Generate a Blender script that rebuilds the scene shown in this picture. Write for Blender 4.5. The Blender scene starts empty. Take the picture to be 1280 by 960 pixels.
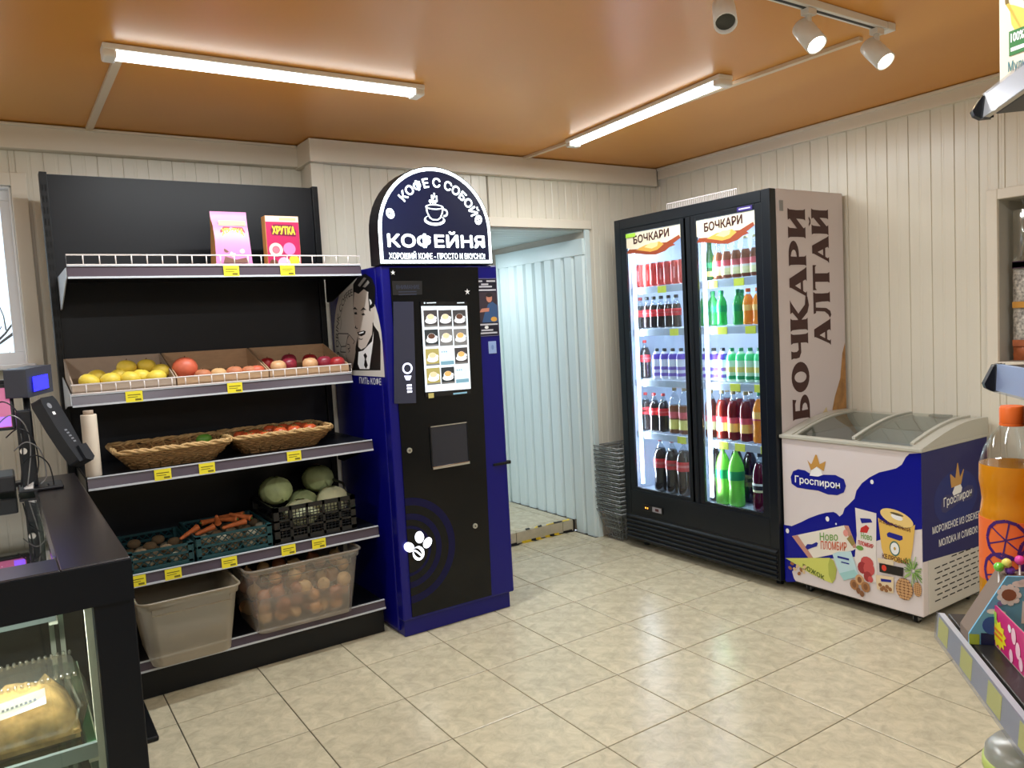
import bpy, math, random
from mathutils import Vector, Matrix
random.seed(7)
SC = bpy.context.scene
COL = SC.collection
R = math.radians
# ------------------------------------------------------------------ camera, world, exposure
cam = bpy.data.cameras.new('camera'); camo = bpy.data.objects.new('camera', cam); COL.objects.link(camo)
cam.sensor_width = 36.0; cam.lens = 967.744 / 1280 * 36; cam.clip_start = 0.02
camo.matrix_world = Matrix(((0.83062181, 0.08693463, -0.55000888, -3.92297),
                            (-0.5541802, 0.03268788, -0.83175466, -3.98626),
                            (-0.05432966, 0.9956776, 0.07532871, 1.49864), (0, 0, 0, 1)))
SC.camera = camo
SC.view_settings.view_transform = 'Standard'; SC.view_settings.look = 'None'
SC.view_settings.gamma = 1.0; SC.view_settings.use_curve_mapping = False
SC.view_settings.exposure = 0.0
W = bpy.data.worlds.new('overcast_sky'); SC.world = W; W.use_nodes = True
W.node_tree.nodes['Background'].inputs[0].default_value = (0.80, 0.90, 1.0, 1)
W.node_tree.nodes['Background'].inputs[1].default_value = 2.2
LAMP_W = 25.0        # watts of one ceiling lamp's light
# ------------------------------------------------------------------ materials
def lin(c):
    return tuple((x / 255 / 12.92 if x / 255 <= 0.04045 else ((x / 255 + 0.055) / 1.055) ** 2.4) for x in c)
MATS = {}
def M(name, rgb=(128, 128, 128), rough=0.5, metal=0.0, emit=0.0, noise=0.0, scale=20.0, bump=0.0, stretch=None, spec=None, rnd=0.0, trans=0.0, coat=0.0):
    if name in MATS: return MATS[name]
    m = bpy.data.materials.new(name); m.use_nodes = True; MATS[name] = m
    nt = m.node_tree; b = nt.nodes['Principled BSDF']
    c = (*lin(rgb), 1)
    b.inputs['Base Color'].default_value = c
    b.inputs['Roughness'].default_value = rough; b.inputs['Metallic'].default_value = metal
    if spec is not None: b.inputs['Specular IOR Level'].default_value = spec
    if trans: b.inputs['Transmission Weight'].default_value = trans
    if coat: b.inputs['Coat Weight'].default_value = coat; b.inputs['Coat Roughness'].default_value = 0.05
    if emit:
        b.inputs['Emission Color'].default_value = c; b.inputs['Emission Strength'].default_value = emit
    if noise or bump:
        tc = nt.nodes.new('ShaderNodeTexCoord'); n = nt.nodes.new('ShaderNodeTexNoise')
        n.inputs['Scale'].default_value = scale; n.inputs['Detail'].default_value = 5
        src = tc.outputs['Object']
        if stretch:
            mp = nt.nodes.new('ShaderNodeMapping'); mp.inputs['Scale'].default_value = stretch
            nt.links.new(src, mp.inputs['Vector']); src = mp.outputs['Vector']
        nt.links.new(src, n.inputs['Vector'])
        if noise:
            r = nt.nodes.new('ShaderNodeValToRGB')
            r.color_ramp.elements[0].position = 0.3; r.color_ramp.elements[1].position = 0.7
            r.color_ramp.elements[0].color = (*[x * (1 - noise) for x in c[:3]], 1)
            r.color_ramp.elements[1].color = (*[min(1, x * (1 + noise * 0.6)) for x in c[:3]], 1)
            nt.links.new(n.outputs['Fac'], r.inputs['Fac']); out = r.outputs['Color']
            if rnd:
                oi = nt.nodes.new('ShaderNodeObjectInfo'); hs = nt.nodes.new('ShaderNodeHueSaturation')
                mr = nt.nodes.new('ShaderNodeMapRange'); mr.inputs[3].default_value = 1 - rnd; mr.inputs[4].default_value = 1 + rnd
                nt.links.new(oi.outputs['Random'], mr.inputs[0]); nt.links.new(mr.outputs[0], hs.inputs['Value'])
                nt.links.new(out, hs.inputs['Color']); out = hs.outputs['Color']
            nt.links.new(out, b.inputs['Base Color'])
        if bump:
            bp = nt.nodes.new('ShaderNodeBump'); bp.inputs['Strength'].default_value = bump; bp.inputs['Distance'].default_value = 0.01
            nt.links.new(n.outputs['Fac'], bp.inputs['Height']); nt.links.new(bp.outputs['Normal'], b.inputs['Normal'])
    return m
def clear(name, rgb=(255, 255, 255), alpha=0.1, rough=0.02, haze=0.0):
    """thin clear plastic or glass: see-through with a weak gloss, haze is a milky share"""
    if name in MATS: return MATS[name]
    m = bpy.data.materials.new(name); m.use_nodes = True; MATS[name] = m
    nt = m.node_tree; nt.nodes.remove(nt.nodes['Principled BSDF'])
    o = nt.nodes['Material Output']; t = nt.nodes.new('ShaderNodeBsdfTransparent'); t.inputs[0].default_value = (*lin(rgb), 1)
    g = nt.nodes.new('ShaderNodeBsdfGlossy'); g.inputs['Roughness'].default_value = rough
    lw = nt.nodes.new('ShaderNodeLayerWeight'); lw.inputs[0].default_value = 0.25
    mr = nt.nodes.new('ShaderNodeMapRange'); mr.inputs[3].default_value = alpha * 0.5; mr.inputs[4].default_value = min(1, alpha * 4)
    nt.links.new(lw.outputs['Facing'], mr.inputs[0])
    mx = nt.nodes.new('ShaderNodeMixShader')
    base = t.outputs[0]
    if haze:
        d = nt.nodes.new('ShaderNodeBsdfDiffuse'); d.inputs[0].default_value = (*lin(rgb), 1)
        tl = nt.nodes.new('ShaderNodeBsdfTranslucent'); tl.inputs[0].default_value = (*lin(rgb), 1)
        ad = nt.nodes.new('ShaderNodeMixShader'); ad.inputs[0].default_value = 0.45
        nt.links.new(d.outputs[0], ad.inputs[1]); nt.links.new(tl.outputs[0], ad.inputs[2])
        hz = nt.nodes.new('ShaderNodeMixShader'); hz.inputs[0].default_value = haze
        nt.links.new(t.outputs[0], hz.inputs[1]); nt.links.new(ad.outputs[0], hz.inputs[2]); base = hz.outputs[0]
    nt.links.new(mr.outputs[0], mx.inputs[0]); nt.links.new(base, mx.inputs[1]); nt.links.new(g.outputs[0], mx.inputs[2])
    nt.links.new(mx.outputs[0], o.inputs['Surface'])
    return m
def juicy(name, rgb, k=0.5):
    """coloured drink in a clear bottle: glossy, lets light through"""
    if name in MATS: return MATS[name]
    m = M(name, rgb, 0.12, coat=0.3); nt = m.node_tree; b = nt.nodes['Principled BSDF']
    tl = nt.nodes.new('ShaderNodeBsdfTranslucent'); tl.inputs[0].default_value = (*lin(rgb), 1)
    mx = nt.nodes.new('ShaderNodeMixShader'); mx.inputs[0].default_value = k
    nt.links.new(b.outputs[0], mx.inputs[1]); nt.links.new(tl.outputs[0], mx.inputs[2])
    nt.links.new(mx.outputs[0], nt.nodes['Material Output'].inputs['Surface'])
    return m
# ------------------------------------------------------------------ mesh builder
class Fr:
    """a flat face: origin, along, up, outward"""
    def __init__(s, o, u, v, n): s.o, s.u, s.v, s.n = Vector(o), Vector(u), Vector(v), Vector(n)
    def p(s, a, b, h=0.0): return tuple(s.o + s.u * a + s.v * b + s.n * h)
_tc = bpy.data.curves.new('lettering', 'FONT'); _to = bpy.data.objects.new('lettering', _tc); COL.objects.link(_to)
_tc.resolution_u = 3
def text_mesh(s, bold=0.0, shear=0.0):
    _tc.body = s; _tc.offset = bold; _tc.shear = shear
    dg = bpy.context.evaluated_depsgraph_get(); dg.update()
    e = _to.evaluated_get(dg); m = e.to_mesh()
    vs = [(v.co.x, v.co.y) for v in m.vertices]; fs = [tuple(p.vertices) for p in m.polygons]
    e.to_mesh_clear(); return vs, fs
class MB:
    def __init__(s): s.v, s.f, s.m, s.sm, s.mats = [], [], [], [], []
    def add(s, vs, fs, mat, smooth=False):
        if mat not in s.mats: s.mats.append(mat)
        k = s.mats.index(mat); n = len(s.v); s.v += [tuple(p) for p in vs]
        for f in fs: s.f.append(tuple(i + n for i in f)); s.m.append(k); s.sm.append(smooth)
        return s
    def box(s, x0, x1, y0, y1, z0, z1, mat):
        vs = [(x, y, z) for z in (z0, z1) for y in (y0, y1) for x in (x0, x1)]
        return s.add(vs, [(0, 2, 3, 1), (4, 5, 7, 6), (0, 1, 5, 4), (2, 6, 7, 3), (0, 4, 6, 2), (1, 3, 7, 5)], mat)
    def hexa(s, b, t, mat):
        return s.add(list(b) + list(t), [(3, 2, 1, 0), (4, 5, 6, 7), (0, 1, 5, 4), (1, 2, 6, 5), (2, 3, 7, 6), (3, 0, 4, 7)], mat)
    def prism(s, fr, pts, h0, h1, mat, smooth=False):
        n = len(pts); vs = [fr.p(a, b, h0) for a, b in pts] + [fr.p(a, b, h1) for a, b in pts]
        fs = [tuple(range(n))[::-1], tuple(range(n, 2 * n))]
        s.add(vs, fs, mat)
        return s.add(vs, [(i, (i + 1) % n, n + (i + 1) % n, n + i) for i in range(n)], mat, smooth)
    def flat(s, fr, pts, h, mat): return s.add([fr.p(a, b, h) for a, b in pts], [tuple(range(len(pts)))], mat)
    def rect(s, fr, a0, a1, b0, b1, h, mat): return s.flat(fr, [(a0, b0), (a1, b0), (a1, b1), (a0, b1)], h, mat)
    def ell(s, fr, a, b, ra, rb, h, mat, n=20, rot=0.0):
        c, q = math.cos(rot), math.sin(rot); P = []
        for i in range(n):
            t = 2 * math.pi * i / n; x, y = ra * math.cos(t), rb * math.sin(t); P.append((a + x * c - y * q, b + x * q + y * c))
        return s.flat(fr, P, h, mat)
    def ring(s, fr, a, b, r0, r1, h, mat, n=32, t0=0.0, t1=360.0, k=1.0):
        P = []; full = abs(t1 - t0) >= 360
        m = n if full else n + 1
        for i in range(m):
            t = R(t0 + (t1 - t0) * i / n); P += [fr.p(a + r0 * math.cos(t), b + k * r0 * math.sin(t), h), fr.p(a + r1 * math.cos(t), b + k * r1 * math.sin(t), h)]
        return s.add(P, [(2 * i, 2 * i + 1, (2 * i + 3) % (2 * m), (2 * i + 2) % (2 * m)) for i in range(n)], mat)
    def stroke(s, fr, pts, w, h, mat):
        for (a, b), (c, d) in zip(pts, pts[1:]):
            L = math.hypot(c - a, d - b) or 1e-6; x, y = -(d - b) / L * w / 2, (c - a) / L * w / 2
            s.flat(fr, [(a + x, b + y), (a - x, b - y), (c - x, d - y), (c + x, d + y)], h, mat)
        return s
    def _fat(s, fr, P, fs, h, mat, k):
        """bold by overlaying shifted copies"""
        s.add([fr.p(a, b, h) for a, b in P], fs, mat)
        if k:
            for i in range(8): q = i*math.pi/4; s.add([fr.p(a+k*math.cos(q), b+k*math.sin(q), h+.00001*(i+1)) for a, b in P], fs, mat)
        return s
    def text(s, fr, t, a0, a1, b0, b1, h, mat, bold=0.0, shear=0.0, skew=0.0, swap=False):
        vs, fs = text_mesh(t, 0, shear)
        x0, x1 = min(v[0] for v in vs), max(v[0] for v in vs); y0, y1 = min(v[1] for v in vs), max(v[1] for v in vs)
        P = []; k = bold*min(abs(a1-a0), abs(b1-b0))/(y1-y0); a0, a1, b0, b1 = a0+k, a1-k, b0+k, b1-k
        for x, y in vs:
            i, j = (x - x0) / (x1 - x0), (y - y0) / (y1 - y0)
            sk = skew*i
            if swap: i, j = 1 - j, i          # reads upwards
            P.append((a0 + i * (a1 - a0), b0 + j * (b1 - b0) + sk))
        return s._fat(fr, P, fs, h, mat, k)
    def arctext(s, fr, t, ca, cb, r0, r1, t0, t1, h, mat, bold=0.0):
        vs, fs = text_mesh(t)
        x0, x1 = min(v[0] for v in vs), max(v[0] for v in vs); y0, y1 = min(v[1] for v in vs), max(v[1] for v in vs); P = []
        for x, y in vs:
            q = R(t0 + (t1 - t0) * (x - x0) / (x1 - x0)); r = r0 + (r1 - r0) * (y - y0) / (y1 - y0)
            P.append((ca + r * math.cos(q), cb + r * math.sin(q)))
        return s._fat(fr, P, fs, h, mat, bold*(r1-r0)/(y1-y0))
    def lathe(s, prof, mat, c=(0, 0, 0), n=16, smooth=True, sx=1.0, sy=1.0, a0=0.0, a1=360.0):
        vs = []; full = a1 - a0 >= 360; m = n if full else n + 1
        for r, z in prof:
            for i in range(m):
                t = R(a0 + (a1 - a0) * i / n); vs.append((c[0] + r * sx * math.cos(t), c[1] + r * sy * math.sin(t), c[2] + z))
        fs = []
        for j in range(len(prof) - 1):
            for i in range(n):
                k = (i + 1) % m; fs.append((j * m + i, j * m + k, (j + 1) * m + k, (j + 1) * m + i))
        s.add(vs, fs, mat, smooth)
        if full:
            q = len(prof) - 1
            if prof[0][0] > 1e-4: s.add(vs[:m], [tuple(range(m))[::-1]], mat)
            if prof[q][0] > 1e-4: s.add(vs[q * m:], [tuple(range(m))], mat)
        return s
    def ball(s, c, rx, ry, rz, mat, n=12, k=8, lump=0.0, dimple=0.0):
        vs = []; fs = []
        for j in range(k + 1):
            q = math.pi * j / k
            for i in range(n):
                t = 2 * math.pi * i / n
                l = 1 + lump * (random.random() - 0.5) * math.sin(q)
                d = 1 - dimple * max(0, math.cos(q)) ** 6
                vs.append((c[0] + rx * l * math.sin(q) * math.cos(t), c[1] + ry * l * math.sin(q) * math.sin(t), c[2] + rz * math.cos(q) * d))
        for j in range(k):
            for i in range(n): fs.append((j * n + i, (j + 1) * n + i, (j + 1) * n + (i + 1) % n, j * n + (i + 1) % n))
        return s.add(vs, fs, mat, True)
    def tube(s, path, r, mat, n=6, closed=False, r1=None):
        P = [Vector(p) for p in path]; m = len(P); vs = []
        up = Vector((0.13, 0.27, 0.95)); last = None
        for i in range(m):
            a = P[i - 1] if (i > 0 or closed) else P[i]; b = P[(i + 1) % m] if (i < m - 1 or closed) else P[i]
            d = (b - a).normalized()
            x = (last - d * last.dot(d)) if last is not None else up.cross(d)
            if x.length < 1e-5: x = Vector((1, 0, 0)).cross(d)
            x.normalize(); last = x; y = d.cross(x); rr = r if r1 is None else r + (r1 - r) * i / (m - 1)
            vs += [tuple(P[i] + (x * math.cos(2 * math.pi * k / n) + y * math.sin(2 * math.pi * k / n)) * rr) for k in range(n)]
        fs = []
        for i in range(m if closed else m - 1):
            j = (i + 1) % m
            for k in range(n): fs.append((i * n + k, i * n + (k + 1) % n, j * n + (k + 1) % n, j * n + k))
        if not closed: fs += [tuple(range(n))[::-1], tuple(range((m - 1) * n, m * n))]
        return s.add(vs, fs, mat, n > 4)
    def bar(s, a, b, r, mat, n=4): return s.tube([a, b], r, mat, n)
    def xf(s, mt):
        s.v = [tuple(mt @ Vector(p)) for p in s.v]; return s
    def mesh(s, name, shift=(0, 0, 0)):
        me = bpy.data.meshes.new(name)
        me.from_pydata([(x - shift[0], y - shift[1], z - shift[2]) for x, y, z in s.v], [], s.f)
        for m in s.mats: me.materials.append(m)
        me.polygons.foreach_set('material_index', s.m); me.polygons.foreach_set('use_smooth', s.sm)
        me.update(); return me
SHIFT = {}
def tag(o, label, cat, group=None):
    o['label'] = label; o['category'] = cat
    if group: o['group'] = group
    return o
def thing(name, loc, label, cat, group=None, rz=0.0, local=False):
    """an Empty at the base; parts are written in room coordinates, or in the thing's own when local"""
    o = bpy.data.objects.new(name, None); COL.objects.link(o); o.location = loc; o.rotation_euler[2] = rz
    o.empty_display_size = 0.1; SHIFT[o.name] = (0, 0, 0) if local else tuple(loc)
    return tag(o, label, cat, group)
def part(name, mb, parent=None, bev=0.0, label=None, kind=None, loc=None):
    sh = SHIFT.get(parent.name, (0, 0, 0)) if parent else (loc or (0, 0, 0))
    o = bpy.data.objects.new(name, mb.mesh(name, sh)); COL.objects.link(o)
    if parent: o.parent = parent
    elif loc: o.location = loc
    SHIFT[o.name] = sh
    if bev:
        b = o.modifiers.new('edge', 'BEVEL'); b.width = bev; b.segments = 2; b.limit_method = 'ANGLE'; b.angle_limit = R(40)
    if label: o['label'] = label
    if kind: o['kind'] = kind
    return o
def single(name, mb, loc, label, cat, group=None, bev=0.0):
    """a thing of one mesh, written in room coordinates, its origin at loc"""
    return tag(part(name, mb, None, bev, loc=loc), label, cat, group)
def struct(name, mb, bev=0.0, parent=None):
    o = part(name, mb, parent, bev)
    if not parent: o['kind'] = 'structure'
    return o
def copy_tree(o, parent=None):
    c = o.copy(); COL.objects.link(c); SHIFT[c.name] = SHIFT.get(o.name, (0, 0, 0))
    if parent: c.parent = parent
    for ch in list(o.children): copy_tree(ch, c)
    return c
def share(name, me, parent, loc, rz=0.0):
    o = bpy.data.objects.new(name, me); COL.objects.link(o); o.parent = parent; o.location = loc; o.rotation_euler[2] = rz; return o
ORD = ['first', 'second', 'third', 'fourth', 'fifth', 'sixth', 'seventh', 'eighth', 'ninth', 'tenth', 'eleventh', 'twelfth', 'thirteenth', 'fourteenth', 'fifteenth', 'sixteenth']
# common colours
WHITE = M('white_plastic', (232, 230, 226), 0.35); BLACK = M('black_metal', (9, 11, 15), 0.4, spec=.35)
BLK = M('black_print', (12, 11, 12), 0.5); WHT = M('white_print', (240, 240, 240), 0.5)
CHROME = M('chrome', (210, 210, 210), 0.15, 1.0); WIRE = M('white_wire', (235, 225, 222), 0.3)
YEL = M('price_yellow', (240, 225, 45), 0.6); DARKLINE = M('tag_print', (120, 110, 20), 0.6)
GREYM = M('grey_metal', (150, 150, 152), 0.35, 0.6)
# ================================================================== the room
CEIL = 2.555; YR = 0.13; YL = 0.33; XR = 0.13
PVC = M('cream_wall_panel', (226, 220, 204), 0.28, noise=0.04, scale=6, stretch=(1, 1, 0.15)); PVCB = M('panel_joint', (150, 138, 118), 0.6)
TRIM = M('cream_trim', (228, 220, 204), 0.35); COLD = M('pale_blue_panel', (214, 228, 228), 0.35)
GROUT = M('dark_grout', (52, 46, 40), 0.9); SLAB = M('wall_core', (190, 182, 168), 0.8)
TILE = M('beige_stone_tile', (198, 187, 159), 0.26, noise=0.26, scale=16, rnd=0.03)
# finer veins over the tile
_nt = TILE.node_tree; _n = [n for n in _nt.nodes if n.type == 'TEX_NOISE'][0]; _n.inputs['Detail'].default_value = 9; _n.inputs['Roughness'].default_value = 0.68; _n.inputs['Distortion'].default_value = 0.6
X0, Y0 = -6.2, -6.4
mb = MB().box(X0, 0.5, Y0, 0.39, -0.12, -0.006, GROUT)
floor = struct('floor', mb)
TS = 0.4; OX, OY = -2.253, -0.743; cache = {}
def tile_mesh(w, d):
    k = (round(w, 3), round(d, 3))
    if k not in cache:
        b = MB(); e = 0.0021; g = 0.003
        v = [(-w/2+e, -d/2+e, -0.008), (w/2-e, -d/2+e, -0.008), (w/2-e, d/2-e, -0.008), (-w/2+e, d/2-e, -0.008)]
        m = [(x, y, -0.0012) for x, y, z in v]; t = [(x*(1-2*g/w), y*(1-2*g/d), 0) for x, y, z in v]
        b.add(v + m + t, [(i, (i+1) % 4, 4+(i+1) % 4, 4+i) for i in range(4)] + [(4+i, 4+(i+1) % 4, 8+(i+1) % 4, 8+i) for i in range(4)] + [(8, 9, 10, 11)], TILE)
        cache[k] = b.mesh('tile')
    return cache[k]
def tiles(parent, xa, xb, ya, yb, z=0.0):
    i0, i1 = math.floor((xa-OX)/TS), math.ceil((xb-OX)/TS); j0, j1 = math.floor((ya-OY)/TS), math.ceil((yb-OY)/TS)
    for i in range(i0, i1):
        for j in range(j0, j1):
            a, b = max(xa, OX+i*TS), min(xb, OX+(i+1)*TS); c, d = max(ya, OY+j*TS), min(yb, OY+(j+1)*TS)
            if b-a > 0.02 and d-c > 0.02: share('tile', tile_mesh(b-a, d-c), parent, ((a+b)/2, (c+d)/2, z))
tiles(floor, X0, XR, Y0, YR)
tiles(floor, X0, -2.4, YR, YL)
tiles(floor, -1.30, -0.575, YR, 0.38)
# ceiling: stretched matt film, orange
ORANGE = M('orange_stretch_ceiling', (220, 150, 58), 0.34, noise=0.04, scale=1.2)
struct('ceiling', MB().box(X0, 0.5, Y0, 0.5, CEIL, CEIL+0.1, ORANGE))
# wall panels: a profile with a recessed joint and a shallow middle rib
def panel_mesh(w, h, mat=PVC, deep=0.005, rib=0.0012):
    k = ('p', round(w, 3), round(h, 3), mat.name)
    if k not in cache:
        P = [(-w/2, -deep), (-w/2+0.0018, -deep), (-w/2+0.003, 0), (-w*0.06, 0), (-w*0.04, -rib), (w*0.04, -rib), (w*0.06, 0), (w/2-0.003, 0), (w/2-0.0018, -deep), (w/2, -deep)]
        n = len(P); b = MB(); vs = [(a, -c, 0) for a, c in P] + [(a, -c, h) for a, c in P]
        b.add(vs, [(i, i+1, n+i+1, n+i) for i in range(n-1)], mat)
        cache[k] = b.mesh('wall_panel')
    return cache[k]
def panels(parent, a, b, pitch, phase, z0, z1, place, rz, mat=PVC):
    """panels side by side between a and b, a joint falling on phase"""
    i0, i1 = math.floor((a-phase)/pitch), math.ceil((b-phase)/pitch)
    for i in range(i0, i1):
        p, q = max(a, phase+i*pitch), min(b, phase+(i+1)*pitch)
        if q-p > 0.012: share('wall_panel', panel_mesh(q-p, z1-z0, mat), parent, place((p+q)/2, z0), rz)
ZP = 0.0
# wall behind the shop, right section with the opening
B = YR + 0.010
mb = MB().box(-2.40, -1.30, B, B+0.1, 0, CEIL, SLAB).box(-0.55, 0.4, B, B+0.1, 0, CEIL, SLAB).box(-1.30, -0.55, B, B+0.1, 2.12, CEIL, SLAB)
wb = struct('wall_back', mb)
pl = lambda c, z: (c, YR, z)
panels(wb, -2.40, -1.30, 0.111, -0.533, 0, CEIL, pl, 0); panels(wb, -0.55, XR, 0.111, -0.533, 0, CEIL, pl, 0)
panels(wb, -1.30, -0.55, 0.111, -0.533, 2.12, CEIL, pl, 0)
# left section, set back, with the window
B = YL + 0.010; WX0, WX1, WZ0, WZ1 = -5.0, -3.80, 1.44, 2.27
mb = MB().box(X0, WX0, B, B+0.12, 0, CEIL, SLAB).box(WX1, -2.40, B, B+0.12, 0, CEIL, SLAB).box(WX0, WX1, B, B+0.12, 0, WZ0, SLAB).box(WX0, WX1, B, B+0.12, WZ1, CEIL, SLAB)
mb.box(-2.41, -2.40, YR+0.012, B+0.1, 0, CEIL, TRIM)
wl = struct('wall_rear', mb)
pl = lambda c, z: (c, YL, z)
panels(wl, WX1, -2.41, 0.114, -3.66, 0, CEIL, pl, 0); panels(wl, X0, WX0, 0.114, -3.66, 0, CEIL, pl, 0)
panels(wl, WX0, WX1, 0.114, -3.66, 0, WZ0, pl, 0); panels(wl, WX0, WX1, 0.114, -3.66, WZ1, CEIL, pl, 0)
# right wall with the glazed niche
B = XR + 0.010; NY0, NY1, NZ0, NZ1 = -2.95, -2.165, 1.195, 1.972
g_ = 0.014; mb = MB().box(B, B+0.1, Y0, NY0-g_, 0, CEIL, SLAB).box(B, B+0.1, NY1+g_, 0.14, 0, CEIL, SLAB).box(B, B+0.1, NY0-g_, NY1+g_, 0, NZ0-g_, SLAB).box(B, B+0.1, NY0-g_, NY1+g_, NZ1+g_, CEIL, SLAB)
wr = struct('wall_right', mb)
pl = lambda c, z: (XR, c, z)
panels(wr, NY1, YR, 0.1165, -1.262, 0, CEIL, pl, R(-90)); panels(wr, Y0, NY0, 0.1165, -1.262, 0, CEIL, pl, R(-90))
panels(wr, NY0, NY1, 0.1165, -1.262, 0, NZ0, pl, R(-90)); panels(wr, NY0, NY1, 0.1165, -1.262, NZ1, CEIL, pl, R(-90))
struct('wall_left', MB().box(X0-0.1, X0, Y0, 0.45, 0, CEIL, M('cream_paint', (214, 204, 188), 0.6)))
struct('wall_front', MB().box(X0, 0.25, Y0-0.1, Y0, 0, CEIL, M('cream_paint')))
# cornices
mb = MB().box(X0, -2.44, YL-0.055, YL+0.005, 2.435, CEIL-0.006, TRIM).box(X0, -2.446, YL-0.065, YL-0.05, CEIL-0.018, CEIL-0.004, TRIM)
struct('trim_1', mb, 0.004)
mb = MB().prism(Fr((0, 0, 2.43), (1, 0, 0), (0, 1, 0), (0, 0, 1)), [(-2.445, YR-0.055), (XR-0.035, YR-0.055), (XR-0.035, YR+0.005), (-2.396, YR+0.005), (-2.396, YL+0.01), (-2.445, YL+0.01)], 0, CEIL-2.436, TRIM)
struct('trim_2', mb, 0.004)
mb = MB().box(XR-0.03, XR+0.005, Y0, YR-0.055, 2.475, CEIL-0.004, TRIM).box(XR-0.045, XR-0.028, Y0, YR-0.06, 2.535, CEIL-0.003, TRIM)
struct('trim_3', mb, 0.003)
mb = MB().box(-2.43, -2.36, YR-0.014, YR+0.002, 0, 2.43, TRIM).box(-2.43, -2.412, YR, YR+0.09, 0, 2.43, TRIM)
struct('trim_4', mb, 0.003)
struct('trim_5', MB().box(0.075, XR+0.002, YR-0.012, YR+0.001, 0, 2.43, TRIM).box(0.118, XR+0.002, YR-0.05, YR, 0, 2.43, TRIM), 0.003)
struct('trim_6', MB().box(-1.35, -0.50, YR-0.022, YR+0.004, 2.118, 2.176, TRIM), 0.004)
struct('trim_7', MB().box(-0.555, -0.515, YR-0.014, YR+0.004, 0, 2.118, COLD), 0.003)
# window
FRAME = M('white_window_frame', (236, 236, 238), 0.3)
w = struct('window_1', MB().box(WX1, WX1+0.065, YL-0.022, YL+0.004, WZ0-0.06, WZ1+0.06, TRIM).box(WX0-0.07, WX1, YL-0.022, YL+0.004, WZ1, WZ1+0.06, TRIM).box(WX0-0.07, WX0, YL-0.022, YL+0.004, WZ0-0.06, WZ1, TRIM), 0.004)
mb = MB(); y0, y1 = YL+0.045, YL+0.1
for a, b, c, d in ((WX0, WX1, WZ0, WZ0+0.06), (WX0, WX1, WZ1-0.06, WZ1), (WX0, WX0+0.06, WZ0+0.06, WZ1-0.06), (WX1-0.05, WX1, WZ0+0.06, WZ1-0.06), (-4.43, -4.37, WZ0+0.06, WZ1-0.06)):
    mb.box(a, b, y0, y1, c, d, FRAME)
mb.box(WX0, WX0+0.01, YL, y1, WZ0, WZ1, FRAME).box(WX1-0.01, WX1, YL, y1, WZ0, WZ1, FRAME).box(WX0, WX1, YL, y1, WZ1-0.01, WZ1, FRAME)
part('window_frame', mb, w, 0.003)
part('window_sill', MB().box(WX0-0.05, WX1+0.03, YL-0.09, y1, WZ0-0.02, WZ0+0.004, FRAME), w, 0.006)
GLASS = clear('window_glass', (245, 252, 255), 0.08)
part('pane', MB().box(WX0+0.06, -4.43, y0+0.02, y0+0.024, WZ0+0.06, WZ1-0.06, GLASS), w)
part('pane', MB().box(-4.37, WX1-0.05, y0+0.02, y0+0.024, WZ0+0.06, WZ1-0.06, GLASS), w)
# outside the window: snowy yard and a bare tree
g = struct('ground_outside', MB().box(-16, 6, 0.7, 22, -0.6, -0.5, M('snow', (235, 240, 248), 0.9, noise=0.05, scale=2)))
BARK = M('grey_bark', (72, 62, 56), 0.9, noise=0.2, scale=30)
random.seed(3); mb = MB(); mt = MB()
def branch(b, p, d, L, r, k):
    q = p + d * L; b.tube([p, p + d * L * 0.5 + Vector((random.uniform(-1, 1), random.uniform(-1, 1), 0)) * L * 0.05, q], r, BARK, 5, r1=r * 0.6)
    if k:
        for i in range(3):
            e = (d + Vector((random.uniform(-1, 1), random.uniform(-1, 1), random.uniform(-0.3, 0.5))) * 0.75).normalized()
            branch(mb, p + d * L * (0.6 + 0.2 * i), e, L * 0.62, r * 0.55, k - 1)
branch(mt, Vector((-5.2, 3.4, -0.5)), Vector((0.03, 0, 1)), 1.5, 0.07, 0)
for a in range(4): branch(mb, Vector((-5.16, 3.4, 0.6 + 0.28 * a)), Vector((math.cos(a * 1.9), math.sin(a * 1.9), 0.7)).normalized(), 0.95, 0.035, 3)
t = thing('bare_tree', (-5.2, 3.4, -0.5), 'bare winter tree standing outside the shop window', 'tree')
part('trunk', mt, t); part('branches', mb, t, kind='stuff')
# corridor behind the opening
CY = 1.20; SZ = 0.082; SY = 0.38
mb = MB().box(-0.545, -0.45, YR+0.012, CY, 0, 2.2, SLAB)
wc = struct('wall_corridor', mb)
def rib_mesh(w, h):
    P = [(-w/2, 0), (-w/2+0.006, 0), (-w/2+0.022, -0.018), (w/2-0.020, -0.018), (w/2-0.004, 0), (w/2, 0)]
    n = len(P); b = MB(); b.add([(a, c, 0) for a, c in P] + [(a, c, h) for a, c in P], [(i, i+1, n+i+1, n+i) for i in range(n-1)], COLD); return b.mesh('wall_panel')
_m = rib_mesh((CY-YR)/9, 1.96-SZ); _lo = rib_mesh((CY-YR)/9, SZ)
for i in range(9):
    yy = YR+(i+0.5)*(CY-YR)/9
    share('wall_panel', _m, wc, (-0.548, yy, SZ), R(-90))
    if yy < SY: share('wall_panel', _lo, wc, (-0.548, yy, 0), R(-90))
part('top_rail', MB().box(-0.572, -0.545, YR, CY, 1.95, 2.06, COLD), wc, 0.003)
part('end_strip', MB().box(-0.575, -0.45, CY, CY+0.015, 0, 2.06, COLD), wc)
we = struct('wall_corridor_end', MB().box(-2.4, -0.3, 1.62, 1.7, 0, 2.2, SLAB))
_m = rib_mesh(0.11, 2.1)
for i in range(10): share('wall_panel', _m, we, (-1.9+i*0.11, 1.615, SZ), 0)
struct('wall_corridor_left', MB().box(-2.4, -1.31, 0.45, 0.55, 0, 2.2, COLD))
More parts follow.
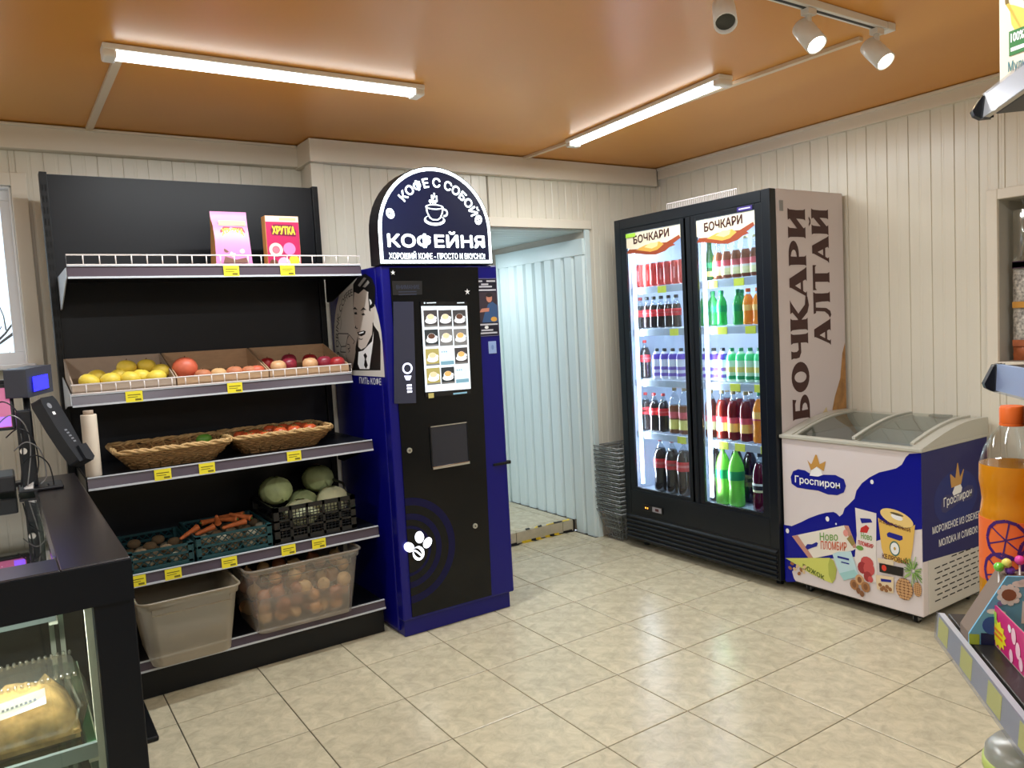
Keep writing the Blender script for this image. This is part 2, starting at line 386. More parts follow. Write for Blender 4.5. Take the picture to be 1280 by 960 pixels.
struct('wall_corridor_turn', MB().box(-0.45, -0.3, YR+0.12, 1.7, 0, 2.2, SLAB))
cc = struct('ceiling_corridor', MB().box(-2.4, -0.3, YR+0.11, 1.7, 2.125, 2.2, SLAB))
_b = MB(); _b.add([(-0.7, -0.053, 0), (0.38, -0.053, 0), (-0.7, -0.046, -0.012), (0.38, -0.046, -0.012), (-0.7, 0.046, -0.012), (0.38, 0.046, -0.012), (-0.7, 0.053, 0), (0.38, 0.053, 0)], [(0, 1, 3, 2), (2, 3, 5, 4), (4, 5, 7, 6)], COLD); _m = _b.mesh('ceiling_panel')
for i in range(13): share('ceiling_panel', _m, cc, (-0.93, YR+0.065+i*0.107, 2.118), 0)
fc = struct('floor_corridor', MB().box(-2.4, -0.55, SY+0.012, 1.7, -0.1, SZ-0.008, GROUT))
tiles(fc, -1.6, -0.575, SY+0.012, 1.6, SZ)
RT = M('step_riser_tile', (186, 176, 152), 0.4, noise=0.15, scale=14)
for a, b in ((-1.306, -1.07), (-1.066, -0.668), (-0.664, -0.575)):
    part('riser_tile', MB().box(a, b, SY, SY+0.012, 0.004, SZ-0.001, RT), fc, 0.001)
TAPE = M('hazard_yellow', (222, 190, 40), 0.6, noise=0.2, scale=40); TAPEB = M('hazard_black', (26, 24, 22), 0.7)
mb = MB(); random.seed(5)
ft = Fr((-1.306, SY, SZ), (1, 0, 0), (0, 1, 0), (0, 0, 1)); ff_ = Fr((-1.306, SY, 0), (1, 0, 0), (0, 0, 1), (0, -1, 0)); fg = Fr((-1.306, SY, 0), (1, 0, 0), (0, -1, 0), (0, 0, 1))
a = 0.32
while a < 0.70:
    k = 0.035; c = TAPE if int(a * 100) % 2 else TAPEB
    if random.random() < 0.8: mb.flat(ft, [(a, 0.002), (a+k, 0.002), (a+k+0.02, 0.045*random.uniform(.5, 1)), (a+0.02, 0.045*random.uniform(.5, 1))], 0.001, c)
    a += k
a = 0.12
while a < 0.70:
    k = 0.04; c = TAPE if random.random() < 0.6 else TAPEB
    if random.random() < 0.75: mb.flat(fg, [(a, 0.0), (a+k, 0.0), (a+k+0.015, 0.03*random.uniform(.5, 1)), (a+0.015, 0.03*random.uniform(.5, 1))], 0.001, c); mb.flat(ff_, [(a, 0.002), (a+k, 0.002), (a+k, 0.014), (a, 0.014)], 0.001, c)
    a += k
part('hazard_tape', mb, fc)
# niche
NB = M('niche_back', (172, 168, 158), 0.7)
n = struct('window_2', MB().box(XR-0.018, XR+0.004, NY1, NY1+0.05, NZ0-0.05, NZ1+0.05, TRIM).box(XR-0.018, XR+0.004, NY0-0.05, NY0, NZ0-0.05, NZ1+0.05, TRIM).box(XR-0.018, XR+0.004, NY0, NY1, NZ1, NZ1+0.05, TRIM).box(XR-0.018, XR+0.004, NY0, NY1, NZ0-0.05, NZ0, TRIM), 0.003)
mb = MB().box(XR+0.24, XR+0.25, NY0, NY1, NZ0, NZ1, NB)
for q in ((NY0-0.01, NY0), (NY1, NY1+0.01)): mb.box(XR+0.004, XR+0.25, q[0], q[1], NZ0, NZ1, NB)
for q in ((NZ0-0.01, NZ0), (NZ1, NZ1+0.01)): mb.box(XR+0.004, XR+0.25, NY0-0.01, NY1+0.01, q[0], q[1], NB)
part('recess', mb, n)
# ------------------------------------------------------------------ lamps of the shop, with added ones out of view
TUBE = M('lamp_diffuser', (250, 252, 250), 0.4, emit=9.0); LB = M('lamp_body', (238, 236, 232), 0.4); CH = M('cable_channel', (224, 205, 178), 0.4)
def lamp(x, y, rz, label, L=1.24, col=(0.93, 0.985, 1.0)):
    t = thing('ceiling_lamp', (x, y, CEIL), label, 'lamp', 'linear ceiling lamps', rz, local=True)
    part('housing', MB().box(-L/2, L/2, -0.042, 0.042, -0.022, -0.001, LB), t, 0.004)
    mb = MB(); n = 8; P = [(0.036 * math.cos(math.pi * i / n), -0.022 - 0.024 * math.sin(math.pi * i / n)) for i in range(n + 1)]
    h = L/2 - 0.045; vs = [(-h, a, b) for a, b in P] + [(h, a, b) for a, b in P]
    mb.add(vs, [(i, i+1, n+2+i, n+1+i) for i in range(n)], TUBE, True)
    part('diffuser', mb, t, label='glowing white lamp cover')
    for s in (-1, 1): part('end_cap', MB().box(min(s*h, s*L/2), max(s*h, s*L/2), -0.040, 0.040, -0.048, -0.018, LB), t, 0.008)
    l = bpy.data.lights.new('lamp_light', 'AREA'); l.shape = 'RECTANGLE'; l.size = 2*h; l.size_y = 0.07; l.energy = LAMP_W; l.color = col
    o = bpy.data.objects.new('lamp_light', l); COL.objects.link(o); o.parent = t; o.location = (0, 0, -0.052)
    return t
lamp(-2.905, -0.905, R(-1), 'lit white linear lamp on the orange ceiling above the produce shelves')
lamp(-1.085, -1.0, R(85.5), 'lit white linear lamp on the orange ceiling in front of the drinks cooler')
for i, (x, y, rz, s) in enumerate(((-3.3, -3.1, 0, 'above the middle of the shop floor'), (-1.4, -4.3, 90, 'over the right aisle behind the viewer'), (-5.2, -2.0, 90, 'over the cashier side of the counter'), (-3.6, -5.4, 0, 'at the far end of the shop behind the viewer'))):  # four lamps added out of view to light the shop
    lamp(x, y, R(rz), 'added unseen white linear ceiling lamp ' + s)
single('cable_channel', MB().box(-3.475, -3.445, -0.86, YL-0.05, CEIL-0.016, CEIL-0.001, CH), (-3.46, -0.3, CEIL-0.02), 'cream cable channel on the ceiling running from the left lamp to the wall', 'cable channel')
mb = MB(); a = Vector((-1.045, YR-0.05, 0)); b = Vector((-0.99, -2.17, 0)); d = (b-a).normalized(); nrm = Vector((-d.y, d.x, 0)) * 0.014
mb.hexa([(p.x, p.y, CEIL-0.016) for p in (a-nrm, a+nrm, b+nrm, b-nrm)][::-1], [(p.x, p.y, CEIL-0.001) for p in (a-nrm, a+nrm, b+nrm, b-nrm)][::-1], CH)
single('cable_channel', mb, (-1.02, -1.0, CEIL-0.02), 'cream cable channel on the ceiling running along the right lamp to the spotlights', 'cable channel')
tr = thing('spotlight_track', (-1.35, -2.29, CEIL), 'white ceiling track rail that carries the two lit spotlights', 'track')
mb = MB().box(-2.2, -1.05, -2.315, -2.275, CEIL-0.028, CEIL-0.001, WHITE); part('rail', mb, tr, 0.003)
part('slot', MB().box(-2.19, -1.06, -2.301, -2.289, CEIL-0.0295, CEIL-0.027, BLACK), tr)
part('end_piece', MB().box(-1.05, -1.0, -2.318, -2.272, CEIL-0.03, CEIL-0.001, WHITE), tr, 0.004)
SPOT = M('spot_glow', (255, 244, 225), 0.3, emit=30.0); DIM = M('spot_off_face', (90, 92, 88), 0.25)
def spot(x, y, aim, label, on):
    t = thing('spotlight', (x, y, CEIL-0.03), label, 'spotlight', 'track spotlights', local=True)
    part('stem', MB().bar((0, 0, 0.0), (0, 0, -0.075), 0.010, WHITE, 8).box(-0.022, 0.022, -0.016, 0.016, -0.02, 0.0, WHITE), t)
    q = Vector(aim).normalized().to_track_quat('Z', 'X').to_matrix().to_4x4(); mt = Matrix.Translation((0, 0, -0.088)) @ q
    part('head', MB().lathe([(0.022, -0.062), (0.034, -0.055), (0.036, -0.02), (0.036, 0.055), (0.032, 0.055), (0.030, 0.04)], WHITE, n=20).xf(mt), t)
    part('lens', MB().lathe([(0.0005, 0.0405), (0.0302, 0.0405)], SPOT if on else DIM, n=20).xf(mt), t, label='glowing lamp face' if on else 'grey unlit lamp face')
    if on:
        l = bpy.data.lights.new('spot_light', 'SPOT'); l.energy = 18; l.spot_size = R(70); l.spot_blend = 0.6; l.shadow_soft_size = 0.03; l.color = (1, 0.92, 0.8)
        o = bpy.data.objects.new('spot_light', l); COL.objects.link(o); o.parent = t
        o.matrix_local = Matrix.Translation(Vector((0, 0, -0.088)) + Vector(aim).normalized() * 0.065) @ Vector(aim).normalized().to_track_quat('-Z', 'Y').to_matrix().to_4x4()
spot(-1.50, -2.295, (-0.1, -0.55, -0.7), 'lit white track spotlight hanging nearer to the middle of the rail', True)
spot(-1.09, -2.295, (-0.05, -0.6, -0.7), 'lit white track spotlight at the end of the rail by the cable channel', True)
spot(-1.93, -2.295, (-0.45, -0.45, -0.75), 'unlit white cylinder spotlight with a grey face, left of the lit ones', False)
# ================================================================== produce shelving
NAVY = M('black_blue_steel', (8, 11, 19), 0.42, noise=0.1, scale=8, spec=.35); STRIP = M('plum_price_rail', (78, 68, 78), 0.25); STEELW = M('pale_steel', (200, 205, 212), 0.35)
GX0, GX1, GYB = -3.70, -2.44, 0.03
gd = thing('produce_shelf', (-3.07, -0.2, 0), 'black steel shelving unit with five levels of produce beside the coffee machine', 'shelving unit')
part('back_panel', MB().box(GX0+0.03, GX1-0.03, GYB, GYB+0.012, 0.1, 2.277, NAVY), gd)
SLOT = M('slot_dark', (4, 4, 6), 0.8)
for x in (GX0, GX1-0.03):
    u = part('upright', MB().box(x, x+0.03, GYB-0.02, GYB+0.05, 0, 2.283, BLACK), gd, 0.002)
    mb = MB()
    for i in range(40):
        z = 0.25 + i * 0.05
        for a in (0.006, 0.018): mb.box(x+a, x+a+0.005, GYB-0.0212, GYB-0.0195, z, z+0.028, SLOT)
    part('slots', mb, u, kind='stuff')
part('kick_plate', MB().box(GX0+0.03, -2.42, -0.43, -0.41, 0.0, 0.14, BLACK), gd)
part('base_deck', MB().box(GX0+0.03, -2.42, -0.455, GYB, 0.14, 0.165, NAVY), gd, 0.003)
TAGF = lambda y: Fr((0, y, 0), (1, 0, 0), (0, 0, 1), (0, -1, 0))
def tagmesh(w=0.066, h=0.046):
    f = TAGF(0); b = MB(); b.prism(f, [(-w/2, -h/2), (w/2, -h/2), (w/2, h/2), (-w/2, h/2)], 0, 0.0012, YEL)
    b.rect(f, -w*0.38, w*0.38, h*0.12, h*0.2, 0.0016, DARKLINE); b.rect(f, -w*0.38, w*0.2, -h*0.08, -h*0.02, 0.0016, DARKLINE); b.rect(f, w*0.05, w*0.4, -h*0.38, -h*0.2, 0.0016, DARKLINE)
    return b.mesh('price_tag')
TAGM = tagmesh()
def rail(parent, x0, x1, y, z0, z1, tags):
    s = part('price_rail', MB().hexa([(x0, y+0.012, z0), (x1, y+0.012, z0), (x1, y, z0+0.004), (x0, y, z0+0.004)], [(x0, y+0.014, z1), (x1, y+0.014, z1), (x1, y+0.008, z1), (x0, y+0.008, z1)], STRIP), parent)
    part('rail_edge', MB().box(x0, x1, y-0.004, y+0.004, z0-0.004, z0+0.004, STEELW), parent)
    part('rail_edge', MB().box(x0, x1, y+0.003, y+0.014, z1, z1+0.004, STEELW), parent)
    for t in tags:
        o = share('price_tag', TAGM, parent, Vector((t, y-0.003, (z0+z1)/2)) - Vector(SHIFT[parent.name]))
def fence(parent, x0, x1, y, z0, z1, n):
    mb = MB()
    P = [(x0, y, z0), (x1, y, z0), (x1, y, z1), (x0, y, z1)]
    mb.tube(P, 0.0032, WIRE, 6, True)
    for i in range(1, n): x = x0 + (x1-x0)*i/n; mb.bar((x, y, z0), (x, y, z1), 0.0024, WIRE, 5)
    part('wire_fence', mb, parent)
def bracket(parent, x, zt, y0, h, mat, drop=0.0):
    f = Fr((x, 0, 0), (0, -1, 0), (0, 0, 1), (-1, 0, 0))
    part('bracket', MB().prism(f, [(-GYB, zt+drop-0.005), (-y0, zt-0.005), (-y0, zt-0.045), (-y0-0.06, zt-0.055), (0.05, zt-h+drop), (-GYB, zt-h+drop)], 0, 0.004, mat), parent)
SX0, SX1 = -3.662, -2.428
def shelf(zt, y, tags, mat, thick=0.03):
    s = part('shelf', MB().box(SX0, SX1, y+0.014, GYB-0.001, zt-thick, zt, NAVY), gd, 0.002)
    rail(s, SX0, SX1, y, zt-0.045, zt, tags); bracket(s, SX0-0.001, zt, y+0.01, 0.15, mat); bracket(s, SX1+0.005, zt, y+0.01, 0.15, BLACK)
    return s
s1 = shelf(1.826, -0.462, (-3.035, -2.786), STEELW)
fence(s1, SX0, SX1, -0.455, 1.832, 1.872, 21)
s3 = shelf(0.975, -0.462, (-3.383, -3.205, -2.821), BLACK)
s4 = shelf(0.545, -0.462, (-3.517, -3.377, -3.145, -2.880, -2.735), BLACK)
# the tilted fruit shelf
TX0, TX1 = -3.682, -2.470
s2 = part('shelf', MB().hexa([(TX0, -0.345, 1.285), (TX1, -0.345, 1.285), (TX1, GYB-0.001, 1.335), (TX0, GYB-0.001, 1.335)], [(TX0, -0.345, 1.305), (TX1, -0.345, 1.305), (TX1, GYB-0.001, 1.365), (TX0, GYB-0.001, 1.365)], NAVY), gd)
rail(s2, TX0, TX1, -0.362, 1.265, 1.306, (-3.452, -3.036)); fence(s2, TX0, TX1, -0.357, 1.313, 1.352, 22)
f = Fr((TX0-0.001, 0, 0), (0, -1, 0), (0, 0, 1), (-1, 0, 0))
part('bracket', MB().prism(f, [(-GYB, 1.38), (0.36, 1.312), (0.36, 1.268), (0.1, 1.25), (-GYB, 1.23)], 0, 0.004, STEELW), s2)
rail(gd, GX0+0.03, -2.42, -0.462, 0.132, 0.17, ())
# cereal packs
PINK = M('pink_pack', (226, 140, 196), 0.35); PINK2 = M('pale_pink_print', (240, 190, 220), 0.4); MAG = M('magenta_pack', (196, 34, 92), 0.35); KRAFT = M('orange_side', (222, 160, 96), 0.5)
CHOC = M('chocolate_brown', (110, 60, 40), 0.5); LIME = M('pale_green_band', (200, 214, 150), 0.5); YELT = M('yellow_letters', (250, 225, 60), 0.45); REDT = M('red_letters', (190, 30, 50), 0.45); CREAMP = M('cream_print', (240, 225, 205), 0.5)
def front(y): return Fr((0, y, 0), (1, 0, 0), (0, 0, 1), (0, -1, 0))
t = thing('cereal_bag', (-2.968, -0.22, 1.826), 'pink bag of cereal with yellow lettering on the top shelf', 'cereal bag')
mb = MB(); x0, x1, z0 = -3.05, -2.886, 1.8262
L = [(z0, -.02, .0, .05), (z0+.03, 0, 0, .052), (z0+.13, .004, .0, .045), (z0+.2, .004, 0.004, .025), (z0+.245, .0, .0, .004), (z0+.272, .0, .0, .003)]
vs = []; fs = []
for z, e, g_, d in L:
    vs += [(x0+e, -0.22-d, z), ((x0+x1)/2, -0.22-d*1.15, z), (x1-e, -0.22-d, z), (x1-e, -0.22+d, z), ((x0+x1)/2, -0.22+d*1.1, z), (x0+e, -0.22+d, z)]
for j in range(len(L)-1):
    for i in range(6): fs.append((j*6+i, j*6+(i+1) % 6, j*6+6+(i+1) % 6, j*6+6+i))
mb.add(vs, [f_ for k, f_ in enumerate(fs) if k % 6 not in (2, 5)], PINK, True).add(vs, [f_ for k, f_ in enumerate(fs) if k % 6 in (2, 5)], KRAFT)
mb.add(vs, [(5, 4, 3, 2, 1, 0), (30, 31, 32, 33, 34, 35)], PINK)
part('bag', mb, t)
fr = Fr((0, -0.286, z0), (1, 0, 0), (0, 0.20, 1), (0, -1, 0))
mb = MB().rect(fr, -3.02, -2.9, .205, .228, .003, LIME).flat(fr, [(-3.015, .15), (-2.91, .15), (-2.905, .175), (-2.915, .198), (-3.0, .2), (-3.018, .18)], .003, REDT)
mb.text(fr, 'ХРУТКА', -3.012, -2.912, .155, .192, .005, YELT, 0.03)
for i, (a, b, r) in enumerate(((-3.0, .09, .012), (-2.985, .115, .009), (-2.96, .10, .014), (-2.935, .118, .01), (-2.93, .085, .012), (-2.975, .07, .013))): mb.ell(fr, a, b, r, r, .004 + .0005 * (i % 3), (CHOC, PINK2, CREAMP)[i % 3])
mb.flat(fr, [(-3.02, .03), (-2.91, .03), (-2.915, .055), (-2.96, .045), (-3.01, .06)], .004, CHOC)
part('print', mb, t)
t = thing('cereal_box', (-2.727, -0.22, 1.826), 'magenta box of cereal with yellow lettering on the top shelf', 'cereal box')
part('carton', MB().box(-2.808, -2.645, -0.25, -0.19, 1.8262, 2.083, KRAFT), t, 0.002)
fr = front(-0.2505); z0 = 1.8262
mb = MB().rect(fr, -2.806, -2.647, z0+.002, z0+.228, .0006, MAG).rect(fr, -2.806, -2.647, z0+.228, z0+.255, .0006, CREAMP).rect(fr, -2.74, -2.66, z0+.234, z0+.248, .0012, LIME)
mb.flat(fr, [(-2.78, z0+.165), (-2.665, z0+.16), (-2.66, z0+.185), (-2.68, z0+.215), (-2.77, z0+.215), (-2.785, z0+.19)], .0012, M('deep_magenta', (120, 10, 60), 0.4))
mb.text(fr, 'ХРУТКА', -2.778, -2.666, z0+.168, z0+.208, .002, YELT, 0.03)
mb.ring(fr, -2.765, z0+.095, .018, .033, .0014, CREAMP).ell(fr, -2.765, z0+.095, .016, .016, .0014, M('rose', (225, 120, 140), 0.5))
for a, b, r, c in ((-2.70, .1, .03, PINK), (-2.70, .1, .02, CREAMP), (-2.68, .045, .025, YELT), (-2.73, .03, .03, PINK2), (-2.78, .03, .02, CHOC), (-2.665, .02, .015, CREAMP)): mb.ell(fr, a, z0+b, r, r, .0016 + .0002 * r * 100, c)
part('print', mb, t)
# cardboard trays of fruit on the tilted shelf
CARD = M('brown_cardboard', (186, 152, 118), 0.8, noise=0.08, scale=25, stretch=(1, 1, 4)); CARD2 = M('pale_cardboard', (178, 158, 140), 0.8, noise=0.06, scale=25)
def tray(x0, x1, label, mat):
    t = thing('cardboard_tray', ((x0+x1)/2, -0.18, 1.335), label, 'tray', 'cardboard trays on the fruit shelf')
    yb, yf = 0.0, -0.34; zb, zf = 1.363, 1.308; w = 0.005
    part('bottom', MB().hexa([(x0, yf, zf), (x1, yf, zf), (x1, yb, zb), (x0, yb, zb)], [(x0, yf, zf+w), (x1, yf, zf+w), (x1, yb, zb+w), (x0, yb, zb+w)], mat), t)
    def wall(nm, a, b):
        (xa, ya), (xb, yb_) = a, b; q = lambda y: zf + w + (y-yf) * (zb-zf) / (yb-yf); T = lambda y: 1.354 + (y-yf) * (1.459-1.354) / (yb-yf)
        dx, dy = (w, 0) if xa == xb else (0, w)
        part(nm, MB().hexa([(xa, ya, q(ya)), (xb, yb_, q(yb_)), (xb+dx, yb_+dy, q(yb_+dy)), (xa+dx, ya+dy, q(ya+dy))], [(xa, ya, T(ya)), (xb, yb_, T(yb_)), (xb+dx, yb_+dy, T(yb_)), (xa+dx, ya+dy, T(ya))], mat), t)
    wall('wall', (x0, yf), (x1, yf)); wall('wall', (x0, yb-w), (x1, yb-w)); wall('wall', (x0, yf+w), (x0, yb-w)); wall('wall', (x1-w, yf+w), (x1-w, yb-w))
    return t
tray(-3.676, -3.278, 'left cardboard tray with yellow lemons on the fruit shelf', CARD2)
tray(-3.272, -2.872, 'middle cardboard tray with one grapefruit and a few peaches', CARD)
tray(-2.866, -2.476, 'right cardboard tray with red apples on the fruit shelf', CARD)
deck = lambda y: 1.313 + (y + 0.34) * 0.055 / 0.34
def fruit(name, x, y, r, mat, label, cat, group, sx=1.0, sz=1.0, stem=None, dimple=0.0, dz=0.0, tilt=0):
    b = MB(); b.ball((0, 0, 0), r*sx, r, r*sz, mat, 14, 9, 0.02, dimple)
    if tilt: b.xf(Matrix.Rotation(R(tilt), 4, 'Y') @ Matrix.Rotation(R(tilt*0.7), 4, 'X'))
    z = deck(y) + r*sz*1.02 + dz
    t = thing(name, (x, y, z - r*sz), label, cat, group, local=True)
    part('flesh', b.xf(Matrix.Translation((0, 0, r*sz))), t)
    if stem: part('stem', MB().tube([(0, 0, 2*r*sz*0.97 - r*dimple), (0.003, 0, 2*r*sz + 0.006 - r*dimple)], 0.0022, stem, 5), t)
    return t
LEM = M('lemon_yellow', (236, 208, 76), 0.45, noise=0.12, scale=30, bump=0.15); STEMB = M('brown_stem', (90, 66, 40), 0.8)
lem = [(-3.606, -.27, 0), (-3.573, -.19, 0), (-3.525, -.27, 0), (-3.487, -.205, 0), (-3.447, -.27, .0), (-3.449, -.19, .035), (-3.366, -.17, .03), (-3.40, -.245, .0), (-3.345, -.28, 0), (-3.312, -.20, .01)]
names = ['front-left corner of the left tray', 'behind the corner lemon of the left tray', 'second along the front edge of the left tray', 'in the second row of the left tray, touching the heap', 'third along the front edge of the left tray', 'on top of the heap, left of the other raised one', 'on top of the heap, right of the other raised one', 'tucked low in the middle of the heap', 'fourth along the front edge of the left tray', 'against the divider at the right of the tray']
for (x, y, dz), n_ in zip(lem, names): fruit('lemon', x, y, 0.0355, LEM, 'yellow lemon ' + n_, 'lemon', 'lemons in the left tray', 1.18, 0.95, STEMB if dz else None, 0.06, dz, random.uniform(-25, 25))
GRF = M('grapefruit_skin', (214, 104, 74), 0.45, noise=0.15, scale=18, bump=0.15); PCH = M('peach_skin', (206, 128, 88), 0.6, noise=0.3, scale=14); PCH2 = M('pale_peach_skin', (222, 176, 120), 0.6, noise=0.2, scale=14)
fruit('grapefruit', -3.215, -.23, 0.056, GRF, 'large orange-red grapefruit at the left of the middle tray', 'grapefruit', None, 1, .95, STEMB, .05)
for i, (x, m, r) in enumerate(((-3.152, PCH, .034), (-3.083, PCH2, .034), (-3.012, PCH, .036), (-2.945, PCH, .034), (-2.898-.012, GRF, .034))):
    fruit('peach', x, -.285, r, m, ('dull pink peach next to the grapefruit', 'pale yellowish peach, second in the row after the grapefruit', 'orange peach, third in the row after the grapefruit', 'orange peach, fourth in the row after the grapefruit', 'reddish peach at the divider to the apple tray')[i], 'peach', 'peaches in the middle tray', 1.08, .85, STEMB, .12)
APR = M('red_apple_skin', (168, 40, 44), 0.35, noise=0.35, scale=10); APY = M('yellow_red_apple_skin', (226, 176, 128), 0.35, noise=0.25, scale=10); APD = M('dark_red_apple_skin', (150, 44, 62), 0.35, noise=0.35, scale=12)
for i, (x, y, m) in enumerate(((-2.832, -.19, APR), (-2.805, -.275, APY), (-2.738, -.23, APD), (-2.645, -.265, APY), (-2.565, -.245, APD), (-2.512, -.285, APR), (-2.612, -.17, APR), (-2.705, -.13, APD))):
    fruit('apple', x, y, .0385, m, ('red apple at the back left of the right tray', 'yellow and red apple at the front left of the right tray', 'dark red apple left of the pale one in the right tray', 'pale yellow apple in the middle of the right tray', 'dark red apple right of the pale one', 'red apple at the right end of the right tray', 'red apple behind the dark red one, right half of the tray', 'dark red apple at the back of the right tray')[i], 'apple', 'apples in the right tray', 1, .95, STEMB, .14)
# wicker baskets
WICK = M('wicker', (150, 112, 66), 0.7, noise=0.35, scale=60); WICKL = M('wicker_rim', (192, 156, 104), 0.65, noise=0.3, scale=50)
def basket(x0, x1, y0, y1, z, h, label):
    t = thing('wicker_basket', ((x0+x1)/2, (y0+y1)/2, z), label, 'basket', 'wicker baskets'); e = 0.055
    def loop(k, out=0.0):
        q = e * (1-k) - out; a, b, c, d = x0+q, x1-q, y0+q, y1-q; rr = 0.05; P = []
        for cx, cy, s in ((b-rr, d-rr, 0), (a+rr, d-rr, 90), (a+rr, c+rr, 180), (b-rr, c+rr, 270)):
            for i in range(4): tt = R(s + 30*i); P.append((cx + rr*math.cos(tt), cy + rr*math.sin(tt)))
        F = []
        for i in range(len(P)):
            p, q_ = P[i], P[(i+1) % len(P)]; L_ = math.hypot(q_[0]-p[0], q_[1]-p[1]); k_ = max(1, int(L_/0.02))
            F += [(p[0]+(q_[0]-p[0])*j/k_, p[1]+(q_[1]-p[1])*j/k_) for j in range(k_)]
        return F
    rows = 9
    for j in range(rows):
        P = loop((j+0.5)/rows); zz = z + 0.010 + (h-0.018)*(j+0.5)/rows
        path = [(x + 0.0035*math.cos(math.pi*(i+j))*0, y, zz + 0.0028*(1 if (i+j) % 2 else -1)) for i, (x, y) in enumerate(P)]
        if j == 0: mb = MB()
        mb.tube(path, 0.0056, WICK, 5, True)
    P0, P1 = loop(0), loop(1)
    m_ = min(len(P0), len(P1))
    for i in range(0, m_, 2):
        a = P0[int(i*len(P0)/m_)]; b = P1[int(i*len(P1)/m_)]
        mb.bar((a[0], a[1], z+0.004), (b[0], b[1], z+h), 0.0042, WICKL, 5)
    part('woven_side', mb, t, kind='stuff')
    part('bottom', MB().prism(Fr((0, 0, 0), (1, 0, 0), (0, 1, 0), (0, 0, 1)), P0, z+0.001, z+0.009, WICK), t)
    mb = MB(); P = loop(1, 0.003)
    for s in (0, math.pi/2, math.pi):
        mb.tube([(x + 0.006*math.cos(i*1.1+s), y + 0.006*math.cos(i*1.1+s), z+h+0.003+0.007*math.sin(i*1.1+s)) for i, (x, y) in enumerate(P)], 0.0062, WICKL, 5, True)
    part('braided_rim', mb, t)
    return t
basket(-3.545, -3.085, -.445, -.10, .9755, .082, 'left wicker basket, almost empty with green limes inside')
basket(-3.070, -2.600, -.415, -.07, .9755, .082, 'right wicker basket with red tomatoes, next to the coffee machine')
GRN = M('lime_green', (96, 150, 52), 0.45, noise=0.25, scale=20); TOM = M('tomato_red', (205, 92, 52), 0.3, noise=0.12, scale=10); CAL = M('calyx_green', (70, 100, 40), 0.7)
def veg(name, x, y, z, r, mat, label, cat, group, sx=1., sy=1., sz=.9, extra=None):
    t = thing(name, (x, y, z), label, cat, group, local=True)
    part('flesh', MB().ball((0, 0, r*sz), r*sx, r*sy, r*sz, mat, 14, 9, .03, .1), t)
    if extra:
        b = MB()
        for i in range(5): q = 2*math.pi*i/5; b.tube([(0, 0, 2*r*sz*.93), (.012*math.cos(q), .012*math.sin(q), 2*r*sz*.96)], .002, extra, 4)
        part('calyx', b, t)
for i, (x, y, dz) in enumerate(((-3.20, -.20, 0), (-3.145, -.215, 0), (-3.165, -.27, 0), (-3.16, -.235, .04))):
    veg('lime', x, y, .985+dz, .03, GRN, ('left lime in the near-empty wicker basket', 'right lime in the near-empty wicker basket', 'front lime in the near-empty wicker basket', 'lime lying on top of the others in the left basket')[i], 'lime', 'limes in the left wicker basket', 1.2)
q = 0
for i, (x, y) in enumerate([(-2.98+.072*k, -.15) for k in range(5)] + [(-2.96+.073*k, -.22) for k in range(5)] + [(-2.97+.073*k, -.29) for k in range(5)]):
    veg('tomato', x + random.uniform(-.006, .006), y, .985 + (.022 if i % 5 < 2 else .034), .034, TOM, 'red tomato, %s from the left in the %s row of the right wicker basket' % (ORD[i % 5], ('back', 'middle', 'front')[i // 5]), 'tomato', 'tomatoes in the right wicker basket', 1, 1, .85, CAL)
# roll of bags
t = thing('bag_roll', (-3.632, -.40, .975), 'white roll of plastic bags standing upright on the third shelf', 'bag roll')
ROLL = M('white_film_roll', (228, 214, 196), 0.5, noise=0.04, scale=20)
part('film', MB().lathe([(.029, .0008), (.030, .003), (.030, .252), (.029, .255), (.016, .255)], ROLL, (-3.632, -.40, .975), 20), t)
part('core', MB().lathe([(.014, .2545), (.019, .2545), (.019, .272), (.014, .272)], CARD2, (-3.632, -.40, .975), 16), t)
# crates
def crate(x0, x1, y0, y1, z, h, mat, label, dense):
    t = thing('vegetable_crate', ((x0+x1)/2, (y0+y1)/2, z), label, 'crate', 'plastic vegetable crates'); w = .008
    part('bottom', MB().box(x0, x1, y0, y1, z+.0005, z+.008, mat), t)
    b = MB()
    for a, c in ((x0, y0), (x1-.022, y0), (x0, y1-.022), (x1-.022, y1-.022)): b.box(a, a+.022, c, c+.022, z+.008, z+h, mat)
    for zz in (z+h-.012, z+h*.5, z+.008):
        b.box(x0, x1, y0, y0+w, zz, zz+.010, mat).box(x0, x1, y1-w, y1, zz, zz+.010, mat).box(x0, x0+w, y0, y1, zz, zz+.010, mat).box(x1-w, x1, y0, y1, zz, zz+.010, mat)
    part('frame', b, t)
    b = MB()
    st = dense
    for yy in (y0+w*.5, y1-w*.5):
        n = int((x1-x0)/st)
        for i in range(-3, n+1):
            for s in (1, -1):
                xa = x0 + i*st if s > 0 else x0 + (i+3)*st; xb = xa + s*(h-.02)
                za, zb = z+.01, z+h-.01
                if xa < x0: za += (x0-xa)*(zb-za)/abs(xb-xa); xa = x0
                if xb > x1: zb -= (xb-x1)*(zb-za)/abs(xb-xa); xb = x1
                if xa > x1: za += (xa-x1)*(zb-za)/abs(xb-xa); xa = x1
                if xb < x0: zb -= (x0-xb)*(zb-za)/abs(xa-xb) if xa != xb else 0; xb = x0
                if za < zb and abs(xa-xb) > .004: b.bar((xa, yy, za), (xb, yy, zb), .0024, mat)
    for xx in (x0+w*.5, x1-w*.5):
        n = int((y1-y0)/.03)
        for i in range(n+1): b.bar((xx, y0+i*(y1-y0)/n, z+.01), (xx, y0+i*(y1-y0)/n, z+h-.01), .0024, mat)
    part('mesh_side', b, t, kind='stuff')
    return t
TEAL = M('teal_plastic', (18, 62, 66), 0.45); BLKP = M('black_plastic', (16, 16, 17), 0.4)
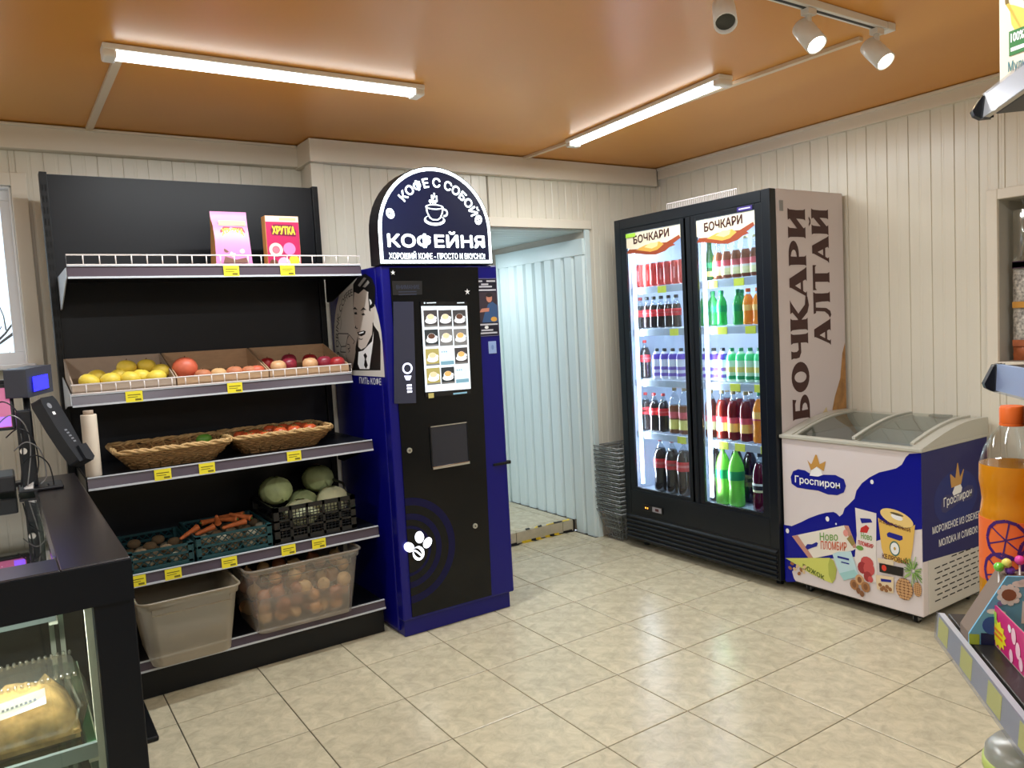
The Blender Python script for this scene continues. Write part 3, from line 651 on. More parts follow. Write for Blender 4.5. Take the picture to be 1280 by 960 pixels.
crate(-3.545, -3.282, -.435, -.07, .5455, .092, TEAL, 'dark green mesh crate of dirty potatoes at the left of the fourth shelf', .032)
crate(-3.272, -2.940, -.435, -.07, .5455, .108, TEAL, 'dark green mesh crate with carrots on top, in the middle of the fourth shelf', .028)
t = thing('vegetable_crate', (-2.73, -.25, .5455), 'black plastic crate full of pale green cabbages', 'crate', 'plastic vegetable crates')
x0, x1, y0, y1, z, h = -2.928, -2.530, -.435, -.06, .5455, .172
part('bottom', MB().box(x0, x1, y0, y1, z+.0005, z+.01, BLKP), t)
b = MB()
for a, c in ((x0, y0), (x1-.025, y0), (x0, y1-.025), (x1-.025, y1-.025)): b.box(a, a+.025, c, c+.025, z+.01, z+h, BLKP)
for zz, q in ((z+h-.02, .02), (z+h*.6, .01), (z+h*.36, .01), (z+.01, .018)):
    b.box(x0, x1, y0, y0+.01, zz, zz+q, BLKP).box(x0, x1, y1-.01, y1, zz, zz+q, BLKP).box(x0, x0+.01, y0, y1, zz, zz+q, BLKP).box(x1-.01, x1, y0, y1, zz, zz+q, BLKP)
for k in range(1, 5):
    x = x0 + (x1-x0)*k/5
    for yy in (y0, y1-.01): b.box(x-.006, x+.006, yy, yy+.01, z+.01, z+h, BLKP)
b.tube([(x1-.005, y1-.06, z+h), (x1-.005, y1-.1, z+h+.04), (x1-.005, y0+.13, z+h+.04), (x1-.005, y0+.09, z+h)], .007, BLKP)
part('frame', b, t)
b = MB()
for yy in (y0+.005,):
    for i in range(22):
        x = x0 + .02 + i*(x1-x0-.04)/21
        b.bar((x, yy, z+.02), (x, yy, z+h-.02), .002, BLKP)
    for j in range(9): zz = z+.025 + j*.014; b.bar((x0+.02, yy, zz), (x1-.02, yy, zz), .002, BLKP)
part('mesh_side', b, t, kind='stuff')
CAB = M('cabbage_leaf', (226, 228, 184), 0.5, noise=0.3, scale=9, bump=0.3); CAB2 = M('cabbage_leaf_green', (196, 208, 148), 0.5, noise=0.35, scale=9, bump=0.3)
def cabbage(x, y, z, r, label, mat, sz=.9):
    t = thing('cabbage', (x, y, z - r*sz), label, 'cabbage', 'cabbages in the black crate', local=True)
    part('heart', MB().ball((0, 0, r*sz), r*.96, r*.96, r*sz*.96, mat, 18, 12, .03), t)
    for k in range(6):
        a0 = 60*k + random.uniform(-15, 15); b = MB(); n, m = 8, 7; vs = []
        for j in range(m+1):
            q = math.pi*(.08 + .62*j/m)
            for i in range(n+1):
                w = (i/n - .5) * 1.5*math.sin(math.pi*(.18+.75*j/m)); tt = R(a0) + w
                rr = r*(1.0 + .02*(k % 3) + .035*abs(i/n-.5)*2 + .012*math.sin(i*2.3+j*1.9+k))
                vs.append((rr*math.sin(q)*math.cos(tt), rr*math.sin(q)*math.sin(tt), r*sz + rr*sz*math.cos(q)))
        b.add(vs, [(j*(n+1)+i, (j+1)*(n+1)+i, (j+1)*(n+1)+i+1, j*(n+1)+i+1) for j in range(m) for i in range(n)], mat, True)
        part('leaf', b, t)
cabbage(-2.842, -.20, .752, .076, 'green cabbage rising at the left of the black crate', CAB2)
cabbage(-2.600, -.12, .765, .076, 'green cabbage at the back right of the black crate', CAB2)
cabbage(-2.765, -.33, .652, .082, 'pale flattened cabbage in the front middle of the black crate', CAB, .8)
cabbage(-2.602, -.32, .685, .075, 'pale cabbage at the front right of the black crate', CAB)
cabbage(-2.70, -.17, .66, .075, 'green cabbage between the others in the black crate', CAB2)
# carrots and potatoes in the green crates
CAR = M('carrot_orange', (196, 104, 52), 0.6, noise=0.25, scale=30); POT = M('dirty_potato', (112, 92, 66), 0.9, noise=0.35, scale=16); POTL = M('pale_potato', (150, 140, 118), 0.85, noise=0.3, scale=16)
def carrot(p, q, r, label):
    p, q = Vector(p), Vector(q)
    t = thing('carrot', p, label, 'carrot', 'carrots in the green crate', local=True); d = q - p
    part('root', MB().tube([d*0.0, d*.04, d*.3, d*.7, d*.97, d], r, CAR, 8, r1=r*.28), t)
    part('stub', MB().tube([-d.normalized()*.006, d.normalized()*.004], r*.35, CAL, 5), t)
for i, (p, q) in enumerate((((-3.235, -.30, .665), (-3.32, -.36, .640)), ((-3.165, -.30, .655), (-3.25, -.33, .640)), ((-3.14, -.28, .662), (-3.15, -.31, .705)), ((-3.06, -.31, .672), (-3.14, -.22, .668)), ((-3.03, -.33, .660), (-3.14, -.36, .655)), ((-3.02, -.26, .678), (-3.11, -.17, .666)), ((-3.00, -.32, .668), (-3.08, -.25, .690)), ((-3.19, -.16, .65), (-3.08, -.13, .65)))):
    carrot(p, q, .017, ('carrot pointing down to the left over the crate rim', 'carrot lying second from the left in the crate', 'carrot whose tip stands up above the heap', 'long carrot across the middle of the heap', 'carrot in front along the crate wall', 'carrot at the back right of the heap', 'carrot at the right end of the heap', 'carrot lying furthest back in the crate')[i])
k = 0
for i in range(5):
    for j in range(3):
        for (xa, st, gname, cr) in ((-3.51, .05, 'potatoes in the left green crate', 'left green crate'), (-3.24, .066, 'pale roots under the carrots', 'carrot crate')):
            m = POTL if (i + j) % 2 else POT
            nm, lab, cat = ('potato', 'small dirty potato in left green crate, %s row, %s from the left' % (ORD[j], ORD[i]), 'potato') if xa < -3.3 else ('parsnip', 'pale root under the carrots, lower layer, %s row, %s from the left' % (ORD[j], ORD[i]), 'root vegetable')
            z0 = .5545 + (.0 if xa < -3.3 else .0)
            veg(nm, xa + i*st + random.uniform(-.006, .006), -.40 + j*.10, z0, .026 + .004*random.random(), m, lab, cat, gname, 1.1, .95, .85)
            if xa > -3.3: veg(nm, xa + i*st + .02, -.395 + j*.10, z0 + .042, .024, m, lab.replace('lower', 'upper'), cat, gname, 1.1, .95, .85)
            elif (i + j) % 2 == 0 and i < 4: veg(nm, xa + i*st + .025, -.39 + j*.10, z0 + .04, .026, m, lab.replace('small dirty', 'raised dirty'), cat, gname, 1.1, .95, .85)
# translucent tubs with onions and potatoes
TUB = clear('milky_plastic', (226, 218, 206), 0.12, 0.2, haze=0.30); TUBD = clear('dusty_plastic', (214, 202, 180), 0.10, 0.3, haze=0.55)
def tub(x0, x1, y0, y1, z, h, mat, label):
    t = thing('plastic_tub', ((x0+x1)/2, (y0+y1)/2, z), label, 'tub', 'storage tubs on the bottom shelf'); e = .035
    def loop(k, off=0.0, rr=.045):
        q = e*(1-k) - off; a, b, c, d = x0+q, x1-q, y0+q, y1-q; P = []
        for cx, cy, s in ((b-rr, d-rr, 0), (a+rr, d-rr, 90), (a+rr, c+rr, 180), (b-rr, c+rr, 270)):
            for i in range(6): P.append((cx + rr*math.cos(R(s+18*i)), cy + rr*math.sin(R(s+18*i))))
        return P
    vs = []; L_ = ((0, 0, .001), (.03, 0, .012), (.93, 0, h-.03), (.94, .006, h-.03), (1, .008, h)); n = 24
    for k, off, zz in L_: vs += [(x, y, z+zz) for x, y in loop(k, off)]
    b = MB().add(vs, [(j*n+i, j*n+(i+1) % n, (j+1)*n+(i+1) % n, (j+1)*n+i) for j in range(len(L_)-1) for i in range(n)], mat, True); b.add(vs[:n], [tuple(range(n))], mat)
    part('body', b, t)
    part('rim', MB().tube([(x, y, z+h) for x, y in loop(1, .010)], .0055, mat, 6, True), t)
    xm = (x0+x1)/2; w = (x1-x0)*.40; yy = y0-.010
    part('handle_ridge', MB().tube([(xm-w, yy+.004, z+h-.03), (xm-w, yy+.008, z+h-.055), (xm+w, yy+.008, z+h-.055), (xm+w, yy+.004, z+h-.03)], .003, mat, 5), t)
    return t
tub(-3.530, -3.145, -.600, -.16, .1702, .285, TUBD, 'dusty empty-looking plastic tub at the left of the bottom shelf')
tub(-3.085, -2.560, -.530, -.10, .1702, .305, TUB, 'clear plastic tub full of onions on the bottom shelf')
ONI = M('onion_skin', (206, 150, 96), 0.4, noise=0.25, scale=14, stretch=(1, 1, .3)); ONI2 = M('onion_skin_pale', (222, 184, 132), 0.4, noise=0.2, scale=14, stretch=(1, 1, .3)); ONIR = M('onion_skin_brown', (168, 104, 70), 0.4, noise=0.25, scale=14, stretch=(1, 1, .3))
def onion(mat):
    t = thing('onion', (0, 0, 0), 'onion', 'onion', 'onions heaped in the clear tub', local=True)
    part('bulb', MB().lathe([(.002, 0), (.018, .003), (.034, .018), (.038, .034), (.032, .052), (.016, .064), (.006, .072), (.004, .082), (.001, .084)], mat, n=14), t)
    part('root', MB().lathe([(.006, -.003), (.001, -.006)], STEMB, n=6), t); return t
protos = [onion(ONI), onion(ONI2), onion(ONIR)]; used = [0, 0, 0]; random.seed(11)
for lay in range(4):
    nx = 6; ny = 4 if lay < 3 else 3
    for i in range(nx):
        for j in range(ny):
            if lay == 3 and random.random() < .3: continue
            k = (i*3 + j*5 + lay*2 + random.randint(0, 1)) % 3
            o = protos[k] if used[k] == 0 else copy_tree(protos[k]); used[k] += 1
            ww = .36 + .02*lay; x = -2.8225 + (i/(nx-1)-.5)*ww + random.uniform(-.01, .01) + (.02 if lay % 2 else -.01); y = -.315 + (j/(max(1, ny-1))-.5)*(.27 if lay < 3 else .2) + random.uniform(-.008, .008)
            s = random.uniform(.78, .95) * (1 if lay < 3 or i > 1 else .85); o.scale = (s, s, s)
            o.rotation_euler = (random.uniform(-.9, .9), random.uniform(-.9, .9), random.uniform(0, 6)); o.location = (x, y, .20 + lay*.056 - (0 if lay < 2 else .004))
            side = 'left' if x < -2.93 else ('right' if x > -2.72 else 'middle'); lev = ('bottom', 'second', 'third', 'top')[lay]; dep = 'front' if y < -.38 else ('back' if y > -.25 else 'inner')
            o['label'] = '%s onion in the clear tub, %s layer, %s row, %s from the left' % (('golden', 'pale straw', 'dark brown')[k], lev, ORD[j], ORD[i])
for i in range(6):
    x = -3.44 + .07*(i % 4) + .02*(i // 4); y = -.30 + .09*(i // 4) - .1*(i % 2)
    veg('potato', x, y, .185, .036, POT if i % 2 else POTL, 'dusty potato at the bottom of the left plastic tub, %s from the left' % ORD[i], 'potato', 'potatoes in the dusty tub', 1.25, .95, .85)
veg('potato', -3.33, -.25, .244, .04, POTL, 'pale potato lying on top inside the dusty tub', 'potato', None, 1.3, .95, .85)
# ================================================================== coffee vending machine
NVY = M('royal_blue_paint', (10, 10, 112), 0.3, spec=.35); GLOSSB = M('black_glass', (4, 7, 12), 0.10, spec=.3); DKB = M('ring_blue_print', (5, 6, 58), 0.2, spec=.25)
mc = thing('coffee_machine', (-2.06, -0.25, 0), 'tall royal blue and black coffee vending machine with a lit drinks menu', 'coffee machine')
MXa, MXb, MY, MT = -2.385, -1.735, -0.592, 1.815
part('cabinet', MB().box(MXa, MXb, MY+0.07, 0.10, 0.02, MT, NVY), mc, 0.006)
part('door', MB().box(MXa, MXb, MY+0.001, MY+0.066, 0.085, MT-0.002, NVY), mc, 0.008)
part('plinth', MB().box(MXa+0.012, MXb-0.018, MY+0.02, 0.08, 0.0, 0.084, NVY), mc, 0.004)
mf = Fr((MXa, MY, 0), (1, 0, 0), (0, 0, 1), (0, -1, 0))
dp = part('door_glass', MB().prism(mf, [(0.045, 0.10), (0.505, 0.10), (0.535, MT-0.012), (0.045, MT-0.012)], 0, 0.004, GLOSSB), mc, label='black glass front panel')
H = 0.0045
mb = MB(); cx, cz = 0.045, 0.43
for r0, r1 in ((0.11, 0.125), (0.155, 0.185), (0.225, 0.262)): mb.ring(mf, cx, cz, r0, r1, H, DKB, 40, -90, 90)
part('ring_print', mb, dp)
SCR = lambda n, c, e=1.0: M('screen_' + n, c, 0.3, emit=e)
s = part('screen', MB().prism(mf, [[(0.195, 1.638), (0.457, 1.630), (0.446, 1.165), (0.190, 1.172)][i] for i in (3, 2, 1, 0)], 0.004, 0.010, M('screen_bezel', (16, 18, 24), 0.1)), mc)
P = [(0.190, 1.196), (0.448, 1.190), (0.454, 1.609), (0.196, 1.616)]
mb = MB().flat(mf, P, 0.0105, SCR('white', (214, 224, 232), 0.85))
def sq(i, j, a, b):
    """a point of the lit page: i along 0..1, j up 0..1"""
    e = [P[0][k]*(1-i)*(1-j) + P[1][k]*i*(1-j) + P[2][k]*i*j + P[3][k]*(1-i)*j for k in (0, 1)]
    return (e[0]+a, e[1]+b)
part('page', mb, s, label='lit white menu page')
PHOTO = [SCR('dark_wood', (62, 60, 62), .7), SCR('grey', (112, 112, 112), .7), SCR('dark', (44, 50, 54), .7)]; CUP = SCR('cup', (226, 230, 234), .8); FOAM = [SCR('foam', (214, 196, 160), .75), SCR('coffee', (92, 62, 50), .7), SCR('latte', (214, 168, 104), .75)]; PALE = SCR('pale', (198, 214, 224), .8); TEALS = SCR('teal', (110, 150, 168), .8)
OLV = SCR('olive', (160, 150, 90), .7)
kinds = 'fgcdggolmogl'; kinds = ['f0', 'f0', 'c0', 'c2', 'f1', 'l1', 'f3', 'p', 'l0', 'f3', 'l2', 'p']
for r in range(4):
    for c in range(3):
        k = kinds[r*3+c]; a, b = sq(0.045+0.315*c, 0.755-0.225*r, 0, 0); a2, b2 = sq(0.045+0.315*c+0.285, 0.755-0.225*r+0.2, 0, 0)
        mb = MB()
        if k == 'p':
            mb.rect(mf, a, a2, b, b2, 0.0108, PALE).rect(mf, a, a2, b, b+(b2-b)*.22, 0.0111, TEALS)
            for q in range(3): mb.rect(mf, a+.012*q+.008, a+.012*q+.014, b2-.02, b2-.014, .0111, TEALS)
        else:
            mb.rect(mf, a, a2, b, b2, 0.0108, OLV if k[1] == '3' else PHOTO[int(k[1])])
            m = (a+a2)/2; w = a2-a; h = b2-b
            mb.rect(mf, a, a2, b, b+h*.1, .011, PHOTO[1])
            mb.ell(mf, m, b+h*.36, w*.42, h*.17, .0111, CUP).ell(mf, m, b+h*.34, w*.30, h*.10, .0113, PHOTO[1]).ell(mf, m, b+h*.5, w*.33, h*.27, .0115, CUP).ell(mf, m+w*.34, b+h*.52, w*.1, h*.1, .0114, CUP)
            mb.ell(mf, m, b+h*.6, w*.26, h*.16, .0117, FOAM['fcl'.index(k[0])])
        part('menu_tile', mb, s)
mb = MB()
for a, b, w, h in ((.06, 1.036, .03, .02), (.12, 1.036, .2, .012), (.78, 1.036, .16, .012)): p = sq(a, b, 0, 0); mb.rect(mf, p[0], p[0]+w*.26, p[1]-h*.2, p[1]+h*.2, .0106, PALE)
p = sq(.06, -.045, 0, 0); mb.rect(mf, p[0], p[0]+.03, p[1]-.012, p[1]+.012, .0106, OLV); p = sq(.6, -.045, 0, 0); mb.rect(mf, p[0], p[0]+.08, p[1]-.004, p[1]+.004, .0106, TEALS)
part('icons', mb, s)
RD = M('reader_glass', (48, 52, 74), 0.1, coat=0.5)
rp = part('payment_panel', MB().prism(mf, [(0.022, 1.157), (0.137, 1.148), (0.157, 1.639), (0.052, 1.642)], 0.004, 0.009, RD), mc, 0.002, label='dark grey payment panel')
GLW = M('icon_glow', (225, 228, 255), 0.3, emit=1.6)
c = [(0.102, 1.320)][0]
mb = MB().ring(mf, c[0], c[1], .019, .027, .0095, GLW, 28).flat(mf, [(0.082, 1.286), (0.121, 1.283), (0.111, 1.262), (0.091, 1.264)], .0095, GLW)
for y in (842, 868, 895): mb.flat(mf, [(a, b) for a, b in [(c[0]-.010, 0), (c[0]+.014, 0), (c[0]+.014, 0.008), (c[0]-.010, .008)]] and [(c[0]-.009, c[1]-(y-688)/6.857*.0039), (c[0]+.017, c[1]-(y-688)/6.857*.0039), (c[0]+.017, c[1]-(y-688)/6.857*.0039+.010), (c[0]-.009, c[1]-(y-688)/6.857*.0039+.010)], .0095, GLW)
part('cup_icon', mb, rp, label='glowing white ring and cup icon')
hx = [(0.211, 0.807), (0.432, 0.815), (0.412, 1.014), (0.203, 1.014)]
hb = [sum(p[0] for p in hx)/4, sum(p[1] for p in hx)/4]; a0, a1, b0, b1 = 0.207, 0.412, 0.818, 1.020
h = part('cup_hatch', MB().prism(mf, [(a0, b0), (a1, b0), (a1, b1), (a0, b1)], 0.0041, 0.007, M('hatch_smoked', (30, 34, 48), 0.12, coat=.4)), mc, 0.002)
part('hatch_lip', MB().box(MXa+a0-.004, MXa+a1+.004, MY-.016, MY-.004, b0-.008, b0+.006, CHROME), h, .003, label='chrome lip under the cup hatch')
part('hatch_frame', MB().box(MXa+a0-.006, MXa+a0, MY-.010, MY-.004, b0, b1, BLACK).box(MXa+a0, MXa+a1, MY-.010, MY-.004, b1, b1+.005, CHROME).box(MXa+a1, MXa+a1+.005, MY-.01, MY-.004, b0, b1, BLACK), h)
for px in ([(0.086, 0.922)][0], [(0.428, 0.484)][0]):
    l = part('lock', MB().prism(mf, [(px[0]+.013*math.cos(2*math.pi*i/20), px[1]+.013*math.sin(2*math.pi*i/20)) for i in range(20)], .004, .010, M('lock_steel', (205, 205, 196), .3, .7)), mc)
    b = MB().ell(mf, px[0], px[1], .0045, .0045, .0103, BLK, 10)
    for i in range(6): q = i*math.pi/3; b.ell(mf, px[0]+.0075*math.cos(q), px[1]+.0075*math.sin(q), .002, .002, .0103, BLK, 8)
    part('keyhole', b, l)
LGT = M('flower_glow', (240, 244, 255), .3, emit=3.2)
lc = [(0.110, 0.488), (0.152, 0.452), (0.051, 0.450), (0.099, 0.410)]
mb = MB().ell(mf, lc[0][0], lc[0][1], .024, .030, .0056, LGT, 20, .2).ell(mf, lc[1][0], lc[1][1], .022, .028, .0058, LGT, 20, -.7).ell(mf, lc[2][0], lc[2][1], .022, .030, .0060, LGT, 20, .9)
mb.ell(mf, lc[3][0], lc[3][1], .034, .039, .0062, GLOSSB, 24, .25).ell(mf, lc[3][0], lc[3][1], .031, .036, .0065, LGT, 24, .25)
mb.ell(mf, lc[3][0]-.004, lc[3][1]+.003, .018, .030, .0068, GLOSSB, 20, .6).stroke(mf, [(lc[3][0]-.022, lc[3][1]+.02), (lc[3][0]-.004, lc[3][1]+.006), (lc[3][0]+.018, lc[3][1]-.018)], .008, .0071, LGT)
part('flower_logo', mb, mc, label='glowing white flower and coffee bean emblem')
q = [(0.054, 1.740), (0.213, 1.738), (0.209, 1.672), (0.053, 1.673)]
mb = MB().flat(mf, [q[3], q[2], q[1], q[0]], H, BLK).text(mf, 'ВНИМАНИЕ', q[3][0]+.02, q[2][0]-.012, q[0][1]-.04, q[0][1]-.02, H+.0005, M('dim_print', (46, 52, 74), .5), .02)
for i in range(2): mb.rect(mf, q[3][0]+.03, q[2][0]-.03, q[0][1]-.055-.013*i, q[0][1]-.05-.013*i, H+.0005, M('dim_print'))
part('notice_plate', mb, mc, label='small black notice plate')
mb = MB()
for (a, b), r in (([(0.061, 1.779)][0], .013), ([(0.464, 1.680)][0], .017)):
    P_ = [(a + (r if i % 2 == 0 else r*.35)*math.sin(i*math.pi/5), b + (r if i % 2 == 0 else r*.35)*math.cos(i*math.pi/5)) for i in range(10)]; mb.flat(mf, P_[::-1], H+.0005, WHT)
part('star_print', mb, mc)
# sticker with a barista, price sticker
DKS = M('sticker_navy', (20, 20, 40), .35)
q = [(0.504, 1.452), (0.647, 1.456), (0.654, 1.743), (0.509, 1.745)]
x0, x1, z0, z1 = q[0][0]-.004, q[1][0]-.004, q[0][1], q[3][1]
k = part('sticker', MB().prism(mf, [(x0, z0), (x1, z0), (x1, z1), (x0, z1)], .0001, .0012, DKS), mc, label='dark sticker with a picture of a barista')
mb = MB().stroke(mf, [(x0, z0), (x1, z0), (x1, z1), (x0, z1), (x0, z0)], .0025, .0015, M('sticker_edge', (120, 116, 150), .5))
for i, (a, b, y) in enumerate(((.08, .4, .955), (.58, .95, .955), (.35, .65, .90), (.25, .8, .86), (.04, .96, .80), (.04, .96, .2), (.25, .75, .10), (.08, .92, .05))): mb.rect(mf, x0+(x1-x0)*a, x0+(x1-x0)*b, z0+(z1-z0)*y-.004, z0+(z1-z0)*y+.004, .0016, M('sticker_print', (196, 196, 206), .5))
mb.ell(mf, x0+(x1-x0)*.48, z0+(z1-z0)*.15, .012, .008, .0016, WHT)
part('print', mb, k)
pa, pb, w, hh = x0+.003, z0+(z1-z0)*.235, x1-x0-.006, (z1-z0)*.53
mb = MB().rect(mf, pa, pa+w, pb, pb+hh, .0016, M('photo_dark', (52, 40, 52), .5))
U = lambda *l: [(pa+w*a, pb+hh*b) for a, b in l]
mb.flat(mf, U((.3, .0), (1, .0), (1, .55), (.8, .68), (.6, .6), (.42, .3)), .0019, M('photo_blue', (52, 84, 130), .5))
mb.ell(mf, pa+w*.66, pb+hh*.8, w*.13, hh*.14, .0021, M('photo_skin', (196, 130, 108), .5)).ell(mf, pa+w*.66, pb+hh*.9, w*.14, hh*.07, .0023, M('photo_hair', (28, 20, 22), .6))
mb.flat(mf, U((.2, .34), (.62, .36), (.64, .48), (.3, .46)), .0024, M('photo_skin')).ell(mf, pa+w*.82, pb+hh*.1, w*.14, hh*.08, .0024, M('photo_gold', (214, 160, 70), .5))
for i in range(14): mb.ell(mf, pa+w*(.08+.05*(i % 3)), pb+hh*(.1+.06*i), w*.035, hh*.02, .0022, WHT, 6)
part('photo', mb, k)
q = [(0.574, 1.360), (0.622, 1.356), (0.624, 1.423), (0.576, 1.425)]
c = part('contact_sticker', MB().prism(mf, [(q[0][0], q[0][1]), (q[1][0]-.001, q[0][1]), (q[1][0]-.001, q[2][1]), (q[0][0], q[2][1])], .0001, .0012, M('pale_blue_sticker', (150, 176, 222), .4)), mc, label='small pale blue sticker')
part('print', MB().ell(mf, (q[0][0]+q[1][0])/2, (q[0][1]+q[2][1])/2, .008, .013, .0015, M('sticker_shape', (116, 146, 205), .4)), c)
part('latch', MB().box(MXb-.0005, MXb+.022, MY-.004, MY+.02, .772, .790, BLACK).box(MXb-.09, MXb+.004, MY-.008, MY-.0002, .774, .788, BLACK), mc, .003, label='black door latch')
# retro print of a man with a cup on the side of the cabinet
ms = Fr((MXa, 0, 0), (0, -1, 0), (0, 0, 1), (-1, 0, 0))
SKIN = M('retro_skin', (206, 194, 184), .5); PAPER = M('retro_paper', (214, 208, 200), .5)
mb = MB(); Q = lambda P_, h, m: mb.flat(ms, P_[::-1], h, m)
ca, cb, ra, rb = .245, 1.44, .315, .34
arch = [(ca+ra*math.cos(R(t)), cb+rb*math.sin(R(t))) for t in range(0, 181, 10)] + [(ca-ra, 1.285), (ca+ra, 1.285)]
mb.flat(ms, arch, .0006, PAPER)
k = part('side_sticker', mb, mc, label='white arch sticker with a retro drawing of a smiling man'); mb = MB()
Q([(0.251, 1.752), (0.317, 1.780), (0.412, 1.790), (0.488, 1.763), (0.520, 1.719), (0.509, 1.663), (0.496, 1.624), (0.478, 1.625), (0.461, 1.581), (0.472, 1.536), (0.524, 1.502), (0.540, 1.457), (0.517, 1.317), (0.153, 1.310), (0.205, 1.379), (0.226, 1.434), (0.265, 1.488), (0.230, 1.557), (0.231, 1.638)], .0008, BLK)
Q([(0.258, 1.711), (0.234, 1.638), (0.230, 1.557), (0.245, 1.522), (0.263, 1.488), (0.261, 1.433), (0.296, 1.418), (0.358, 1.431), (0.445, 1.491), (0.460, 1.539), (0.454, 1.601), (0.430, 1.609), (0.432, 1.641), (0.427, 1.667), (0.435, 1.698), (0.382, 1.717), (0.311, 1.698), (0.268, 1.709)], .0010, SKIN)
Q([(0.447, 1.618), (0.500, 1.623), (0.488, 1.571), (0.454, 1.541), (0.451, 1.582)], .0011, SKIN)
Q([(0.260, 1.407), (0.321, 1.413), (0.440, 1.458), (0.468, 1.510), (0.453, 1.458), (0.384, 1.321), (0.261, 1.319), (0.240, 1.344)], .0011, WHT)
Q([(0.322, 1.391), (0.348, 1.402), (0.368, 1.385), (0.349, 1.371), (0.367, 1.339), (0.341, 1.321), (0.320, 1.339), (0.336, 1.371)], .0013, BLK)
Q([(0.310, 1.741), (0.392, 1.774), (0.424, 1.768), (0.334, 1.731)], .0010, M('retro_grey', (150, 146, 142), .5)); Q([(0.368, 1.730), (0.439, 1.757), (0.456, 1.743), (0.400, 1.723)], .0010, M('retro_grey'))
for p in ([(0.225, 1.626), (0.255, 1.636), (0.287, 1.619), (0.263, 1.623)], [(0.320, 1.612), (0.360, 1.629), (0.401, 1.613), (0.362, 1.617)], [(0.239, 1.608), (0.271, 1.609), (0.279, 1.597), (0.245, 1.598)], [(0.331, 1.597), (0.362, 1.600), (0.380, 1.590), (0.340, 1.589)], [(0.249, 1.544), (0.232, 1.529), (0.266, 1.523), (0.271, 1.528), (0.250, 1.531)]): Q(p, .0013, BLK)
Q([(0.263, 1.507), (0.347, 1.514), (0.373, 1.509), (0.357, 1.494), (0.311, 1.485), (0.275, 1.492)], .0012, BLK); Q([(0.277, 1.504), (0.346, 1.509), (0.342, 1.502), (0.286, 1.497)], .0014, WHT)
mb.stroke(ms, [(0.275, 1.475), (0.309, 1.469), (0.327, 1.474)], .004, .0013, BLK); Q([(0.439, 1.665), (0.461, 1.659), (0.471, 1.644), (0.450, 1.634), (0.446, 1.647)], .0012, WHT)
mb.stroke(ms, [(-0.009, 1.506), (0.142, 1.502), (0.121, 1.476), (0.095, 1.437), (0.026, 1.435), (-0.003, 1.464), (-0.009, 1.506)], .005, .0012, BLK); mb.stroke(ms, [(0.026, 1.435), (0.011, 1.407), (0.087, 1.405)], .005, .0012, BLK)
Q([(0.118, 1.473), (0.154, 1.497), (0.220, 1.461), (0.221, 1.406), (0.205, 1.379), (0.164, 1.319), (0.113, 1.343), (0.085, 1.392), (0.083, 1.435)], .0011, SKIN)
mb.stroke(ms, [(0.118, 1.473), (0.154, 1.497), (0.220, 1.461), (0.196, 1.448)], .004, .0013, BLK); mb.stroke(ms, [(0.114, 1.448), (0.145, 1.445), (0.152, 1.427), (0.119, 1.424), (0.144, 1.413), (0.124, 1.403)], .004, .0013, BLK); mb.stroke(ms, [(0.085, 1.392), (0.113, 1.343), (0.164, 1.319)], .004, .0013, BLK)
mb.stroke(ms, [(0.034, 1.528), (0.054, 1.562), (0.048, 1.598), (0.072, 1.625)], .003, .0012, BLK)
part('drawing', mb, k)
mb = MB().arctext(ms, 'TO DRINK COFFEE', ca, cb, .255, .29, 205, 92, .0012, BLK)
mb.text(ms, 'ПИТЬ КОФЕ', .245, .515, 1.243, 1.279, .0006, WHT)
part('lettering', mb, k)
# ------------------------------------------------------------------ lit sign on top
SGN = M('sign_navy', (12, 22, 58), .3, emit=.10); SGW = M('sign_white_glow', (240, 252, 255), .3, emit=2.4)
sg = thing('illuminated_sign', (-2.076, -.55, 1.815), 'arched dark blue sign with glowing white coffee lettering, standing on the vending machine', 'sign')
fs = Fr((-2.076, -.60, 0), (1, 0, 0), (0, 0, 1), (0, -1, 0)); z0, zc, rw = 1.8165, 1.975, .315
def archp(r, zb, n=24): return [(r*math.cos(math.pi*i/n), zc + r*math.sin(math.pi*i/n)) for i in range(n+1)] + [(-r, zb), (r, zb)]
part('case', MB().prism(fs, archp(rw, z0), -.10, 0, BLACK), sg)
part('glowing_border', MB().flat(fs, archp(rw-.004, z0+.006), .001, SGW), sg)
part('face', MB().flat(fs, archp(rw-.021, z0+.022), .002, SGN), sg)
part('lettering', MB().arctext(fs, 'КОФЕ С СОБОЙ', 0, zc, .214, .272, 140, 22, .003, SGW, .028), sg, label='glowing white lettering along the arch')
part('lettering', MB().text(fs, 'КОФЕЙНЯ', -0.269, 0.271, 1.895, 1.979, .003, SGW, .035), sg, label='large glowing white lettering')
part('lettering', MB().text(fs, 'ХОРОШИЙ КОФЕ - ПРОСТО И ВКУСНО!', -0.266, 0.268, 1.842, 1.880, .003, SGW, .016), sg, label='small glowing white line of lettering')
for (a, b) in [(-0.245, 2.056), (0.241, 2.040)]:
    s_ = 1 if a < 0 else -1
    mb = MB(); mb.ell(fs, a, b, .021, .025, .003, SGW, 20, .4*s_).stroke(fs, [(a-.013*s_, b+.006), (a-.004*s_, b-.001), (a+.004*s_, b+.001), (a+.013*s_, b-.006)], .005, .0036, SGN); part('bean_emblem', mb, sg, label='glowing coffee bean')
a, b = [(-0.010, 2.033)][0]
mb = MB().ell(fs, a, b-.002, .058, .026, .003, SGW, 28).ell(fs, a, b+.004, .048, .019, .0033, SGN, 28)
bowl = [(a-.046, b+.062), (a-.042, b+.035), (a-.028, b+.008), (a-.012, b-.002), (a+.018, b-.002), (a+.034, b+.008), (a+.048, b+.035), (a+.052, b+.062)]
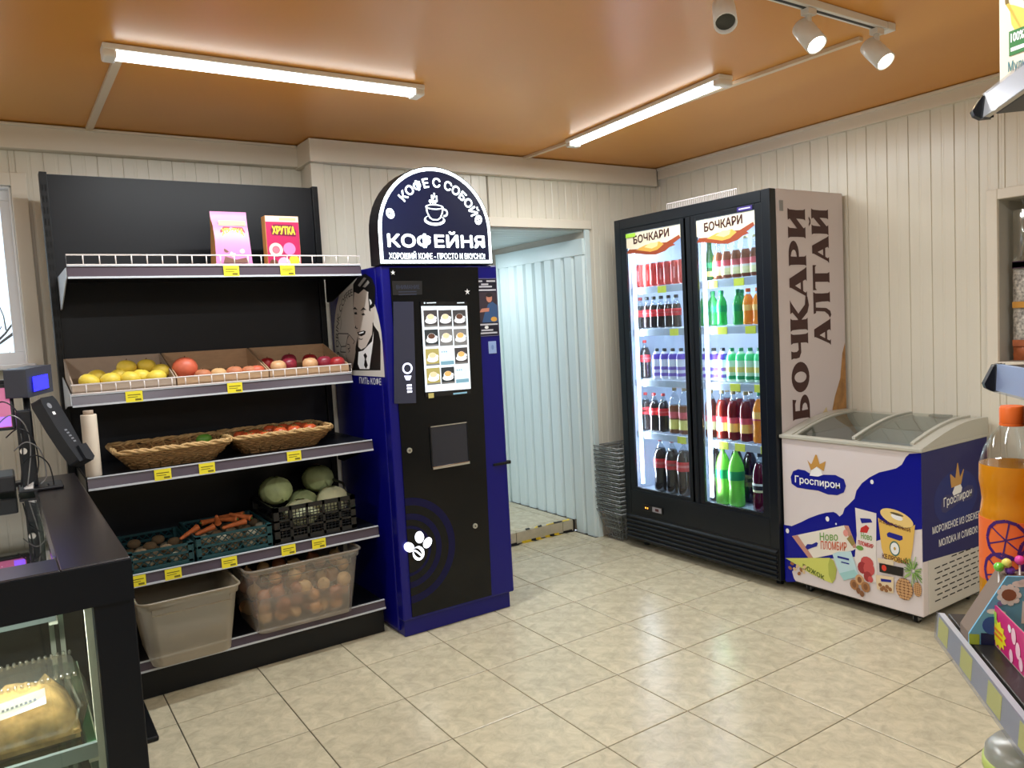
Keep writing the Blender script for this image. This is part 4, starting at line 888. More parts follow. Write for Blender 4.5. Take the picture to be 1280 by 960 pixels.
mb.flat(fs, bowl, .0036, SGW); mb.flat(fs, [(a+.003+(x-a-.003)*.84, b+.03+(y-b-.03)*.84) for x, y in bowl], .0039, SGN)
mb.ring(fs, a+.056, b+.036, .012, .020, .0037, SGW, 20, -110, 110).ell(fs, a+.003, b+.062, .050, .013, .0042, SGW, 28).ell(fs, a+.003, b+.062, .041, .008, .0045, SGN, 28)
for d, k in ((-.012, .8), (.002, 1.), (.014, .75)): mb.stroke(fs, [(a+d-.004, b+.078), (a+d-.012, b+.092), (a+d+.004, b+.104*k+.01), (a+d+.004, b+.078+.052*k)], .008, .0038, SGW)
part('cup_emblem', mb, sg, label='glowing coffee cup emblem')
# ================================================================== drinks cooler
FX0, FX1, FY0, FY1, FT = -0.53, 0.10, -1.362, -0.150, 2.135
CABB = M('cooler_black', (13, 19, 26), 0.32, spec=.4); LAV = M('cooler_side_print', (216, 206, 208), 0.4); INN = M('cooler_inside', (206, 218, 236), 0.4)
fg_ = thing('drinks_cooler', (-0.215, -0.756, 0), 'tall black two-door glass drinks cooler filled with bottles and cans', 'cooler')
mb = MB().box(FX0+.05, FX1, FY0, FY0+.035, .05, FT, LAV).box(FX0+.05, FX1, FY1-.035, FY1, .05, FT, CABB).box(FX1-.035, FX1, FY0+.035, FY1-.035, .05, FT, INN).box(FX0+.05, FX1-.035, FY0+.035, FY1-.035, 2.085, FT, INN).box(FX0+.05, FX1-.035, FY0+.035, FY1-.035, .05, .365, INN)
part('cabinet', mb, fg_)
part('inner_wall', MB().box(FX0+.06, FX1-.036, FY0+.035, FY0+.038, .366, 2.084, INN).box(FX0+.06, FX1-.036, FY1-.038, FY1-.035, .366, 2.084, INN), fg_)
mb = MB().box(FX0, FX0+.05, FY0, FY0+.058, .05, FT, CABB).box(FX0, FX0+.05, FY1-.055, FY1, .05, FT, CABB).box(FX0, FX0+.05, FY0+.058, FY1-.055, 2.070, FT, CABB).box(FX0, FX0+.05, FY0+.058, FY1-.055, .05, .385, CABB)
part('front_frame', mb, fg_, .004)
gr = part('base_grille', MB().box(FX0-.004, FX0-.0005, FY0+.006, FY1-.006, .056, .225, M('grille_black', (10, 11, 13), .5)), fg_)
ff = Fr((FX0, FY1, 0), (0, -1, 0), (0, 0, 1), (-1, 0, 0))
for i in range(6):
    z = .064 + i*.027
    part('grille_slat', MB().prism(Fr((FX0-.004, FY0+.012, z), (-1, 0, 0), (0, 0, 1), (0, 1, 0)), [(0, 0), (.012, .004), (.012, .010), (0, .018)], 0, FY1-FY0-.024, CABB), gr)
for y in (FY0+.08, FY1-.08):
    for x in (FX0+.1, FX1-.08): part('foot', MB().lathe([(.02, 0), (.02, .01), (.012, .012), (.012, .052)], BLACK, (x, y, 0), 12), fg_)
cp = part('control_panel', MB().prism(ff, [(.165, .262), (.345, .262), (.345, .305), (.165, .305)], .0005, .006, BLKP), fg_, .002)
LEDR = M('led_amber', (255, 170, 60), .3, emit=3)
part('display', MB().rect(ff, .185, .225, .272, .296, .0065, M('display_dark', (40, 6, 6), .2)).rect(ff, .19, .198, .278, .288, .007, LEDR).rect(ff, .208, .216, .278, .288, .007, LEDR), cp)
part('keys', MB().rect(ff, .255, .335, .268, .300, .0065, M('key_grey', (150, 146, 150), .4)).rect(ff, .28, .312, .275, .292, .007, M('key_dark', (70, 20, 24), .4)), cp)
CGL = clear('cooler_glass', (238, 246, 250), 0.07)
def sliding_door(a0, a1, x, lab):
    d = part('door', MB().box(x, x+.018, FY1-a0-.045, FY1-a0, .385, 2.07, CABB).box(x, x+.018, FY1-a1, FY1-a1+.045, .385, 2.07, CABB).box(x, x+.018, FY1-a1+.045, FY1-a0-.045, .385, .405, CABB).box(x, x+.018, FY1-a1+.045, FY1-a0-.045, 2.040, 2.07, CABB), fg_, .002, label=lab)
    part('door_glass', MB().box(x+.007, x+.011, FY1-a1+.045, FY1-a0-.045, .405, 2.04, CGL), d)
    return d
dl = sliding_door(.056, .620, FX0+.003, 'left sliding glass door'); dr = sliding_door(.650, 1.155, FX0+.003, 'right sliding glass door')
part('centre_post', MB().box(FX0+.003, FX0+.05, FY1-.66, FY1-.60, .385, 2.07, CABB), fg_, .003)
# printed headers on the glass
HDR = M('header_cream', (232, 222, 196), .4); BRN = M('brown_letters', (62, 22, 18), .5); RUST = M('rust_swoosh', (150, 68, 38), .5); GOLD = M('golden_swoosh', (226, 168, 78), .5)
for door, a0, a1, cr in ((dl, .102, .574, ''), (dr, .696, 1.109, '')):
    w = a1-a0; zt = 2.038; h = .0005; f = Fr((FX0+.003, FY1, 0), (0, -1, 0), (0, 0, 1), (-1, 0, 0)); h = -.0065
    U = lambda *l: [(a0+w*a, zt-.20+.20*b) for a, b in l]
    g_ = .22
    mb = MB().flat(f, U((0, .55), (.1, .48), (.5, .50), (.9, .56), (1, .62), (1, 1), (0, 1)), h, HDR)
    mb.flat(f, U((.0, .38), (.2, .34), (.38, .26), (.55, .22), (.72, .29), (.80, .38), (.90, .42), (.86, .47), (.99, .60), (.97, .70), (.86, .62), (.75, .54), (.6, .56), (.45, .42), (.25, .47), (.04, .50)), h+.0006, RUST)
    mb.flat(f, U((.18, .455), (.45, .33), (.58, .36), (.70, .50), (.62, .60), (.5, .58), (.36, .56)), h+.0009, GOLD).flat(f, U((.34, .50), (.48, .42), (.58, .47), (.60, .58), (.46, .60)), h+.0011, M('pale_gold', (240, 216, 150), .5))
    mb.text(f, 'БОЧКАРИ', a0+w*.14, a0+w*.80, zt-.20+.20*.64, zt-.20+.20*.90, h+.0015, BRN, .03, skew=.012)
    part('header_print', mb, door, label='cream header print with brown lettering')
mb = MB().rect(ff, .102, .19, 2.012, 2.037, .0015-.006, M('lime_sticker', (170, 220, 70), .5)); part('lime_sticker', mb, dl)
mb = MB().rect(ff, 1.0, 1.10, 2.043, 2.066, .001, M('violet_sticker', (48, 30, 110), .4)).rect(ff, 1.012, 1.088, 2.051, 2.058, .0014, M('pale_print', (200, 196, 220), .5)); part('violet_sticker', mb, dr)
# shelves with price rails, and the lights
SHELFW = M('cooler_wire', (206, 214, 224), .35); PRAIL = clear('clear_rail', (235, 240, 248), .15, .1, haze=.6)
LED = M('led_strip', (226, 236, 255), .3, emit=10.0)
LV = [1.700, 1.432, 1.107, .764]
SXF = -.44
TAGC = M('tag_lime', (226, 226, 70), .5)
tags = ((.33, .93, .66+.08), (.42, .80, 1.0), (.88, 1.05), (.45, .78, .90, 1.08))
for i, z in enumerate(LV):
    mb = MB()
    for k in range(30): y = FY0+.05+(FY1-FY0-.1)*k/29; mb.bar((SXF, y, z-.004), (FX1-.045, y, z-.004), .0028, SHELFW)
    for x in (SXF, SXF+.16, SXF+.32, FX1-.05): mb.bar((x, FY0+.045, z-.009), (x, FY1-.045, z-.009), .0032, SHELFW)
    s = part('shelf', mb, fg_)
    part('price_rail', MB().box(SXF-.008, SXF-.005, FY0+.05, FY1-.05, z-.048, z-.006, PRAIL), s)
    part('rail_back', MB().box(SXF-.004, SXF-.001, FY0+.05, FY1-.05, z-.046, z-.010, M('rail_white', (226, 230, 236), .4)), s)
    for a in tags[i]: part('price_tag', MB().box(SXF-.0125, SXF-.0088, FY1-a-.035, FY1-a+.035, z-.050, z-.008, TAGC), s)
fl = part('floor_tray', MB().box(FX0+.06, FX1-.04, FY0+.042, FY1-.042, .366, .374, INN), fg_)
for a, lab in ((.10, 'left'), (.69, 'centre')):
    part('light_bar', MB().box(FX0+.052, FX0+.066, FY1-a-.018, FY1-a+.0, .42, 1.93, LED), fg_, label='glowing white light strip')
l = bpy.data.lights.new('cooler_light', 'AREA'); l.shape = 'RECTANGLE'; l.size = 1.0; l.size_y = .12; l.energy = 9; l.color = (.9, .95, 1)
o = bpy.data.objects.new('cooler_light', l); COL.objects.link(o); o.location = (-.30, -.756, 2.075); o.rotation_euler = (0, 0, R(90))
for a in (.13, .72):
    l = bpy.data.lights.new('strip_light', 'AREA'); l.shape = 'RECTANGLE'; l.size = 1.45; l.size_y = .02; l.energy = 9.5; l.color = (.9, .95, 1)
    o = bpy.data.objects.new('strip_light', l); COL.objects.link(o); o.location = (FX0+.075, FY1-a, 1.18)
    o.rotation_euler = Vector((-.62, .78, 0)).normalized().to_track_quat('Z', 'Y').to_euler()
    o.matrix_world = Matrix.Translation(o.location) @ Matrix(((0, 0.783, -0.622), (0, 0.622, 0.783), (1, 0, 0))).to_4x4()
# big print on the side: heavy letters with flared ends
STEM = [(-.02, 0), (.42, 0), (.37, .10), (.355, .5), (.37, .90), (.42, 1), (-.02, 1), (.03, .90), (.04, .5), (.03, .10)]
LET = {
 'Б': (.86, [STEM, [(.2, .84), (.66, .86), (.82, .78), (.86, 1), (.2, 1)], [(.2, 0), (.46, 0), (.46, .12), (.2, .12)], [(.2, .46), (.46, .46), (.46, .58), (.2, .58)]], [(.45, .29, .55, .29, .21, .15, -90, 90)]),
 'О': (1.08, [], [(.5, .5, .5, .52, .18, .35, 0, 360)]),
 'Ч': (.90, [[(.0, 1), (.33, 1), (.29, .88), (.29, .68), (.36, .57), (.75, .59), (.75, .44), (.26, .42), (.06, .53), (.03, .72), (.04, .88)], [(.58, 0), (1.02, 0), (.97, .12), (.96, .5), (.97, .88), (1.02, 1), (.58, 1), (.63, .88), (.64, .5), (.63, .12)]], []),
 'К': (1.05, [STEM, [(.30, .45), (.62, .88), (.56, 1), (1.02, 1), (.90, .90), (.54, .50)], [(.30, .56), (.52, .60), (.86, .14), (1.14, .10), (1.12, -.02), (.84, -.10), (.60, .0), (.32, .42)]], []),
 'А': (1.02, [[(-.02, 0), (.22, 0), (.17, .08), (.44, .74), (.50, 1), (.38, 1), (.06, .10)], [(.34, 1), (.66, 1), (1.0, .10), (1.06, 0), (.56, 0), (.62, .08), (.38, .78)], [(.16, .22), (.76, .22), (.72, .35), (.20, .35)]], []),
 'Р': (.86, [STEM, [(.2, .88), (.44, .88), (.44, 1), (.2, 1)], [(.2, .42), (.44, .42), (.44, .54), (.2, .54)]], [(.43, .71, .57, .29, .21, .15, -90, 90)]),
 'И': (1.0, [[(a*.92, b) for a, b in STEM], [(.63+a*.92, b) for a, b in STEM], [(.30, .06), (.70, .56), (.70, .94), (.30, .44)]], []),
 'Л': (1.02, [[(-.02, .02), (.10, -.06), (.26, .0), (.38, .24), (.42, .9), (.28, .9), (.24, .34), (.12, .13)], [(.20, .86), (.9, .86), (.9, 1), (.16, 1)], [(.60, 0), (1.03, 0), (.97, .12), (.96, .5), (.97, .88), (1.03, 1), (.60, 1), (.64, .5), (.64, .12)]], []),
 'Т': (1.0, [[(0, .78), (.08, .86), (.92, .86), (1, .78), (1, 1), (0, 1)], [(.28, 0), (.72, 0), (.67, .12), (.67, .9), (.33, .9), (.33, .12)]], [])}
LET['Й'] = (1.0, LET['И'][1] + [[(.30, 1.16), (.42, 1.06), (.58, 1.06), (.70, 1.16), (.62, 1.17), (.5, 1.12), (.38, 1.17)]], [])
def flared(mb, word, put, gap=.10):
    """put(i, j, h): the spot on the panel for i along the word, j up the letter, h out"""
    tot = sum(LET[c][0] for c in word) + gap*(len(word)-1); x = 0; hk = [.0008]
    for c in word:
        w, polys, arcs = LET[c]
        for P in polys: hk[0] += .00004; mb.add([put((x+a*w)/tot, b, hk[0]) for a, b in P], [tuple(range(len(P)))], BRN)
        for cx, cy, rx, ry, sx, sy, t0, t1 in arcs:
            n = 24; vs = []; hk[0] += .00004
            for k in range(n+1): t = R(t0+(t1-t0)*k/n); vs += [put((x+(cx+sx*math.cos(t))*w)/tot, cy+sy*math.sin(t), hk[0]), put((x+(cx+rx*math.cos(t))*w)/tot, cy+ry*math.sin(t), hk[0])]
            mb.add(vs, [(2*k, 2*k+1, 2*k+3, 2*k+2) for k in range(n)], BRN)
        x += w+gap
    return mb
fs_ = Fr((FX0, FY0, 0), (1, 0, 0), (0, 0, 1), (0, -1, 0))
mb = flared(MB(), 'БОЧКАРИ', lambda i, j, h: fs_.p(.290-.148*j, .905+1.130*i, h)); flared(mb, 'АЛТАЙ', lambda i, j, h: fs_.p(.495-.150*j, 1.295+.745*i, h))
part('side_lettering', mb, fg_, label='large brown lettering running up the side')
mb = MB().flat(fs_, [(.42, .70), (.628, .70), (.628, 1.30), (.60, 1.24), (.575, 1.10), (.52, 1.0), (.47, .86)], .0006, M('wheat_print', (176, 128, 72), .5, noise=.3, scale=20)).flat(fs_, [(.3, .70), (.42, .70), (.47, .86), (.44, .95), (.36, .88)], .0006, M('pale_wheat_print', (214, 196, 150), .5, noise=.15, scale=14))
part('side_picture', mb, fg_)
part('side_plate', MB().prism(fs_, [(.075, 2.02), (.105, 2.02), (.105, 2.075), (.075, 2.075)], 0, .003, GREYM), fg_)
# white wire guard lying on the cooler
t = thing('wire_guard', (-.40, -.75, FT), 'short white wire fence standing on top of the drinks cooler', 'wire guard')
mb = MB(); xa = -.42; ya, yb = -.52, -1.06; mb.tube([(xa, ya, FT+.003), (xa, yb, FT+.003), (xa, yb, FT+.055), (xa, ya, FT+.055)], .003, WIRE, 5, True)
part('rim', mb, t); mb = MB()
for i in range(1, 36): y = ya+(yb-ya)*i/36; mb.bar((xa, y, FT+.003), (xa, y, FT+.055), .002, WIRE)
part('bars', mb, t, kind='stuff')
# ------------------------------------------------------------------ bottles
CLR = clear('bottle_plastic', (240, 244, 246), .12)
def bottle(name, cat, prof, mats, cap, label_band=None, n=16, fill=1.0, cap_r=.014, cap_h=.018, under=None):
    """prof: radius, height; mats: liquid, neck; label_band: z0, z1, material (a list of bands)"""
    t = thing(name, (0, 0, 0), 'x', cat, local=True)
    zt = prof[-1][1]; zf = zt*fill
    lo = [p for p in prof if p[1] <= zf] ; hi = [p for p in prof if p[1] > zf]
    if hi:
        a, b = lo[-1], hi[0]; k = (zf-a[1])/(b[1]-a[1]); rm = a[0]+(b[0]-a[0])*k; lo = lo+[(rm, zf)]; hi = [(rm, zf)]+hi
    part('body', MB().lathe(lo, mats[0], n=n), t)
    if hi: part('neck', MB().lathe(hi, mats[1], n=n), t)
    part('cap', MB().lathe([(cap_r, zt-.002), (cap_r+.0004, zt+.002), (cap_r, zt+cap_h-.002), (cap_r*.85, zt+cap_h)], cap, n=12), t)
    if label_band:
        b = MB()
        for z0, z1, m in label_band:
            rad = lambda z: max((prof[i][0] + (prof[i+1][0]-prof[i][0])*(z-prof[i][1])/(prof[i+1][1]-prof[i][1]+1e-9)) for i in range(len(prof)-1) if prof[i][1] <= z <= prof[i+1][1]) + .0012
            zz = [z0] + [p[1] for p in prof if z0 < p[1] < z1] + [z1]
            b.lathe([(rad(z), z) for z in zz], m, n=n)
        part('label', b, t)
    return t
def soda(h, r): return [(r*.55, 0), (r*.9, h*.012), (r, h*.05), (r*.96, h*.22), (r*.93, h*.36), (r, h*.5), (r, h*.62), (r*.9, h*.74), (r*.62, h*.86), (r*.36, h*.93), (.0125, h*.96), (.0125, h)]
COLA = M('cola', (34, 20, 22), .1, coat=.4); REDL = M('red_label', (206, 44, 52), .4); REDL2 = M('red_label_print', (236, 150, 150), .4); REDC = M('red_cap', (200, 50, 50), .4); BLKC = M('black_cap', (24, 24, 28), .4)
GRNB = juicy('green_soda', (70, 176, 96)); GRNL = M('green_label', (20, 140, 84), .4); GRNC = M('green_cap', (30, 130, 80), .4); ORGB = juicy('orange_soda', (246, 166, 52)); ORGC = M('orange_cap', (226, 104, 36), .4); ORGL = M('orange_label', (240, 190, 100), .4)
LIMB = juicy('lime_soda', (140, 206, 92)); BEER = juicy('amber_drink', (150, 92, 60)); TEA = juicy('red_tea', (130, 44, 34)); PURP = M('purple_cap', (84, 52, 170), .4); MILK = M('milk_sleeve', (212, 214, 226), .35); GMILK = M('green_sleeve', (196, 232, 206), .35); GSH = M('green_shoulder', (70, 214, 130), .35); VIO = M('violet_print', (110, 80, 176), .4)
CRML = M('cream_label', (224, 218, 170), .45); LYEL = M('yellow_label', (216, 204, 110), .45); BURG = juicy('burgundy_soda', (92, 16, 30), .3); DKG = juicy('dark_green_glass', (36, 96, 44), .3); PNKL = M('pink_red_label', (214, 84, 96), .45); WHL = M('white_label', (224, 224, 220), .45)
S = .2
P05 = soda(.184, .031); P1 = soda(.270, .0395); P15 = soda(.328, .047)
def lbl(pr, a, b, m): h = pr[-1][1]; return (h*a, h*b, m)
BT = {}
BT['cola_small'] = lambda: bottle('cola_bottle', 'bottle', P05, (COLA, CLR), BLKC, [lbl(P05, .40, .64, REDL), lbl(P05, .5, .54, REDL2)], fill=.80)
BT['cola_small_red'] = lambda: bottle('cola_bottle', 'bottle', P05, (COLA, CLR), REDC, [lbl(P05, .40, .64, REDL), lbl(P05, .5, .54, REDL2)], fill=.80)
BT['cola_1l'] = lambda: bottle('cola_bottle', 'bottle', P1, (COLA, CLR), REDC, [lbl(P1, .46, .66, REDL), lbl(P1, .54, .58, REDL2)], fill=.86)
BT['cola_15'] = lambda: bottle('cola_bottle', 'bottle', P15, (COLA, CLR), REDC, [lbl(P15, .48, .66, REDL), lbl(P15, .55, .60, REDL2)], fill=.86)
BT['green_small'] = lambda: bottle('green_soda_bottle', 'bottle', P05, (GRNB, GRNB), GRNC, [lbl(P05, .42, .62, GRNL)], fill=.82)
BT['orange_small'] = lambda: bottle('orange_soda_bottle', 'bottle', P05, (ORGB, CLR), ORGC, [lbl(P05, .42, .60, ORGL)], fill=.92)
BT['orange_1l'] = lambda: bottle('orange_soda_bottle', 'bottle', P1, (ORGB, CLR), GRNC, [lbl(P1, .48, .66, ORGL), lbl(P1, .48, .52, PNKL)], fill=.92)
BT['lime_15'] = lambda: bottle('lime_soda_bottle', 'bottle', P15, (LIMB, LIMB), BLKC, [lbl(P15, .48, .64, GRNL)], fill=.9)
BT['burgundy'] = lambda: bottle('burgundy_soda_bottle', 'bottle', soda(.312, .044), (BURG, CLR), BLKC, [(.150, .162, WHL), (.125, .150, BLK), (.112, .125, CRML)], fill=.88)
BT['beer_dark'] = lambda: bottle('dark_bottle', 'bottle', soda(.328, .045), (COLA, COLA), BLKC, [(.10, .17, M('dull_label', (150, 120, 96), .5)), (.125, .15, CRML)], fill=.9)
BT['tea'] = lambda: bottle('iced_tea_bottle', 'bottle', soda(.270, .037), (TEA, CLR), M('tea_cap', (150, 130, 90), .4), [(.05, .10, CRML), (.10, .135, PNKL)], fill=.86)
BT['tea2'] = lambda: bottle('iced_tea_bottle', 'bottle', soda(.270, .037), (TEA, CLR), M('tea_cap', (150, 130, 90), .4), [(.05, .10, ORGL), (.10, .135, PNKL)], fill=.86)
BT['amber_1l'] = lambda: bottle('amber_soda_bottle', 'bottle', soda(.272, .0395), (BEER, CLR), M('tea_cap', (150, 130, 90), .4), [(.03, .09, LYEL), (.10, .14, PNKL)], fill=.66)
_lg = [(.018, 0), (.030, .004), (.031, .02), (.031, .12), (.027, .15), (.017, .18), (.0135, .20), (.0125, .232), (.0135, .235), (.0135, .243)]
BT['glass_amber'] = lambda: bottle('fruit_drink_bottle', 'bottle', [(a, b*.88) for a, b in _lg], (BEER, CLR), M('pale_gold_cap', (214, 204, 150), .35, .3), [(.02, .058, CRML), (.058, .070, WHL), (.070, .104, PNKL)], fill=.72, cap_r=.014, cap_h=.012)
BT['glass_green'] = lambda: bottle('green_glass_bottle', 'bottle', [(a*.98, b*.89) for a, b in _lg], (DKG, DKG), M('dark_green_cap', (24, 80, 40), .4), [(.07, .10, GRNL), (.02, .05, LYEL)], fill=1, cap_r=.0135, cap_h=.008)
_mk = [(.024, 0), (.031, .004), (.032, .012), (.032, .125), (.029, .150), (.018, .168), (.014, .172), (.014, .176)]
BT['milk_violet'] = lambda: bottle('drinking_yogurt_bottle', 'bottle', _mk, (MILK, MILK), BLKC, [(.126, .160, PURP), (.02, .04, VIO), (.06, .08, VIO)], fill=1)
BT['milk_green'] = lambda: bottle('drinking_yogurt_bottle', 'bottle', _mk, (GMILK, GMILK), GRNC, [(.122, .160, GSH), (.015, .035, GRNL), (.055, .085, LYEL)], fill=1)
def can():
    t = thing('soda_can', (0, 0, 0), 'x', 'can', local=True); cr = M('can_red', (206, 70, 66), .3, .2)
    part('can_body', MB().lathe([(.021, 0), (.0265, .006), (.028, .012), (.028, .134), (.023, .142)], cr, n=16), t)
    part('can_lid', MB().lathe([(.023, .142), (.0245, .145), (.0235, .146), (.022, .143)], GREYM, n=16), t)
    b = MB()
    for a in range(4): b.lathe([(.0283, .035), (.0283, .105)], REDL2, n=3, a0=a*90, a1=a*90+22)
    part('can_print', b, t); return t
BT['can'] = can
PR = {}
def put(kind, a, z, label, group, x=-.395, rz=0.0):
    if kind not in PR: PR[kind] = BT[kind](); o = PR[kind]
    else: o = copy_tree(PR[kind])
    o.location = (x, FY1-a, z+.0005); o.rotation_euler[2] = rz; o['label'] = label; o['group'] = group; return o
def row(kind, aa, z, what, where, group, x=-.395):
    for i, a in enumerate(aa): put(kind, a, z, '%s, %s from the left %s' % (what, ORD[i], where) if len(aa) > 1 else '%s %s' % (what, where), group, x, i*.7)
T1, T2, T3, T4, T5 = LV[0], LV[1], LV[2], LV[3], .374

row('can', (.085, .147, .208, .269, .331, .393, .455), T1, 'red soda can', 'on the top cooler shelf', 'red cans on the top shelf')
put('cola_small_red', .072, T2, 'small cola bottle with a red cap at the left end of the second shelf', 'small colas on the second shelf')
row('cola_small', (.134, .197, .262, .328, .393), T2, 'small black-capped cola bottle', 'on the second shelf of the cooler', 'small colas on the second shelf')
put('cola_1l', .097, T3, 'cola bottle with a red cap beside the violet-topped bottles, middle shelf', 'red-capped colas').scale = (.92, .92, .86)
row('milk_violet', (.206, .275, .347, .418), T3, 'violet-shouldered white bottle', 'on the middle shelf, left door', 'violet-topped bottles')
row('cola_1l', (.084, .165, .248), T4, 'red-labelled cola bottle', 'on the fourth cooler shelf', 'red-capped colas')
row('amber_1l', (.348, .430), T4, 'yellow-labelled amber soda', 'on the fourth cooler shelf', 'amber sodas')
row('cola_15', (.205, .308, .408), T5, 'large red-labelled cola bottle', 'on the cooler floor', 'large colas on the cooler floor')
put('glass_green', .675, T1, 'green glass bottle at the left of the top shelf, right door', 'glass bottles on the top shelf')
row('glass_amber', (.738, .801, .870, .938, 1.003, 1.068), T1, 'amber pink-labelled glass bottle', 'on the top shelf, right door', 'glass bottles on the top shelf')
row('green_small', (.622, .688, .752, .872), T2, 'small green soda bottle', 'in the front row of the second shelf', 'green sodas on the second shelf')
put('green_small', .82, T2, 'small green soda bottle standing back between two others on the second shelf', 'green sodas on the second shelf', -.30)
row('orange_small', (.945, 1.012, 1.078), T2, 'small orange soda bottle', 'on the second cooler shelf', 'orange sodas on the second shelf')
row('milk_violet', (.615, .682, .749), T3, 'violet-shouldered white bottle', 'on the middle shelf, right door', 'violet-topped bottles')
row('milk_green', (.816, .882, .947, 1.012, 1.078), T3, 'green-shouldered pale bottle', 'on the middle shelf, right door', 'green-topped bottles')
row('tea', (.645, .730), T4, 'cream-labelled red iced tea', 'in front on the fourth shelf', 'iced teas on the fourth shelf')
row('tea2', (.815, .905), T4, 'yellow-labelled red iced tea', 'in front on the fourth shelf', 'iced teas on the fourth shelf')
row('tea', (.69, .775, .862), T4, 'cream-labelled red iced tea', 'in the second row of the fourth shelf', 'iced teas on the fourth shelf', -.30)
put('orange_1l', 1.000, T4, 'larger orange soda bottle at the right of the fourth shelf', 'orange sodas')
put('orange_1l', 1.085, T4, 'larger orange soda bottle at the right edge of the fourth shelf', 'orange sodas')
put('beer_dark', .638, T5, 'dark bottle with dull label beside the lime sodas on the cooler floor', 'dark bottles on the floor', -.36)
row('lime_15', (.722, .820), T5, 'bright lime green soda bottle', 'on the cooler floor', 'lime sodas on the cooler floor')
row('beer_dark', (.71, .81), T5, 'dark brown bottle', 'behind the lime sodas on the cooler floor', 'dark bottles on the floor', -.26)
put('burgundy', .990, T5, 'burgundy soda bottle, front one, at the right of the cooler floor', 'burgundy sodas')
put('burgundy', 1.075, T5, 'burgundy soda bottle at the right door edge of the cooler floor', 'burgundy sodas', -.36)
# ================================================================== ice cream freezer
ZX0, ZX1, ZY0, ZY1, ZB, ZT = -0.501, 0.10, -2.117, -1.370, 0.062, 0.832
FW = M('freezer_print_cream', (222, 212, 212), 0.22, coat=.3); FBL = M('freezer_print_blue', (8, 16, 138), 0.3, spec=.3); FG = M('freezer_grey', (206, 202, 194), 0.35); FIN = M('freezer_inside', (196, 198, 196), .5); LIDG = M('lid_frame_grey', (186, 184, 172), 0.3)
fz = thing('ice_cream_freezer', (-0.2, -1.733, 0), 'white and blue chest freezer for ice cream with curved glass lids', 'freezer')
mb = MB().box(ZX0, ZX0+.05, ZY0, ZY1, ZB, ZT, FW).box(ZX1-.05, ZX1, ZY0, ZY1, ZB, ZT, FG).box(ZX0+.05, ZX1-.05, ZY0, ZY0+.05, ZB, ZT, FG).box(ZX0+.05, ZX1-.05, ZY1-.05, ZY1, ZB, ZT, FG).box(ZX0+.05, ZX1-.05, ZY0+.05, ZY1-.05, ZB, .38, FIN)
part('body', mb, fz, .006)
part('liner', MB().box(ZX0+.0505, ZX0+.056, ZY0+.0505, ZY1-.0505, .381, ZT-.002, FIN).box(ZX1-.056, ZX1-.0505, ZY0+.0505, ZY1-.0505, .381, ZT-.002, FIN).box(ZX0+.056, ZX1-.056, ZY0+.0505, ZY0+.056, .381, ZT-.002, FIN).box(ZX0+.056, ZX1-.056, ZY1-.056, ZY1-.0505, .381, ZT-.002, FIN), fz)
part('base_tray', MB().box(ZX0+.02, ZX1-.02, ZY0+.015, ZY1-.02, ZB-.012, ZB+.002, BLACK), fz)
# curved lid
def zl(x): t = (x-ZX0)/(ZX1-ZX0); return .843 + .082*math.sin(min(1, t*1.28)*math.pi/2) - .010*max(0, t-.75)*4*max(0, t-.75)
NX = 12; XS = [ZX0-.008+(ZX1-ZX0+.012)*i/NX for i in range(NX+1)]
def capprism(y0, y1, top=0.0, zb=ZT):
    P = [(XS[0], zb)] + [(x, zl(max(ZX0, x))+top) for x in XS] + [(XS[-1], zb)]
    n = len(P); b = MB(); vs = [(x, y0, z) for x, z in P] + [(x, y1, z) for x, z in P]
    b.add(vs, [tuple(range(n))[::-1], tuple(range(n, 2*n))], LIDG); b.add(vs, [(i, (i+1) % n, n+(i+1) % n, n+i) for i in range(n)], LIDG); return b
part('lid_frame', MB().box(ZX0-.008, ZX0+.035, ZY0+.05, ZY1-.05, ZT, .847, LIDG), fz, .005); part('lid_frame', MB().box(ZX1-.05, ZX1+.004, ZY0+.05, ZY1-.05, ZT, .912, LIDG), fz, .005)
part('lid_end', capprism(ZY0-.004, ZY0+.052, 0), fz, .006); part('lid_end', capprism(ZY1-.052, ZY1+.004, 0), fz, .006)
part('rim_edge', MB().box(ZX0-.012, ZX0-.002, ZY0-.008, ZY1+.006, ZT-.004, ZT+.014, LIDG).box(ZX0-.002, ZX1+.004, ZY0-.008, ZY0-.001, ZT-.004, ZT+.012, LIDG), fz, .004)
FGL = clear('freezer_glass', (222, 230, 226), .16)
def lid(y0, y1, dz, lab):
    xs = [ZX0+.035+(ZX1-.05-ZX0-.035)*i/NX for i in range(NX+1)]
    b = MB(); vs = [(x, y, zl(x)+dz) for x in xs for y in (y0, y1)]; b.add(vs, [(2*i, 2*i+1, 2*i+3, 2*i+2) for i in range(NX)], FGL, True)
    g = part('glass_lid', b, fz, label=lab)
    for ya, yb in ((y0, y0+.018), (y1-.018, y1)):
        b = MB(); vs = []
        for x in xs: z = zl(x)+dz; vs += [(x, ya, z-.006), (x, yb, z-.006), (x, yb, z+.006), (x, ya, z+.006)]
        b.add(vs, [(4*i+k, 4*i+(k+1) % 4, 4*i+4+(k+1) % 4, 4*i+4+k) for i in range(NX) for k in range(4)] + [(0, 1, 2, 3), (4*NX+3, 4*NX+2, 4*NX+1, 4*NX)], LIDG)
        part('lid_edge', b, g)
lid(ZY0+.052, ZY0+.362, .004, 'curved glass lid over the right half'); lid(ZY0+.335, ZY1-.052, -.012, 'curved glass lid over the left half')
part('lid_handle', MB().box(.03, .075, ZY0+.15, ZY0+.25, .916, .926, M('lid_handle_grey', (120, 120, 110), .4)), fz, .002)
random.seed(8)
